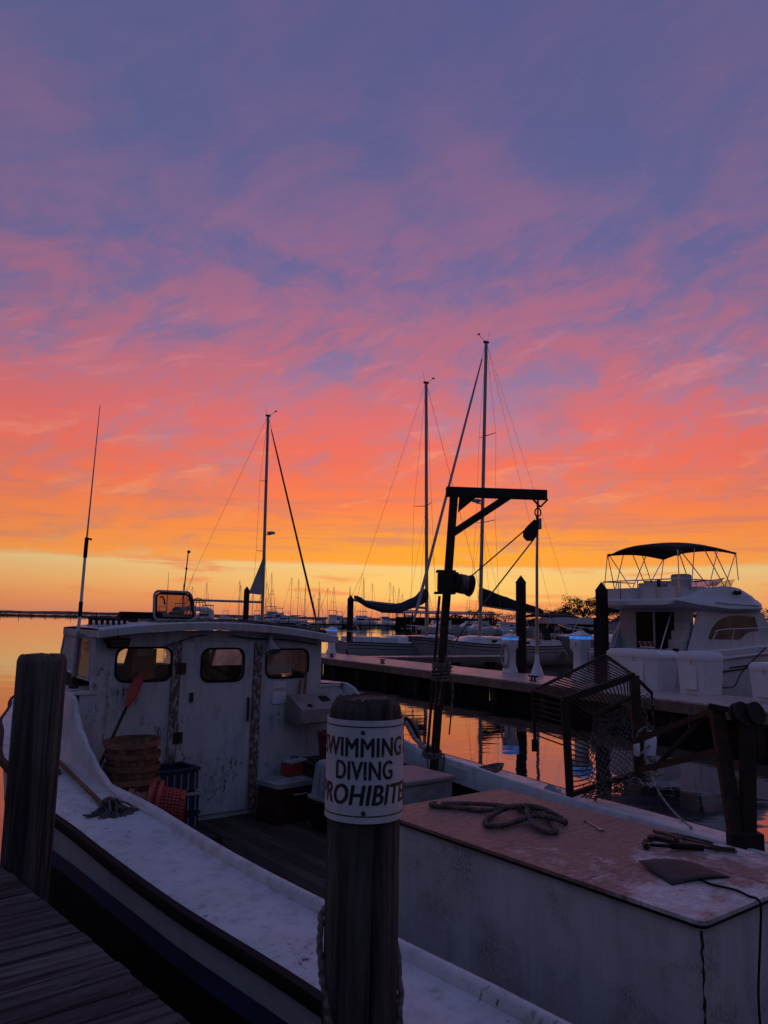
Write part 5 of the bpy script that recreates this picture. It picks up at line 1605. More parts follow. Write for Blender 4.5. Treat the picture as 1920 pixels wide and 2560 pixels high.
for zz_, tt_ in ((2.5, 0.60), (1.0, 0.19)):
    MB().bar(pm_(tt_) - HB + Vector((-0.09, -0.03, 0)), pm_(tt_ + 0.42) - HB + Vector((-0.085, -0.03, 0)) if tt_ < 0.5 else pm_(tt_ + 0.07) - HB + Vector((-0.085, -0.03, 0)), 0.03, 0.03, up=(0, 1, 0)).build('guide_bar', M['blacksteel'], hs)
# capstan winch half way up
wc = pm_(0.712) - HB
MB().box(wc + Vector((-0.03, -0.10, 0.0)), (0.19, 0.16, 0.23)).build('gear_case', M['blacksteel'], hs, bevel=0.02)
MB().box(wc + Vector((-0.03, -0.08, 0.125)), (0.22, 0.19, 0.025)).build('case_plate', M['steel'], hs, bevel=0.004)
MB().box(wc + Vector((-0.04, -0.08, -0.125)), (0.24, 0.19, 0.025)).build('case_plate', M['steel'], hs, bevel=0.004)
Mx = Matrix.Translation(wc + Vector((0.06, -0.12, 0.0))) @ Matrix.Rotation(R(100), 4, 'Y') @ Matrix.Rotation(R(-14), 4, 'X') @ Matrix.Scale(0.80, 4)
MB().lathe([(0.12, 0.0), (0.155, 0.01), (0.155, 0.03), (0.125, 0.05), (0.115, 0.12), (0.12, 0.20), (0.155, 0.23), (0.16, 0.27), (0.14, 0.285), (0.07, 0.29)], 28, Mx).build('capstan_drum', M['blacksteel'], hs, smooth=40)
mbw = MB()
for k in range(4):
    mbw.tube([Mx @ Vector((0.13 * math.cos(a), 0.13 * math.sin(a), 0.07 + 0.03 * k + 0.03 * a / 6.283)) for a in [6.283 * j / 24 for j in range(25)]], 0.012, 6)
mbw.build('rope_turns', M['net'], hs, smooth=60)
# shackle, eye and block at the arm end
ae_ = armE - HB
eye = ae_ + Vector((-0.075, 0, -0.06))
mb = MB().bar(eye + Vector((-0.09, 0, 0.01)), eye + Vector((0, 0, -0.085)), 0.02, 0.02).bar(eye + Vector((0.09, 0, 0.01)), eye + Vector((0, 0, -0.085)), 0.02, 0.02)
mb.build('hanger', M['blacksteel'], hs)
mb = MB().tube([eye + Vector((0.035 * math.cos(a) - 0.03, 0, -0.15 + 0.05 * math.sin(a))) for a in [6.283 * k / 16 for k in range(16)]], 0.009, 6, closed=True)
mb.tube([eye + Vector((-0.04, 0.03 * math.cos(a), -0.215 + 0.035 * math.sin(a))) for a in [6.283 * k / 14 for k in range(14)]], 0.008, 6, closed=True)
mb.build('shackle', M['blacksteel'], hs, smooth=60)
bc = eye + Vector((-0.115, 0, -0.385))
ax = (eye + Vector((-0.045, 0, -0.235)) - bc).normalized()
sxx = Vector((ax.z, 0, -ax.x))
def blk(t, u, yy): return bc + ax * t + sxx * u + Vector((0, yy, 0))
for yy in (-0.032, 0.024):
    outl = [(0.15, -0.028), (0.15, 0.028), (0.06, 0.062), (-0.03, 0.082), (-0.09, 0.055), (-0.115, 0.0), (-0.09, -0.055), (-0.03, -0.082), (0.06, -0.062)]
    i0 = [blk(t, u, yy) for t, u in outl]; i1 = [blk(t, u, yy + 0.008) for t, u in outl]
    mb = MB().face(i0[::-1]).face(i1)
    mb.grid([i0 + [i0[0]], i1 + [i1[0]]])
    mb.build('block_cheek', M['blacksteel'], hs)
mb = MB()
Mb = Matrix((tuple(sxx) + (0,), tuple(ax) + (0,), (0, 1, 0, 0), (0, 0, 0, 1))).transposed()
Mb.translation = bc
mb.lathe([(0.02, -0.02), (0.078, -0.018), (0.066, 0.0), (0.078, 0.018), (0.02, 0.02)], 24, Mb)
mb.build('sheave', M['steelgrey'], hs, smooth=40)
for t_ in (0.10, -0.02):
    MB().lathe([(0.013, -0.05), (0.013, 0.05)], 8, Matrix.Translation(bc + ax * t_) @ Matrix.Rotation(R(90), 4, 'X')).build('pin', M['steel'], hs)
# falls
drum = Mx @ Vector((0.0, 0.10, 0.16))
lashp = HB + Vector((0.32, 0.0, 2.05))
MB().tube([blk(-0.02, -0.075, 0), drum], 0.009, 6).build('hoist_rope', M['net'], hs)
lowp = Vector((0.99, 8.98, 2.60))
MB().tube([blk(-0.05, 0.07, 0), Vector((0.935, 8.93, 2.45)) - HB, Vector((0.74, 8.9, 2.15)) - HB, Vector((0.66, 8.93, 1.6)) - HB], 0.009, 6).build('hoist_rope', M['net'], hs)
# lashing to the coaming and hanging lines
mb = MB()
for k in range(3):
    zz_ = 0.72 + 0.022 * k
    mb.tube([(0.105 * math.cos(a) + 0.012, 0.105 * math.sin(a), zz_ + 0.02 * math.sin(a)) for a in [6.283 * j / 18 for j in range(18)]], 0.011, 6, closed=True)
mb.tube(smoothpath([(0.10, -0.05, 0.74), (0.15, -0.04, 0.72), (0.14, -0.06, 0.60), (0.09, -0.08, 0.45), (0.10, -0.08, 0.20), (0.06, -0.1, 0.05)], 5), 0.010, 6)
mb.tube(smoothpath([(-0.05, -0.08, 0.72), (-0.02, -0.09, 0.5), (0.02, -0.09, 0.25), (0.0, -0.1, 0.04)], 5), 0.010, 6)
mb.build('lashing', M['rope'], hs, smooth=60)
mb = MB()
for k in range(7):
    zz_ = 1.55 + 0.03 * k
    q = HB.lerp(top, (zz_) / 3.7) - HB
    mb.tube([q + Vector((0.10 * math.cos(a), 0.10 * math.sin(a), 0.012 * math.sin(a + k))) for a in [6.283 * j / 16 for j in range(16)]], 0.014, 6, closed=True)
q = HB.lerp(top, 0.42) - HB
mb.tube(smoothpath([q + Vector((0.09, -0.04, 0.08)), q + Vector((0.14, -0.05, -0.1)), q + Vector((0.12, -0.05, -0.4)), q + Vector((0.10, -0.06, -0.62))], 5), 0.010, 6)
mb.build('rope_wrapping', M['net'], hs, smooth=60)
# small anchor on the far side deck
ac = onboat('folding_anchor', 'dark folding anchor with pale shank propped on the far side deck', 'anchor', 2.30, 1.55, sh(1.55) + 0.04)
MB().tube([(0.0, -0.15, 0.03), (-0.05, 0.0, 0.14), (-0.12, 0.10, 0.34)], [0.035, 0.03, 0.028], 8).build('shank', M['ropepale'], ac, smooth=50)
MB().tube(smoothpath([(-0.16, 0.12, 0.10), (-0.15, 0.12, 0.28), (-0.10, 0.10, 0.36), (-0.02, 0.06, 0.26), (0.06, 0.0, 0.06)], 5), 0.03, 8).build('fluke', M['blacksteel'], ac, smooth=50)
MB().box((0.05, -0.12, 0.03), (0.16, 0.14, 0.06)).build('stock', M['greyplastic'], ac, bevel=0.01)
rc = onboat('line_coil', 'small coil of line on the far side deck right of the hoist', 'rope', 2.18, 0.15, sh(0.15) + 0.04)
mb = MB()
for k in range(4):
    mb.tube([((0.14 + 0.012 * k) * math.cos(a), 0.08 * math.sin(a), 0.015 + 0.014 * k + 0.02 * max(0, math.cos(a))) for a in [6.283 * j / 20 for j in range(20)]], 0.009, 5, closed=True)
mb.build('turns', M['rope'], rc, smooth=60)
rg = onboat('crumpled_rag', 'crumpled pale rag on the far side deck left of the dredge frame', 'rag', 1.98, -0.85, sh(-0.85) + 0.035)
rows = []
rr_ = random.Random(12)
for i in range(9):
    rows.append([((j / 9 - 0.5) * 0.26 + rr_.uniform(-.012, .012), (i / 8 - 0.5) * 0.20 + rr_.uniform(-.012, .012), max(0.004, 0.09 * (1 - ((j / 9 - 0.5) * 2) ** 2) * (1 - ((i / 8 - 0.5) * 2) ** 2) + rr_.uniform(-0.02, 0.025))) for j in range(10)])
MB().grid(rows).build('cloth', M['tote'], rg, smooth=35)

# wire trap lid lying behind the hatch
wt_ = onboat('wire_trap', 'round wire trap top standing on the roof behind the hatch', 'trap', -0.10, 2.95, 2.475)
for k in range(7):
    a = math.pi * k / 7
    MB().tube([(0.15 * math.cos(t) * math.cos(a), 0.15 * math.cos(t) * math.sin(a), 0.30 * math.sin(t)) for t in [math.pi * j / 14 for j in range(15)]], 0.0032, 4).build('wire', M['wire'], wt_)
for zf in (0.0, 0.45, 0.8):
    rr2 = 0.15 * math.cos(math.asin(zf))
    MB().tube([(rr2 * math.cos(t), rr2 * math.sin(t), 0.30 * zf + 0.004) for t in [6.283 * j / 18 for j in range(18)]], 0.0032, 4, closed=True).build('ring', M['wire'], wt_)

# ------------------------------------------------------------------ dredge cage on the far rail
V = Vector
Dp, Db, Cp, Cb_, Ap, Bp = V((1.76, 7.5, 1.83)), V((1.80, 7.5, 0.95)), V((2.54, 7.85, 2.05)), V((2.57, 7.85, 1.12)), V((1.56, 8.05, 1.86)), V((2.43, 8.45, 2.22))
Fp, Gp, Ep, Al, N1 = V((1.99, 7.40, 1.70)), V((2.47, 7.70, 1.85)), V((2.80, 8.10, 1.86)), V((1.58, 8.05, 1.37)), V((2.0, 7.6, 0.99))
dg_o = V((1.80, 7.5, 0.93))
dg_ = thing('oyster_dredge', 'rusty steel dredge cage with barred top and hanging net on the far rail', 'dredge', dg_o)
def g(p): return V(p) - dg_o
MB().bar(g(Dp), g(Db), 0.07, 0.045, up=(0, 1, 0)).build('frame_post', M['blacksteel'], dg_, bevel=0.004)
MB().bar(g(Cp + V((0, 0, 0.0))), g(Cb_ + V((0, 0, -0.05))), 0.095, 0.06, up=(0, 1, 0)).build('frame_post', M['steel'], dg_, bevel=0.004)
MB().bar(g(Dp), g(Cp), 0.05, 0.065).build('frame_beam', M['blacksteel'], dg_, bevel=0.004)
MB().bar(g(Db + V((0, 0, 0.01))), g(Cb_), 0.05, 0.045).build('frame_beam', M['blacksteel'], dg_, bevel=0.004)
MB().bar(g(Fp), g(Gp), 0.03, 0.03).build('frame_beam', M['blacksteel'], dg_)
for a, b, r in ((Ap, Bp, 0.017), (Ap, Al, 0.016), (Bp, Cp, 0.017), (Ap, Dp, 0.016), (Cp, Ep, 0.018), (Ep, Ep + V((0.02, 0.0, -0.55)), 0.012)):
    MB().tube([g(a), g(b)], r, 6).build('rod', M['blacksteel'], dg_)
MB().box(g(Al + V((0.0, 0, -0.05))), (0.06, 0.03, 0.12)).build('hinge_block', M['blacksteel'], dg_)
for k in range(21):
    t = (k + 0.6) / 21.4
    MB().tube([g(Ap.lerp(Bp, t)), g(Dp.lerp(Cp, t)) + V((0, 0, 0.03))], 0.008, 5).build('grating_bar', M['steel'], dg_)
for k in range(17):
    t = (k + 0.6) / 17.4
    MB().tube([g(Dp.lerp(Cp, t)), g(Fp.lerp(Gp, t))], 0.0075, 5).build('grating_bar', M['steel'], dg_)
for k in range(9):
    t = k / 9
    MB().tube([g(Ap.lerp(Al, t * 0.95 + 0.04)), g(Dp.lerp(Db, t * 0.55))], 0.008, 5).build('side_bar', M['steel'], dg_)
for k in range(17):
    t = (k + 0.5) / 17
    p = Dp.lerp(Db, t)
    q = V((lerp(2.02, 1.99, t), 7.50 + 0.10 * math.sin(t * 3), lerp(1.68, 1.02, t ** 0.85)))
    MB().tube([g(p), g(p.lerp(q, 0.5)) + V((0, 0, -0.008)), g(q)], 0.0068, 5).build('side_bar', M['steel'], dg_)
# netting: two families of crossing twines with knots of slack
def netpt(u, v):
    a = Fp.lerp(Gp, u); b = N1.lerp(Cb_ + V((-0.05, -0.03, 0.04)), u)
    p = a.lerp(b, v)
    bow = math.sin(math.pi * v) * (0.10 + 0.06 * math.sin(u * 5)) * (1 - 0.3 * u)
    return p + V((0.02 * math.sin(7 * v + 3 * u), bow, -0.03 * math.sin(math.pi * u) * (1 - v)))
mb = MB()
n = 11
for fam in (1, -1):
    for k in range(-n, 2 * n):
        pts = []
        for j in range(49):
            v = j / 48
            u = (k / n) + fam * v * 1.15 * 1.0 if fam == 1 else (k / n) - v * 1.15
            if 0 <= u <= 1:
                pts.append(g(netpt(u, v)))
        if len(pts) > 2:
            mb.tube(pts, 0.0052, 4)
mb.build('netting', M['net'], dg_, smooth=60)
# net bag bunched along the bottom beam and shell clutter
mb = MB()
rr_ = random.Random(21)
for k in range(120):
    t = rr_.random()
    p = N1.lerp(Cb_ + V((0.12, 0.05, -0.02)), t) + V((rr_.uniform(-.03, .03), rr_.uniform(-.08, .06), rr_.uniform(-.09, .06)))
    pts = [p]
    for j in range(4):
        pts.append(pts[-1] + V((rr_.uniform(-.05, .05), rr_.uniform(-.04, .04), rr_.uniform(-.04, .03))))
    mb.tube([g(x) for x in pts], 0.006, 4)
for k in range(60):
    t = rr_.random()
    p = (Cp + V((0.12, 0.1, -0.2))).lerp(Cb_ + V((0.16, 0.1, -0.02)), t) + V((rr_.uniform(-.06, .05), rr_.uniform(-.06, .06), 0))
    pts = [p]
    for j in range(4):
        pts.append(pts[-1] + V((rr_.uniform(-.04, .04), rr_.uniform(-.04, .04), rr_.uniform(-.06, .03))))
    mb.tube([g(x) for x in pts], 0.006, 4)
mb.build('bunched_net', M['net'], dg_, smooth=60)
# white floats and pale rope on the cage
fl = thing('net_floats', 'two white bottle floats tied to the right post of the dredge cage', 'float', V((2.62, 7.74, 1.42)))
MB().lathe([(0.03, -0.13), (0.055, -0.12), (0.058, 0.02), (0.05, 0.06), (0.02, 0.085), (0.018, 0.11)], 16, Matrix.Translation((0.03, 0, 0)) @ Matrix.Rotation(R(6), 4, 'Y')).build('large_float', M['whiteplastic'], fl, smooth=50)
MB().lathe([(0.02, -0.08), (0.032, -0.07), (0.032, 0.04), (0.02, 0.06)], 12, Matrix.Translation((-0.12, -0.04, -0.05))).build('small_float', M['whiteplastic'], fl, smooth=50)
MB().tube(smoothpath([(-0.13, -0.04, 0.01), (-0.10, -0.05, 0.10), (-0.03, -0.05, 0.15), (0.0, -0.03, 0.10)], 5), 0.009, 6).build('tie', M['ropepale'], fl, smooth=60)
MB().tube(smoothpath([(-0.12, -0.04, -0.13), (-0.06, -0.06, -0.08), (0.0, -0.06, -0.02)], 5), 0.009, 6).build('tie', M['ropepale'], fl, smooth=60)
P_ = [V((2.56, 7.70, 1.30)), V((2.55, 7.66, 1.12)), V((2.54, 7.5, 0.80)), V((2.52, 7.3, 0.60)), V((2.54, 7.05, 0.62)), V((2.45, 6.75, 0.80)), V((2.36, 6.55, 0.93)), V((2.28, 6.50, 0.90))]
P_ = [V((2.58, 7.70, 1.31)), V((2.60, 7.55, 1.10)), V((2.63, 7.35, 0.96)), V((2.66, 7.1, 0.88)), V((2.66, 6.85, 0.86)), V((2.60, 6.66, 0.90))]
mb = MB().tube(smoothpath(P_, 8), 0.010, 6)
mb.tube(smoothpath([V((2.60, 7.70, 1.30)), V((2.62, 7.68, 1.18)), V((2.66, 7.68, 1.12)), V((2.78, 7.75, 1.14))], 5), 0.009, 6)
tag(mb.build('pale_line', M['ropepale'], None, smooth=60), 'pale line hanging from the floats down to the rail', 'rope')

# ------------------------------------------------------------------ roller frame near the stern
ro_o = V((2.72, 6.03, 0.90))
rf = thing('roller_frame', 'dark rusty frame with twin rope rollers standing on the far rail at right', 'frame', ro_o)
def h(p): return V(p) - ro_o
MB().bar(h((2.66, 6.23, 1.93)), h((2.69, 6.03, 0.98)), 0.105, 0.07, up=(0, 1, 0)).build('raked_leg', M['steel'], rf, bevel=0.005)
MB().bar(h((2.81, 6.03, 1.82)), h((2.775, 6.03, 0.92)), 0.095, 0.09, up=(0, 1, 0)).build('upright_leg', M['blacksteel'], rf, bevel=0.005)
MB().box(h((2.74, 6.0, 0.97)), (0.24, 0.12, 0.14)).build('base_block', M['blacksteel'], rf, bevel=0.01)
MB().bar(h((2.66, 6.20, 1.91)), h((2.36, 7.35, 1.48)), 0.045, 0.045).build('brace', M['steel'], rf)
MB().bar(h((2.66, 6.15, 1.60)), h((2.40, 7.30, 1.24)), 0.05, 0.05).build('brace', M['steel'], rf)
MB().bar(h((2.62, 6.40, 1.82)), h((2.45, 7.10, 1.28)), 0.03, 0.03).build('brace', M['blacksteel'], rf)
MB().bar(h((2.60, 6.22, 1.93)), h((2.80, 6.10, 1.90)), 0.05, 0.04).build('head_plate', M['blacksteel'], rf)
for xx in (-0.045, 0.06):
    Mx = Matrix.Translation(h((2.79 + xx, 6.0, 1.90))) @ Matrix.Rotation(R(70), 4, 'X') @ Matrix.Rotation(R(20), 4, 'Y')
    MB().lathe([(0.02, -0.03), (0.085, -0.03), (0.085, -0.018), (0.055, -0.006), (0.055, 0.006), (0.085, 0.018), (0.085, 0.03), (0.02, 0.03)], 24, Mx).build('roller', M['blacksteel'], rf, smooth=35)
MB().bar(h((2.85, 6.0, 1.82)), h((3.02, 5.98, 1.80)), 0.03, 0.03).build('side_arm', M['blacksteel'], rf)
MB().tube(smoothpath([h((2.97, 5.98, 1.80)), h((2.99, 5.98, 1.86)), h((3.04, 5.98, 1.93)), h((3.06, 5.98, 2.02))], 5), 0.022, 8).build('hook', M['blacksteel'], rf, smooth=60)
ep = thing('rail_box', 'dark steel box on the far rail cut by the right edge', 'box', bw(1.80, -3.20, sh(-3.2) + 0.03), BRZ)
MB().box((0, 0, 0.13), (0.20, 0.20, 0.26)).build('case', M['blacksteel'], ep, bevel=0.03)
MB().box((0, 0, 0.275), (0.16, 0.16, 0.03)).build('lid', M['rubber'], ep, bevel=0.01)

# ------------------------------------------------------------------ sailing yachts in the slips
AX = V((0.868, 0.496, 0)).normalized()
AXR = math.atan2(AX.y, AX.x)
def hull_pts(L, B, zs, t, rake):
    """section at t (0 stern .. 1 bow)"""
    b = B / 2 * (interp([(0, 0.74), (0.25, 0.93), (0.5, 1.0), (0.7, 0.86), (0.85, 0.55), (0.95, 0.22), (1.0, 0.02)], t))
    z = zs(t)
    w_ = max(0, (t - 0.55) / 0.45) ** 1.5
    sw = max(0, (0.18 - t) / 0.18)
    out = []
    for f, zz_ in ((1.0, z), (1.0, z - 0.10), (0.985, z * 0.72), (0.95, z * 0.42), (0.86, 0.12), (0.66, -0.15), (0.3, -0.35), (0.0, -0.42)):
        dx_ = -(z - zz_) * rake * w_ + (z - zz_) * 0.28 * sw
        out.append((t * L + dx_, b * f * (1 - 0.25 * w_ * (1 - zz_ / z) if zz_ < z else 1), zz_))
    return out
def sail_yacht(label, stern, rz, L, B, mx, mast_h, mast_lean, boom, cover, spreaders, fur, hullmat, extras):
    y = thing('sailboat', label, 'sailboat', stern, rz, 'sailboats in the slips')
    zs = lambda t: interp([(0, 1.22), (0.35, 1.12), (0.65, 1.25), (1.0, 1.62)], t)
    ts = [k / 28 for k in range(29)]
    for sg in (1, -1):
        MB().grid([[(p[0], p[1] * sg, p[2]) for p in hull_pts(L, B, zs, t, 0.85)] for t in ts]).build('hull_side', M[hullmat], y, smooth=60)
        # cove and boot stripes
        for z0, z1 in ((0.10, 0.16), (0.30, 0.335)):
            rows = []
            for t in ts:
                P = hull_pts(L, B, zs, t, 0.85)
                pa, pb_ = V(P[1]), V(P[2])
                zt = P[0][2]
                q = []
                for zq in (zt - z0, zt - z1):
                    f = (pa.z - zq) / (pa.z - pb_.z) if pa.z != pb_.z else 0
                    r = pa.lerp(pb_, f)
                    q.append((r.x, (r.y + 0.006) * sg, r.z))
                rows.append(q)
            MB().grid(rows).build('cove_stripe', M['stripe'], y)
    P = hull_pts(L, B, zs, 0, 0.85)
    MB().face([(p[0], p[1], p[2]) for p in P] + [(p[0], -p[1], p[2]) for p in P[::-1]][1:]).build('transom', M[hullmat], y)
    MB().grid([[(t * L, lerp(-1, 1, u) * hull_pts(L, B, zs, t, 0.85)[0][1], zs(t) + 0.06 * (1 - (2 * u - 1) ** 2)) for u in (0, 0.2, 0.4, 0.6, 0.8, 1)] for t in ts]).build('deck', M['gel'], y, smooth=60)
    for sg in (1, -1):
        MB().tube([(t * L, sg * hull_pts(L, B, zs, t, 0.85)[0][1], zs(t) + 0.03) for t in ts], 0.035, 5).build('toe_rail', M['sole'], y)
    # coachroof
    c0, c1 = 0.30 * L, 0.74 * L
    rows = []
    for k in range(15):
        t = k / 14
        x = lerp(c0, c1, t)
        tt_ = x / L
        hw = lerp(0.62, 0.34, max(0, t - 0.35) / 0.65) * B / 2 * 1.05
        hh = 0.42 * (1 if 0.04 < t < 0.8 else (t / 0.04 if t <= 0.04 else max(0.0, 1 - ((t - 0.8) / 0.2) ** 1.6)))
        z0 = zs(tt_) + 0.03
        rows.append([(x, -hw, z0), (x, -hw * 0.93, z0 + hh * 0.8), (x, -hw * 0.75, z0 + hh), (x, 0, z0 + hh * 1.12), (x, hw * 0.75, z0 + hh), (x, hw * 0.93, z0 + hh * 0.8), (x, hw, z0)])
    mb = MB().grid(rows); mb.face(rows[0])
    cr_o = mb.build('coachroof', M['gel'], y, smooth=50)
    for sg in (1, -1):
        for k in range(3):
            x = lerp(c0, c1, 0.2 + 0.2 * k)
            t = (x - c0) / (c1 - c0)
            hw = lerp(0.62, 0.34, max(0, t - 0.35) / 0.65) * B / 2 * 1.05
            MB().plate(rrect(-0.24, -0.075, 0.24, 0.075, 0.06), [], 0.02, Matrix.Translation((x, sg * (hw * 0.97 + 0.0), zs(x / L) + 0.22)) @ Matrix.Rotation(R(90), 4, 'X') @ Matrix.Translation((0, 0, -0.01))).build('port_light', M['tinted'], cr_o)
        MB().tube([(lerp(c0, c1, 0.15), sg * B * 0.22, zs(0.4) + 0.52), (lerp(c0, c1, 0.62), sg * B * 0.2, zs(0.55) + 0.52)], 0.025, 6).build('grab_rail', M['sole'], cr_o)
    # cockpit coaming
    for sg in (1, -1):
        MB().bar((0.06 * L, sg * B * 0.27, zs(0.1) + 0.16), (0.30 * L, sg * B * 0.31, zs(0.3) + 0.2), 0.12, 0.34).build('cockpit_coaming', M['gel'], y, bevel=0.04)
    # mast and rigging
    mz = zs(mx / L) + 0.45
    mt = V((mx - mast_lean[0], mast_lean[1], mast_h))
    mbse = V((mx, 0, mz))
    mst = MB().tube([mbse, mbse.lerp(mt, 0.5), mt], [0.115, 0.11, 0.10], 12).build('mast', M['alum'], y, smooth=60)
    for k, (f, w_, sw) in enumerate(spreaders):
        q = mbse.lerp(mt, f)
        for sg in (1, -1):
            MB().tube([q, q + V((-sw, sg * w_, 0.10))], [0.03, 0.02], 6).build('spreader', M['alum'], mst)
    chain = [0.475 * B]
    for sg in (1, -1):
        cp_ = V((mx - 0.25, sg * 0.46 * B, zs(mx / L)))
        pts = [mt]
        for (f, w_, sw) in spreaders[::-1]:
            pts.append(mbse.lerp(mt, f) + V((-sw, sg * w_, 0.10)))
        pts.append(cp_)
        MB().tube(pts, 0.009, 4).build('shroud', M['wire'], y)
        f, w_, sw = spreaders[0]
        MB().tube([mbse.lerp(mt, f), cp_ + V((0.5, 0, 0))], 0.008, 4).build('lower_shroud', M['wire'], y)
        MB().tube([mbse.lerp(mt, f), cp_ + V((-0.6, 0, 0))], 0.008, 4).build('lower_shroud', M['wire'], y)
    bowp = V((L - 0.15, 0, zs(1.0) + 0.12))
    MB().tube([mt + V((0.05, 0, -0.1)), bowp], 0.012, 5).build('forestay', M['wire'], y)
    if fur:
        a, b = mt.lerp(bowp, 0.06), mt.lerp(bowp, 0.96)
        MB().tube([a, a.lerp(b, 0.15), a.lerp(b, 0.6), a.lerp(b, 0.95), b], [fur * 0.5, fur * 0.8, fur, fur * 1.1, fur * 0.6], 10).build('furled_genoa', M[extras.get('genoa', 'gelgrey')], y, smooth=60)
        MB().lathe([(0.05, 0), (0.13, 0.02), (0.13, 0.14), (0.05, 0.16)], 12, Matrix.Translation(bowp + V((0.0, 0, 0.02)))).build('furling_drum', M['blacksteel'], y)
    for sg in (1, -1):
        MB().tube([mt + V((-0.05, 0, -0.05)), V((1.6, 0, zs(0.1) + 4.2)), V((0.15, sg * B * 0.30, zs(0.0) + 0.1))] if extras.get('split') else [mt + V((-0.05, 0, -0.05)), V((0.15, sg * B * 0.30, zs(0.0) + 0.1))], 0.009, 4).build('backstay', M['wire'], y)
    # masthead gear
    MB().box(mt + V((0, 0, 0.05)), (0.34, 0.16, 0.12)).build('masthead', M['blacksteel'], mst)
    MB().tube([mt + V((0.15, 0, 0.1)), mt + V((0.55, 0, 0.42)), mt + V((0.62, 0, 0.40))], 0.014, 5).build('wind_vane', M['blacksteel'], mst)
    MB().lathe([(0.01, 0), (0.10, 0.02), (0.10, 0.06), (0.01, 0.08)], 8, Matrix.Translation(mt + V((0.58, 0, 0.42)))).build('anemometer_cup', M['blacksteel'], mst)
    MB().tube([mt + V((-0.1, 0, 0.1)), mt + V((-0.25, 0, 0.75))], 0.008, 4).build('vhf_aerial', M['blacksteel'], mst)
    # boom
    bz0, bl, bdrop = boom
    gp = V((mx - 0.12, 0, bz0))
    be = gp + V((-bl, 0, bdrop))
    bm_o = MB().tube([gp, be], [0.085, 0.08], 10).build('boom', M['alum'], y, smooth=60)
    MB().tube([be, V((1.0, 0, zs(0.08) + 0.3))], 0.012, 4).build('mainsheet', M['wire'], y)
    if cover:
        mat, prof = cover
        rows = []
        rr_ = random.Random(int(L * 10))
        for k in range(25):
            f = k / 24
            top_, bot_, hw = (interp([(p[0], p[i]) for p in prof], f) for i in (1, 2, 3))
            x = gp.x + 0.16 - (bl + 0.1) * f
            zc_, rad = (top_ + bot_) / 2, (top_ - bot_) / 2
            row = []
            for j in range(12):
                a = 2 * math.pi * j / 12
                cx_ = hw * math.sin(a) * (1.0 if math.cos(a) < 0 else 0.75) * rr_.uniform(0.92, 1.08)
                row.append((x, cx_, bz0 + zc_ + rad * math.cos(a) + rr_.uniform(-.012, .012)))
            rows.append(row)
        mb = MB().grid(rows, closed_u=True); mb.face(rows[0]); mb.face(rows[-1])
        mb.build('sail_cover', M[mat], bm_o, smooth=60)
    # rails
    zb = zs(1.0)
    hb_ = lambda t: hull_pts(L, B, zs, t, 0.85)[0][1]
    pr = [(0.86 * L, hb_(0.86), zs(0.86) + 0.62), (0.94 * L, hb_(0.94), zb + 0.62), (1.0 * L, 0.08, zb + 0.66)]
    MB().tube(smoothpath(pr + [(p[0], -p[1], p[2]) for p in pr[::-1]], 4), 0.02, 6).build('bow_pulpit', M['steelrail'], y)
    for t in (0.88, 0.97):
        for sg in (1, -1):
            MB().tube([(t * L, sg * hb_(t), zs(t)), (t * L, sg * hb_(t), zs(t) + 0.62)], 0.016, 5).build('pulpit_leg', M['steelrail'], y)
    sr_ = [(0.14 * L, hb_(0.14), zs(0.14) + 0.62), (0.02 * L, hb_(0.02), zs(0) + 0.64), (0.0, hb_(0.0) * 0.5, zs(0) + 0.64)]
    MB().tube(smoothpath(sr_ + [(p[0], -p[1], p[2]) for p in sr_[::-1]], 4), 0.02, 6).build('stern_rail', M['steelrail'], y)
    for t in (0.02, 0.13, 0.27, 0.41, 0.55, 0.70):
        for sg in (1, -1):
            MB().tube([(t * L, sg * hb_(t), zs(t)), (t * L, sg * hb_(t), zs(t) + 0.62)], 0.014, 5).build('stanchion', M['steelrail'], y)
    for sg in (1, -1):
        for dz_ in (0.60, 0.32):
            MB().tube([(t * L, sg * hb_(t), zs(t) + dz_) for t in (0.14, 0.27, 0.41, 0.55, 0.70, 0.88)], 0.006, 4).build('lifeline', M['wire'], y)
    if extras.get('radar'):
        q = mbse.lerp(mt, extras['radar'])
        MB().lathe([(0.05, 0.0), (0.26, 0.04), (0.30, 0.12), (0.26, 0.2), (0.05, 0.24)], 16, Matrix.Translation(q + V((0.48, 0, 0)))).build('radar_dome', M['gelgrey'], mst, smooth=50)
        MB().bar(q + V((0.05, 0, -0.04)), q + V((0.45, 0, -0.02)), 0.12, 0.06).build('radar_bracket', M['alum'], mst)
    if extras.get('dodger'):
        rows = []
        for k in range(9):
            f = k / 8
            x = lerp(c0 - 0.9, c0 + 0.75, f)
            hh = lerp(1.25, 0.42, f ** 2)
            hw = B * 0.31
            rows.append([(x, hw * math.cos(a), zs(0.3) + 0.1 + hh * math.sin(a) ** 0.7) for a in [math.pi * j / 12 for j in range(13)]])
        MB().grid(rows[:4]).build('dodger_top', M[extras['dodger']], y, smooth=60)
        MB().grid(rows[3:]).build('dodger_window', M['glass_screen'], y, smooth=60)
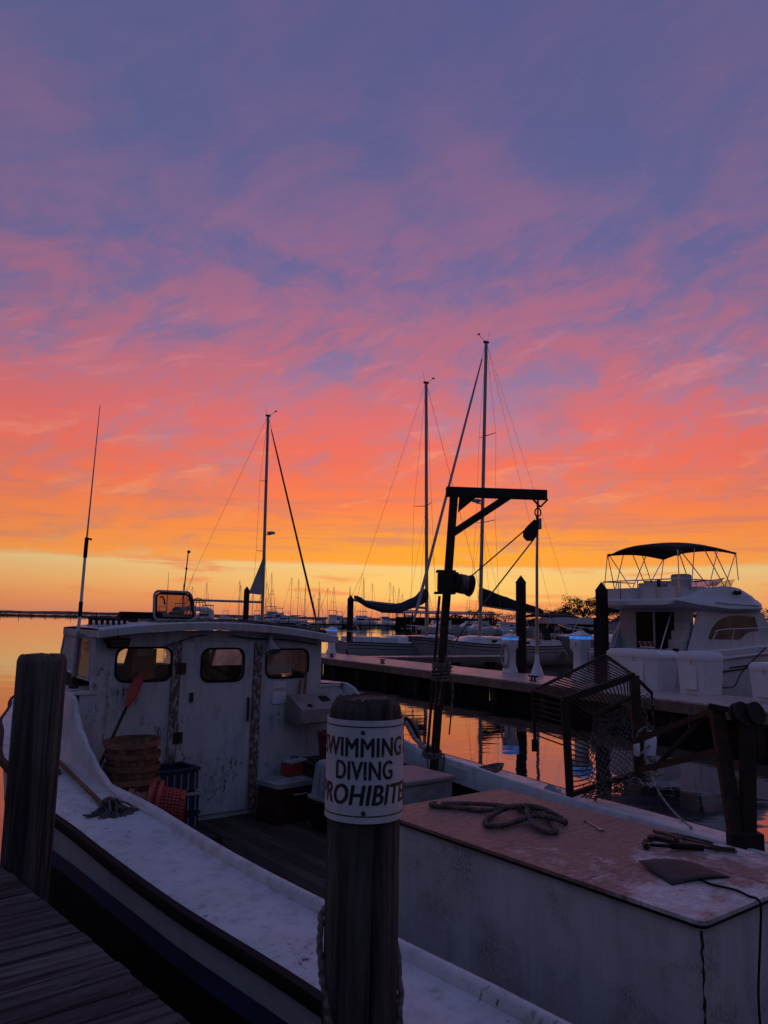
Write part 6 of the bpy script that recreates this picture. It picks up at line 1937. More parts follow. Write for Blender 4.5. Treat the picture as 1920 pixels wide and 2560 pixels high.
    if extras.get('bimini'):
        x0, x1 = 0.05 * L, 0.24 * L
        MB().grid([[(x, B * 0.33 * math.cos(a), zs(0.1) + 1.75 + 0.25 * math.sin(a) - 0.06 * ((x - x0) / (x1 - x0) * 2 - 1) ** 2) for a in [math.pi * j / 10 for j in range(11)]] for x in [lerp(x0, x1, k / 6) for k in range(7)]]).build('bimini', M[extras['bimini']], y, smooth=60)
        for x in (x0, x1):
            for sg in (1, -1):
                MB().tube([(0.14 * L, sg * B * 0.36, zs(0.1)), (x, sg * B * 0.33, zs(0.1) + 1.75)], 0.02, 5).build('bimini_pole', M['steelrail'], y)
    wl = MB()
    MB().tube([(0.10 * L, 0.45 * math.cos(a), zs(0.1) + 0.55 + 0.45 * math.sin(a)) for a in [6.283 * k / 20 for k in range(20)]], 0.018, 5, closed=True).build('steering_wheel', M['steelrail'], y)
    return y
s3 = V((12.35, 50.2, 0))
b3 = sail_yacht('tall masted white sailboat nearest the pier, bow left, black boom cover', s3, AXR + math.pi, 12.5, 3.7, 7.45, 20.0, (0.32, 0.15), (3.55, 4.9, -0.45),
    ('black', [(0, 1.10, -0.02, 0.12), (0.1, 0.98, -0.10, 0.18), (0.35, 0.62, -0.16, 0.22), (0.6, 0.32, -0.22, 0.2), (0.85, 0.06, -0.38, 0.16), (1, -0.16, -0.48, 0.08)]),
    [(0.375, 0.95, 0.25), (0.67, 0.85, 0.25)], 0.085, 'gelwarm', {'radar': 0.44, 'dodger': 'black', 'bimini': 'black', 'genoa': 'gelgrey'})
b2 = sail_yacht('white sailboat behind it with navy sail cover drooping over the boom', V((-2.6, 46.2, 0)), AXR, 11.6, 3.5, 6.3, 18.2, (0.15, 0.22), (3.35, 5.2, 0.35),
    ('navy', [(0, 1.25, 0.45, 0.12), (0.08, 1.22, 0.20, 0.18), (0.2, 0.66, -0.02, 0.22), (0.4, 0.26, -0.36, 0.24), (0.6, 0.14, -0.38, 0.24), (0.8, 0.22, -0.14, 0.2), (0.95, 0.62, 0.22, 0.12), (1, 0.64, 0.45, 0.05)]),
    [(0.50, 1.05, 0.3)], 0.0, 'gelgrey', {'split': True})
b1 = sail_yacht('leftmost sailboat behind the pilothouse, dark furled jib and bare boom', V((-13.95, 50.5, 0)), AXR, 11.0, 3.4, 6.53, 16.85, (0.2, 0.0), (3.6, 5.1, 0.0), None,
    [(0.36, 0.9, 0.25), (0.69, 0.75, 0.2)], 0.075, 'gel', {'radar': 0.44, 'genoa': 'stripe', 'bimini': 'gelgrey', 'split': True})
o = MB().plate([(-0.15, 0.55), (-1.05, 0.62), (-0.12, 3.1)], [], 0.03, Matrix.Translation((6.50, 0, 3.55)) @ Matrix.Rotation(R(90), 4, 'X')).build('hoisted_sail_foot', M['gelgrey'], b1)
# name on the nearest sailboat, near the stern on the side towards us
def hull_name(txt, par, x, yv, z, size, mat, rz):
    me = text_mesh(txt, size, mat, 'hull_name', bold=0.004, extrude=0.0)
    o = bpy.data.objects.new('hull_name', me)
    col.objects.link(o)
    o.parent = par
    o.matrix_local = Matrix.Translation((x, yv, z)) @ Matrix.Rotation(rz, 4, 'Z') @ Matrix.Rotation(R(90), 4, 'X')
hull_name('La Fin', b3, 1.35, 1.68, 0.62, 0.52, M['inkfade'], math.pi - R(8))
MB().lathe([(0.01, 0), (0.24, 0.01)], 16, Matrix.Translation((2.55, 1.82, 0.60)) @ Matrix.Rotation(R(-90), 4, 'X')).build('hull_emblem', M['inkfade'], b3)

# ------------------------------------------------------------------ motor yacht with flybridge
YO = V((7.782, 25.106, 0))
my = thing('motor_yacht', 'large white flybridge motor yacht at right with black bimini top', 'yacht', YO, AXR)
def yh(x): return interp([(0, 1.72), (2, 1.82), (5, 2.0), (11, 2.35)], x)
def yb(x): return interp([(0, 1.78), (1, 1.85), (5, 1.85), (7.5, 1.5), (9.5, 0.85), (11, 0.05)], x)
xs_ = [0, 0.15, 0.4, 0.8] + [1.2 + 0.5 * k for k in range(20)]
for sg in (-1, 1):
    rows = []
    for x in xs_:
        b, z = yb(x), yh(x)
        rd = 0.30 * max(0, 1 - x / 0.5) ** 2
        w_ = max(0, (x - 5.5) / 5.5) ** 1.5
        prof = [(b - rd - 0.05, z), (b - rd, z - 0.05), (b - rd, z - 0.24), (b - rd + 0.03, z - 0.27), (b - rd + 0.03, z - 0.33), (b - rd - 0.02, z - 0.36), (b - rd - 0.05 - 0.3 * w_ * b, z * 0.45), (b - rd - 0.22 - 0.45 * w_ * b, 0.10), (0.0, -0.5)]
        rows.append([(x - (z - pz) * 0.7 * w_, sg * max(0, py_), pz) for py_, pz in prof])
    MB().grid(rows).build('hull_side', M['gel'], my, smooth=45)
b, z = yb(0) - 0.30, yh(0)
MB().face([(0, -b, z - 0.04), (0, b, z - 0.04), (0, b, 0.2), (0, -b, 0.2)]).build('transom', M['gel'], my)
MB().grid([[(x, lerp(-1, 1, u) * (yb(x) - 0.06), yh(x) + 0.0) for u in (0, 0.5, 1)] for x in xs_ if x >= 1.2]).build('side_deck', M['gel'], my)
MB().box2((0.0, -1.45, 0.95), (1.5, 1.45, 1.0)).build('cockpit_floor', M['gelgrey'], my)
MB().box2((0.0, -1.5, 1.0), (0.16, 1.5, 1.66)).build('cockpit_transom_wall', M['gel'], my, bevel=0.05)
for sg in (-1, 1):
    MB().box2((0.1, sg * 1.62, 1.0), (1.5, sg * 1.46, yh(0.5))).build('cockpit_side', M['gel'], my, bevel=0.04)
# saloon sides with arched window
def saloon(sg):
    Mx = Matrix(((1, 0, 0, 0), (0, 0, sg, sg * 1.52), (0, 1, 0, 0), (0, 0, 0, 1)))
    arch = [(2.16, 2.14), (2.22, 2.30), (2.36, 2.50), (2.6, 2.70), (2.9, 2.83), (3.3, 2.91), (3.7, 2.93), (4.55, 2.90), (4.72, 2.55), (4.72, 2.42), (4.3, 2.40), (4.05, 2.32), (3.85, 2.18), (3.65, 2.14)]
    outl = [(1.18, 1.78), (5.9, 1.95), (5.4, 2.6), (5.0, 3.06), (1.74, 3.06), (1.62, 2.8), (1.45, 2.35)]
    sw = MB().plate(outl, [arch[::-1]], 0.05, Mx).build('saloon_side', M['gel'], my, bevel=0.01)
    MB().plate(arch, [], 0.01, Matrix(((1, 0, 0, 0), (0, 0, sg, sg * 1.53), (0, 1, 0, 0), (0, 0, 0, 1)))).build('side_window', M['curtain'], sw)
saloon(-1); saloon(1)
MB().plate([(1.16, 1.75), (1.62, 1.75), (2.2, 3.0), (2.0, 3.05), (1.75, 2.75), (1.35, 2.2)], [], 0.12, Matrix(((1, 0, 0, 0), (0, 0, 1, 1.60), (0, 1, 0, 0), (0, 0, 0, 1)))).build('side_wing', M['gelgrey'], my, bevel=0.03)
MB().face([(5.0, -1.5, 3.05), (5.0, 1.5, 3.05), (6.7, 1.15, 2.05), (6.7, -1.15, 2.05)]).build('windscreen', M['tinted'], my)
# aft bulkhead and sliding door
MA = Matrix(((0, 0, 1, 1.5), (1, 0, 0, 0), (0, 1, 0, 0), (0, 0, 0, 1)))
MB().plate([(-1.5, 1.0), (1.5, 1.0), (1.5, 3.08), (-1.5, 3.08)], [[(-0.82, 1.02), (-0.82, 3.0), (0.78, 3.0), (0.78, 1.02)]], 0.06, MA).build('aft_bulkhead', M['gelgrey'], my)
for y0, y1 in ((-0.80, -0.05), (0.0, 0.76)):
    d_ = MB().plate([(y0, 1.03), (y1, 1.03), (y1, 2.99), (y0, 2.99)], [[(y0 + 0.05, 1.1), (y0 + 0.05, 2.94), (y1 - 0.05, 2.94), (y1 - 0.05, 1.1)]], 0.03, Matrix(((0, 0, 1, 1.49), (1, 0, 0, 0), (0, 1, 0, 0), (0, 0, 0, 1)))).build('sliding_door', M['rubber'] if y0 < -0.5 else M['rubber'], my)
    MB().plate([(y0 + 0.05, 1.1), (y1 - 0.05, 1.1), (y1 - 0.05, 2.94), (y0 + 0.05, 2.94)], [], 0.008, Matrix(((0, 0, 1, 1.50), (1, 0, 0, 0), (0, 1, 0, 0), (0, 0, 0, 1)))).build('pane', M['darkpane'], d_)
MB().box2((1.455, -0.065, 1.03), (1.488, 0.015, 2.99)).build('door_mullion', M['gelgrey'], my)
# moulded stairs to the flybridge
for k in range(6):
    MB().box2((0.62 + 0.15 * k, -1.46, 1.0 + 0.05), (1.48, -0.90, 1.28 + 0.28 * k)).build('stair_step', M['gelwarm'], my, bevel=0.03)
MB().tube([(0.55, -0.86, 1.02), (0.62, -0.86, 1.5), (1.30, -0.86, 2.95)], 0.022, 6).build('stair_rail', M['steelrail'], my)
MB().tube([(0.70, -0.82, 1.02), (0.75, -0.82, 1.7)], 0.022, 6).build('rail_post', M['steelrail'], my)
# flybridge moulding
def fly_top(x): return interp([(0.55, 3.36), (0.75, 3.44), (1.2, 3.52), (1.6, 3.68), (2.2, 3.80), (3.2, 3.90), (3.8, 3.84), (4.3, 3.66), (4.8, 3.42), (5.25, 3.20), (5.5, 3.12)], x)
def fly_bot(x): return interp([(0.55, 3.22), (0.8, 3.14), (1.5, 3.08), (2.5, 3.02), (3.2, 2.98), (4.0, 3.02), (5.0, 3.06), (5.5, 3.08)], x)
rows = []
for x in (0.55, 0.58, 0.66, 0.8, 1.0, 1.3, 1.6, 2.0, 2.5, 3.0, 3.4, 3.8, 4.1, 4.4, 4.7, 5.0, 5.25, 5.45, 5.5):
    e = 1.0 if 0.7 < x < 4.6 else (0.94 + 0.06 * (x - 0.55) / 0.15 if x <= 0.7 else max(0.55, 1 - 0.4 * ((x - 4.6) / 0.9) ** 1.5))
    hw = 1.80 * e
    zt, zb = fly_top(x), fly_bot(x)
    sl = min(zt, zb + 0.34)
    m_ = (zb + 0.13)
    half = [(0, zb - 0.02), (hw * 0.80, zb - 0.01), (hw * 0.94, zb + 0.03), (hw, m_), (hw * 0.992, m_ + 0.02), (hw * 0.985, sl - 0.05), (hw * 0.95, sl), (hw * 0.93, lerp(sl, zt, 0.55)), (hw * 0.90, zt - 0.03), (hw * 0.86, zt), (hw * 0.80, zt - 0.01), (0, zt - 0.03)]
    rows.append([(x, -p[0], p[1]) for p in half] + [(x, p[0], p[1]) for p in half[::-1]][1:-1])
mb = MB().grid(rows, closed_u=True); mb.face(rows[0]); mb.face(rows[-1])
fly = mb.build('flybridge', M['gel'], my, smooth=50)
for sg in (-1, 1):
    MB().tube([(x, sg * 1.803 * (1.0 if x < 4.6 else max(0.55, 1 - 0.4 * ((x - 4.6) / 0.9) ** 1.5)), fly_bot(x) + 0.14) for x in (0.7, 1.2, 2, 3, 4, 4.6, 5.0, 5.3)], 0.014, 5).build('flybridge_moulding_line', M['hullgrey'], fly)
    MB().tube([(x, sg * 1.79, fly_bot(x) + z_) for x, z_ in ((2.3, 0.30), (3.0, 0.30), (3.8, 0.27), (4.6, 0.22))], 0.012, 5).build('flybridge_moulding_line', M['hullgrey'], fly)
# aft bulwark, seats, helm
MB().box2((0.85, -1.55, 3.42), (0.90, 1.55, 3.78)).build('flybridge_aft_panel', M['gel'], my, bevel=0.02)
for sg in (-1, 1):
    MB().plate([(0.85, 3.40), (2.2, 3.60), (2.2, 3.82), (1.3, 3.80), (0.85, 3.78)], [], 0.04, Matrix(((1, 0, 0, 0), (0, 0, sg, sg * 1.52), (0, 1, 0, 0), (0, 0, 0, 1)))).build('flybridge_side_panel', M['gel'], my)
MB().box2((2.15, -0.75, 3.6), (2.55, -0.15, 4.28)).build('helm_seat', M['gel'], fly, bevel=0.07)
MB().box2((2.1, 0.2, 3.6), (2.5, 1.2, 4.02)).build('bench_seat', M['gel'], fly, bevel=0.05)
MB().box2((1.25, -0.45, 3.5), (1.33, -0.37, 4.05)).build('seat_post', M['blacksteel'], fly)
MB().grid([[(x, y_, z_) for x, y_, z_ in ((2.75 + 0.10 * (a_ / 6.0), 1.52 * math.cos(R(-90 + 30 * a_)) if False else lerp(-1.50, 1.50, a_ / 6), 3.86), (2.95 + 0.9 * math.sin(math.pi * a_ / 6), lerp(-1.66, 1.66, a_ / 6), 4.12))] for a_ in range(7)]).build('flybridge_windscreen', M['tinted'], fly, smooth=60)
MB().tube([(2.95 + 0.9 * math.sin(math.pi * a_ / 12) , lerp(-1.66, 1.66, a_ / 12), 4.13) for a_ in range(13)], 0.02, 6).build('screen_rail', M['steelrail'], fly)
MB().grid([[(2.3 + 1.1 * f, sg_ * 1.58, 3.86 + 0.02 * f), (2.3 + 1.2 * f, sg_ * 1.66, 3.95 + 0.17 * f)] for sg_ in (-1,) for f in (0, 0.33, 0.66, 1)]).build('side_screen', M['glass_screen'], fly)
# rail round the after end
rail = [(2.6, -1.62, 4.02), (1.9, -1.62, 4.03), (0.82, -1.60, 4.02), (0.76, -1.52, 4.02), (0.76, 1.52, 4.02), (0.82, 1.60, 4.02), (2.4, 1.62, 4.04)]
MB().tube(rail, 0.022, 6).build('flybridge_rail', M['steelrail'], fly)
for (x, y_) in ((0.78, -1.55), (0.76, -0.75), (0.76, 0.0), (0.76, 0.75), (0.78, 1.55), (1.6, -1.62), (2.4, -1.62), (1.6, 1.62)):
    MB().tube([(x, y_, 3.40), (x, y_, 4.02)], 0.018, 5).build('rail_stanchion', M['steelrail'], my)
# bimini
rows = []
for k in range(13):
    f = k / 12
    x = lerp(0.95, 3.85, f)
    crown = 0.20 + 0.05 * math.sin(math.pi * f)
    ze = lerp(5.0, 5.03, f) + 0.10 * math.sin(math.pi * f) - (0.05 if k in (0, 12) else 0)
    row = []
    for j in range(13):
        u = lerp(-1, 1, j / 12)
        z_ = ze + crown * (1 - abs(u) ** 2.4)
        if k == 0:
            z_ -= 0.04
        droop = 0.16 * max(0, 1 - f * 5) * max(0, -u - 0.5) * 2
        row.append((x, 1.50 * u, z_ - droop))
    rows.append(row)
bim = o = MB().grid(rows).build('bimini_top', M['black'], my, smooth=60)
s_m = o.modifiers.new('thickness', 'SOLIDIFY'); s_m.thickness = 0.03
mb = MB()
for sg in (-1, 1):
    mb = MB().grid([[(x_, sg * 1.50, z_) for x_, z_ in ((lerp(0.95, 3.85, k / 8), lerp(5.0, 5.03, k / 8) + 0.10 * math.sin(math.pi * k / 8) + 0.0), (lerp(0.95, 3.85, k / 8), lerp(4.97, 5.0, k / 8) + 0.10 * math.sin(math.pi * k / 8) - 0.05))] for k in range(9)])
    mb.build('bimini_valance', M['black'], bim)
    foot1, foot2 = (1.05, sg * 1.58, 3.72), (2.75, sg * 1.60, 3.88)
    for a, b in (((0.95, 4.95), (0.84, 3.45)), ((0.97, 4.95), (1.40, 3.72)), ((1.75, 5.05), (1.40, 3.72)), ((1.05, 4.95), (2.25, 3.8)), ((2.9, 5.06), (2.25, 3.8)), ((2.2, 5.08), (3.0, 3.88)), ((3.8, 4.98), (3.05, 3.88)), ((3.83, 4.98), (3.75, 4.1)), ((2.7, 5.06), (3.35, 3.9))):
        MB().tube([(a[0], sg * 1.49, a[1]), (b[0], sg * 1.60, b[1])], 0.017, 5).build('bimini_pole', M['steelrail'], bim)
# bow rail, vents, fittings
br = [(1.9, -1.78, 1.84), (2.25, -1.76, 2.30), (2.6, -1.75, 2.46), (5.0, -1.75, 2.56), (7.5, -1.42, 2.75), (10.8, -0.1, 3.0)]
MB().tube(smoothpath(br, 5), 0.022, 6).build('bow_rail', M['steelrail'], my)
for x in (3.2, 4.3, 5.4, 6.6):
    MB().tube([(x - 0.25, -yb(x) + 0.07, yh(x)), (x, -yb(x) + 0.09, interp([(2.6, 2.46), (5, 2.56), (7.5, 2.75)], x))], 0.016, 5).build('rail_stanchion', M['steelrail'], my)
for k in range(3):
    x0 = 2.9 + 0.25 * k
    MB().bar((x0 - 0.6, -1.835, 1.18 + 0.07 * k - 0.06), (x0 + 0.75, -1.84, 1.30 + 0.06 * k - 0.06), 0.03, 0.035).build('hull_vent', M['rubber'] if k % 2 == 0 else M['hullgrey'], my)
for sg in (-1, 1):
    MB().tube([(x, sg * (yb(x) + 0.035 - (0.30 * max(0, 1 - x / 0.5) ** 2)), yh(x) - 0.30) for x in xs_[1:-1]], 0.016, 5).build('rub_rail', M['hullgrey'], my)
for xx in (3.3, 3.5):
    MB().lathe([(0.03, 0), (0.07, 0.10), (0.075, 0.12)], 10, Matrix.Translation((xx, -1.72, 3.66)) @ Matrix.Rotation(R(80), 4, 'Y')).build('horn', M['blacksteel'], my)
MB().bar((0.62, -1.56, 1.78), (0.62, -1.56, 1.86), 0.18, 0.10).build('fender_cap', M['rubber'], my)
# shore power line and mooring lines from the yacht
tag(MB().tube(smoothpath([V((9.0, 23.1, 1.35)), V((9.05, 22.8, 1.15)), V((9.2, 22.4, 1.0)), V((9.35, 22.2, 0.95))], 5), 0.02, 5).build('mooring_line', M['rubber'], None), 'dark mooring line from the yacht quarter to the pier', 'rope')
tag(MB().tube(smoothpath([YO + AX * 4.6 + V((0.496, -0.868, 0)) * 1.9 + V((0, 0, 1.9)), V((11.2, 24.2, 1.2)), V((10.5, 23.2, 0.85)), V((9.9, 22.5, 0.82)), V((9.5, 22.0, 0.9))], 6), 0.022, 5).build('mooring_line', M['rubber'], None), 'dark mooring line slack along the yacht side at right', 'rope')
# folding lawn chair in the yacht cockpit
lc = thing('lawn_chair', 'red and white webbed lawn chair in the yacht cockpit', 'chair', YO + AX * 0.95 + V((-0.496, 0.868, 0)) * -0.38 + V((0, 0, 1.0)), AXR + R(-90))
for xx in (-0.30, 0.30):
    MB().tube([(xx, 0.30, 0.0), (xx, -0.02, 0.42), (xx, -0.30, 1.02)], 0.014, 6).build('back_tube', M['alum'], lc)
    MB().tube([(xx, -0.26, 0.0), (xx, 0.24, 0.42)], 0.014, 6).build('leg', M['alum'], lc)
    MB().tube([(xx * 1.05, 0.24, 0.42), (xx * 1.05, 0.20, 0.62), (xx * 1.05, -0.14, 0.64)], 0.014, 6).build('arm', M['alum'], lc)
MB().tube([(-0.30, -0.30, 1.02), (0.30, -0.30, 1.02)], 0.014, 6).build('top_tube', M['alum'], lc)
for k in range(6):
    x = -0.25 + 0.10 * k
    MB().bar((x, -0.045, 0.46), (x, -0.315, 1.03), 0.06, 0.006, up=(0, 1, 0)).build('webbing', M['redbasket'] if k % 2 else M['whiteplastic'], lc)
for k in range(5):
    f = 0.1 + 0.2 * k
    y_, z_ = lerp(-0.05, -0.31, f), lerp(0.46, 1.02, f)
    MB().box((0, y_ - 0.012, z_), (0.60, 0.006, 0.05)).build('webbing', M['whiteplastic'] if k % 2 else M['redbasket'], lc)
MB().box((0, 0.11, 0.42), (0.58, 0.40, 0.01)).build('seat', M['redbasket'], lc)
# ------------------------------------------------------------------ express cruiser behind
def cruiser(label, loc, rz, s=1.0, name='cabin_cruiser'):
    c = thing(name, label, 'cruiser', loc, rz)
    zs = lambda t: interp([(0, 1.25), (0.5, 1.45), (1.0, 1.9)], t)
    bs = lambda t: 1.5 * interp([(0, 0.92), (0.4, 1.0), (0.7, 0.8), (0.9, 0.35), (1, 0.02)], t)
    L = 8.8
    ts = [k / 20 for k in range(21)]
    for sg in (1, -1):
        rows = []
        for t in ts:
            w_ = max(0, (t - 0.5) / 0.5) ** 1.5
            rows.append([(t * L - (zs(t) - z_) * 0.9 * w_, sg * bs(t) * f * (1 - 0.3 * w_ * (1 - f2)), z_) for f, f2, z_ in ((1, 1, zs(t)), (1.02, 1, zs(t) - 0.15), (0.97, 0.6, zs(t) * 0.5), (0.8, 0.2, 0.05), (0.0, 0, -0.35))])
        MB().grid(rows).build('hull_side', M['hullgrey'], c, smooth=50)
    MB().face([(0, -bs(0), zs(0)), (0, bs(0), zs(0)), (0, bs(0) * 0.8, 0), (0, -bs(0) * 0.8, 0)]).build('transom', M['hullgrey'], c)
    rows = []
    for t in ts:
        hh = interp([(0, 0.05), (0.30, 0.08), (0.42, 0.62), (0.55, 0.55), (0.8, 0.25), (1, 0.05)], t)
        rows.append([(t * L, bs(t) * u, zs(t) + hh * (1 - abs(u) ** 3)) for u in (-1, -0.8, -0.5, 0, 0.5, 0.8, 1)])
    MB().grid(rows).build('deck', M['gel'], c, smooth=50)
    MB().grid([[(4.9 - 0.0 * 1, lerp(-1.15, 1.15, u), 1.95 + 0.12 * math.sin(math.pi * u)), (4.0, lerp(-1.1, 1.1, u), 2.62 + 0.1 * math.sin(math.pi * u))] for u in (0, 0.25, 0.5, 0.75, 1)]).build('windscreen', M['glass_screen'], c, smooth=50)
    for sg in (-1, 1):
        MB().face([(4.9, sg * 1.16, 1.95), (4.0, sg * 1.12, 2.62), (2.6, sg * 1.2, 2.45), (2.7, sg * 1.25, 1.75)]).build('side_screen', M['glass_screen'], c)
        MB().tube([(4.9, sg * 1.16, 1.95), (4.0, sg * 1.12, 2.63), (2.6, sg * 1.2, 2.46)], 0.035, 5).build('screen_frame', M['blacksteel'], c)
        MB().tube([(8.6, sg * 0.15, 2.5), (7.5, sg * 0.75, 2.35), (5.6, sg * 1.25, 2.15)], 0.02, 5).build('bow_rail', M['steelrail'], c)
    MB().grid([[(x, 1.2 * math.cos(a), 2.55 + 0.75 * math.sin(a) ** 0.6 * hf) for a in [math.pi * j / 10 for j in range(11)]] for x, hf in ((4.05, 0.15), (3.4, 0.75), (2.4, 1.0), (1.2, 0.95))]).build('canvas_top', M['black'], c, smooth=60)
    return c
cr_axis = AXR + math.pi
cruiser('grey hulled cabin cruiser with black canvas behind the motor yacht stern', V((9.3, 41.2, 0)) + AX * 8.8, cr_axis)

# ------------------------------------------------------------------ far marina
rr_ = random.Random(31)
def far_sail(loc, rz, label):
    b = thing('moored_sailboat', label, 'sailboat', loc, rz, 'sailboats in the far marina')
    ts = [k / 8 for k in range(9)]
    hb = lambda t: 1.6 * interp([(0, 0.7), (0.5, 1), (0.85, 0.5), (1, 0.02)], t)
    mb = MB()
    for sg in (1, -1):
        mb.grid([[(t * 10.5, sg * hb(t), 1.1 + 0.3 * t), (t * 10.0, sg * hb(t) * 0.85, 0.1), (t * 9.5, 0, -0.3)] for t in ts])
    mb.grid([[(t * 10.5, -hb(t), 1.1 + 0.3 * t), (t * 10.5, hb(t), 1.1 + 0.3 * t)] for t in ts])
    mb.face([(0, -hb(0), 1.1), (0, hb(0), 1.1), (0, hb(0) * 0.8, 0), (0, -hb(0) * 0.8, 0)])
    mb.build('hull', M['gel'], b, smooth=50)
    MB().box2((3.2, -0.9, 1.15), (7.2, 0.9, 1.75)).build('coachroof', M['gel'], b, bevel=0.15)
    MB().tube([(6.0, 0, 1.6), (6.0, 0, 14.5)], [0.085, 0.06], 6).build('mast', M['wire'], b)
    MB().tube([(5.9, 0, 2.9), (1.4, 0, 2.9)], 0.16, 6).build('boom', M['navy'], b)
    MB().tube([(6.0, 0, 14.3), (10.4, 0, 1.6)], 0.05, 4).build('forestay', M['wire'], b)
    MB().tube([(6.0, 0, 14.3), (0.2, 0, 1.3)], 0.03, 4).build('backstay', M['wire'], b)
    MB().tube([(6.0, -0.9, 8.5), (6.0, 0.9, 8.5)], 0.04, 4).build('spreader', M['alum'], b)
    return b
def far_motor(loc, rz, label):
    b = thing('moored_cruiser', label, 'cruiser', loc, rz, 'cruisers in the far marina')
    ts = [k / 8 for k in range(9)]
    hb = lambda t: 2.0 * interp([(0, 0.9), (0.5, 1), (0.85, 0.5), (1, 0.02)], t)
    mb = MB()
    for sg in (1, -1):
        mb.grid([[(t * 12, sg * hb(t), 1.3 + 0.9 * t), (t * 11.5, sg * hb(t) * 0.85, 0.1), (t * 11, 0, -0.3)] for t in ts])
    mb.grid([[(t * 12, -hb(t), 1.3 + 0.9 * t), (t * 12, hb(t), 1.3 + 0.9 * t)] for t in ts])
    mb.face([(0, -hb(0), 1.3), (0, hb(0), 1.3), (0, hb(0) * 0.8, 0), (0, -hb(0) * 0.8, 0)])
    mb.build('hull', M['gel'], b, smooth=50)
    mb = MB()
    rows = [[(2.4, -1.5, 1.4), (7.8, -1.4, 1.9), (7.8, 1.4, 1.9), (2.4, 1.5, 1.4)], [(2.6, -1.4, 3.1), (6.2, -1.3, 3.1), (6.2, 1.3, 3.1), (2.6, 1.4, 3.1)]]
    mb.grid(rows, closed_u=True); mb.face(rows[1])
    mb.build('cabin', M['gel'], b)
    MB().box2((3.6, -1.43, 2.25), (6.4, 1.43, 2.8)).build('window_band', M['tinted'], b)
    MB().box2((2.4, -1.3, 3.12), (5.6, 1.3, 3.8)).build('flybridge', M['gel'], b, bevel=0.12)
    for sx in (2.6, 5.0):
        for sg in (-1.1, 1.1):
            MB().tube([(sx, sg, 3.8), (sx, sg, 5.2)], 0.05, 4).build('top_pole', M['alum'], b)
    MB().box2((2.3, -1.3, 5.2), (5.4, 1.3, 5.35)).build('hardtop', M['gelgrey'], b, bevel=0.05)
    MB().tube([(3, 0.5, 5.3), (2.7, 0.5, 8.8)], 0.03, 4).build('aerial', M['alum'], b)
    return b
fs = far_sail((0, 300, 0), 0, 'small sailboat with bare mast in the far marina across the water')
fm = far_motor((0, 300, 0), 0, 'small white cruiser in the far marina across the water')
def px_to(x, yd): return ((x - 960) / 1920.0) * yd * 1.0
first_s, first_m = True, True
for k in range(46):
    xx = 430 + 640 * (k + rr_.uniform(-0.4, 0.4)) / 46
    yd = rr_.uniform(262, 330)
    loc = (px_to(xx, yd), yd, 0)
    rz = rr_.choice((R(25), R(205), R(110), R(-60))) + rr_.uniform(-0.3, 0.3)
    if rr_.random() < 0.66:
        if first_s:
            o = fs; first_s = False; o.location = loc; o.rotation_euler = (0, 0, rz)
        else:
            o = dup(fs, loc, rz)
        s = rr_.uniform(0.75, 1.22)
        o.scale = (1, 1, s)
    else:
        if first_m:
            o = fm; first_m = False; o.location = loc; o.rotation_euler = (0, 0, rz)
        else:
            o = dup(fm, loc, rz)
        s = rr_.uniform(0.8, 1.3)
        o.scale = (s, s, s)
for k in range(10):
    xx = 1075 + 330 * (k + rr_.uniform(-0.3, 0.3)) / 10
    yd = rr_.uniform(150, 200)
    o = dup(fm, (px_to(xx, yd), yd, 0), rr_.choice((R(20), R(200), R(100))))
    o.scale = (0.7, 0.7, 0.7)
    o['label'] = 'small white cruiser moored below the trees across the water'
    o['group'] = 'cruisers below the far trees'
fp = thing('marina_pier', 'low dark pier of the far marina across the water', 'pier', (-10, 258, 0), R(2))
MB().box2((-85, 0, 0.4), (75, 2.5, 0.9)).build('deck', M['darkpile'], fp)
for k in range(54):
    MB().tube([(-84 + 3 * k, 0.3, -0.5), (-84 + 3 * k, 0.3, 1.5 + 1.3 * ((k * 7) % 3 == 0))], 0.16, 5).build('post', M['darkpile'], fp)
# covered slips
sd_o = thing('covered_slips', 'long low boat shed with grey roof across the water behind the sailboats', 'shed', (4, 236, 0), R(-3))
MB().plate([(-2.2, 4.9), (0, 5.6), (2.2, 4.9), (2.2, 4.7), (-2.2, 4.7)], [], 30.0, Matrix(((0, 0, 1, 0), (3, 0, 0, 0), (0, 1, 0, 0), (0, 0, 0, 1)))).build('roof', M['roofgrey'], sd_o)
for k in range(13):
    for yy in (-6, 6):
        MB().box((0.5 + k * 2.4, yy, 2.3), (0.25, 0.25, 4.8)).build('post', M['darkpile'], sd_o)
MB().box2((0, 6.2, 0.3), (30, 6.4, 3.6)).build('back_wall', M['darkpile'], sd_o)
MB().box2((0, -6.3, 0.5), (30, 6.1, 0.9)).build('deck', M['darkpile'], sd_o)
# far bank under the trees
mb = MB()
rows = [[], [], []]
for k in range(41):
    x = 18 + k * 5.5
    rows[0].append((x, 196 + 4 * math.sin(k * 0.9), -0.5)); rows[1].append((x, 203, 1.4 + 0.4 * math.sin(k * 1.7))); rows[2].append((x, 330, 2.2))
struct(mb.grid(rows).build('far_bank', M['shore'], None, smooth=60))
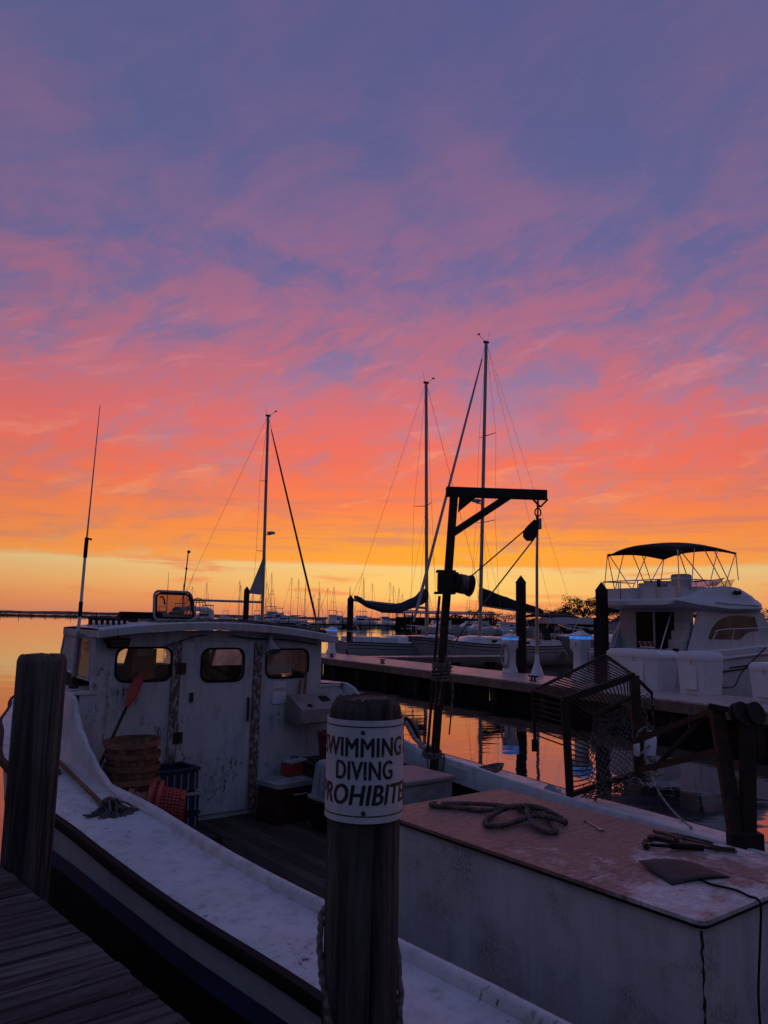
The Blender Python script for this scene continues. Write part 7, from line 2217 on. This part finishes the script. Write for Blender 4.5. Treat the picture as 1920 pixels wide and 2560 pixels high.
# trees
def tree(label, loc, h, w_, seed, nl=2600):
    t = thing('shade_tree', label, 'tree', loc, 0.0, 'trees on the far bank')
    r = random.Random(seed)
    tips = []
    mb = MB()
    mb.tube([(0, 0, -0.5), (0.1, 0, h * 0.25), (0.0, 0.1, h * 0.45)], [0.035 * h, 0.028 * h, 0.02 * h], 8)
    for k in range(9):
        a = k * 2.4 + r.uniform(-0.4, 0.4)
        e = r.uniform(0.25, 1.0)
        d = V((math.cos(a) * w_ * 0.5 * math.cos(e) * 1.25, math.sin(a) * w_ * 0.5 * math.cos(e) * 1.25, h * (0.35 + 0.5 * math.sin(e) * r.uniform(0.8, 1.1))))
        s = V((0, 0, h * r.uniform(0.22, 0.45)))
        m_ = s.lerp(d, 0.5) + V((0, 0, h * 0.06))
        mb.tube([s, m_, d], [0.014 * h, 0.009 * h, 0.004 * h], 5)
        tips += [d, m_.lerp(d, 0.55), m_.lerp(d, 0.8) + V((r.uniform(-1, 1), r.uniform(-1, 1), r.uniform(0, 1))) * 0.06 * h]
    mb.build('trunk', M['bark'], t, smooth=60)
    mb = MB()
    clumps = []
    for p in tips:
        for q in range(3):
            clumps.append((p + V((r.gauss(0, 1) * w_ * 0.09, r.gauss(0, 1) * w_ * 0.09, r.gauss(0, 1) * h * 0.05)), r.uniform(0.05, 0.11) * w_))
    for k in range(nl):
        c_, rad = clumps[k % len(clumps)]
        d = V((r.gauss(0, 1), r.gauss(0, 1), r.gauss(0, 0.75)))
        d = d.normalized() * rad * r.random() ** 0.4 * 1.25
        p = c_ + d
        s = r.uniform(0.10, 0.24) * (h / 9.0)
        u = V((r.uniform(-1, 1), r.uniform(-1, 1), r.uniform(-1, 1))).normalized()
        v = u.cross(V((r.uniform(-1, 1), r.uniform(-1, 1), r.uniform(-1, 1)))).normalized()
        mb.face([p - u * s, p - v * s * 0.6, p + u * s, p + v * s * 0.6])
    mb.build('crown', M['leafdark'], t)
    return t
for k, (px_, yd, h_, w_, lb) in enumerate(((1378, 208, 6.8, 8.5, 'small loose tree at the left end of the far bank'), (1408, 212, 7.6, 8.0, 'second tree from the left on the far bank'), (1455, 214, 10.8, 11.5, 'tallest round tree on the far bank left of the yacht'), (1500, 216, 9.8, 10.5, 'dark tree on the far bank beside the yacht pile'), (1540, 212, 9.0, 10, 'tree on the far bank seen under the yacht flybridge'), (1200, 232, 6.6, 8, 'lone small tree between the sailboat masts'), (1262, 226, 5.6, 9, 'low bushy tree right of the tall sailboat mast'), (1320, 220, 5.4, 9, 'low dark tree behind the tall capped pile'), (1900, 200, 7.5, 9, 'tree on the far bank beyond the yacht bow'))):
    tree(lb, (px_to(px_, yd) * 1.01, yd, 0.9), h_, w_, 60 + k, 2600 if h_ > 7 else 1500)
# boathouse under the trees
bh_ = thing('boathouse', 'small pale roofed boathouse below the far trees', 'house', (px_to(1425, 172), 172, 0), R(8))
MB().box2((-6, -3, 0.4), (6, 3, 2.6)).build('wall', M['darkpile'], bh_)
MB().plate([(-3.6, 2.5), (0, 4.0), (3.6, 2.5)], [], 13.0, Matrix(((0, 0, 1, -6.5), (1, 0, 0, 0), (0, 1, 0, 0), (0, 0, 0, 1)))).build('roof', M['roofgrey'], bh_)
for k in range(4):
    MB().box2((-4.6 + 2.6 * k, -3.05, 1.2), (-3.4 + 2.6 * k, -3.0, 2.0)).build('window', M['gelwarm'], bh_)
# street lamp pole far left of the leftmost mast
sl_ = thing('lamp_post', 'thin lamp post on the water left of the leftmost sailboat mast', 'pole', (-14.2, 55.0, 0))
MB().tube([(0, 0, 0), (0.05, 0, 4.0), (0.22, 0, 7.05)], [0.06, 0.05, 0.04], 6).build('post', M['blacksteel'], sl_)
MB().lathe([(0.02, -0.12), (0.12, -0.04), (0.12, 0.06), (0.02, 0.12)], 10, Matrix.Translation((0.26, 0, 7.1))).build('lamp_head', M['blacksteel'], sl_, smooth=50)
MB().lathe([(0.02, -0.1), (0.10, 0.0), (0.02, 0.1)], 8, Matrix.Translation((0.16, 0, 5.9))).build('float_ball', M['blacksteel'], sl_, smooth=50)

# low scrub wood along the far bank, one mass
r = random.Random(77)
mb = MB()
for k in range(7000):
    xx = r.uniform(1085, 1580)
    yd = r.uniform(222, 246)
    hmax = 2.2 + 1.5 * math.sin(xx * 0.021) * math.sin(xx * 0.047 + 1) + 1.6 * max(0, (xx - 1300) / 280)
    p = V((px_to(xx, yd) * 1.01, yd, 1.0 + max(0.3, hmax) * r.random() ** 0.7))
    s = r.uniform(0.18, 0.42)
    u = V((r.uniform(-1, 1), r.uniform(-1, 1), r.uniform(-1, 1))).normalized()
    v = u.cross(V((r.uniform(-1, 1), r.uniform(-1, 1), r.uniform(-1, 1)))).normalized()
    mb.face([p - u * s, p - v * s * 0.6, p + u * s, p + v * s * 0.6])
o = mb.build('scrub_wood', M['leafdark'])
o['kind'] = 'stuff'
o['label'] = 'low dark scrub along the far bank behind the masts'

# masses of strands, wires and leaves that cannot be picked apart one by one
for o in bpy.data.objects:
    if o.name.split('.')[0] in ('netting', 'bunched_net', 'strands', 'string_head', 'crown', 'rope_wrapping', 'rope_turns', 'lashing') and o.parent is not None:
        o['kind'] = 'stuff'
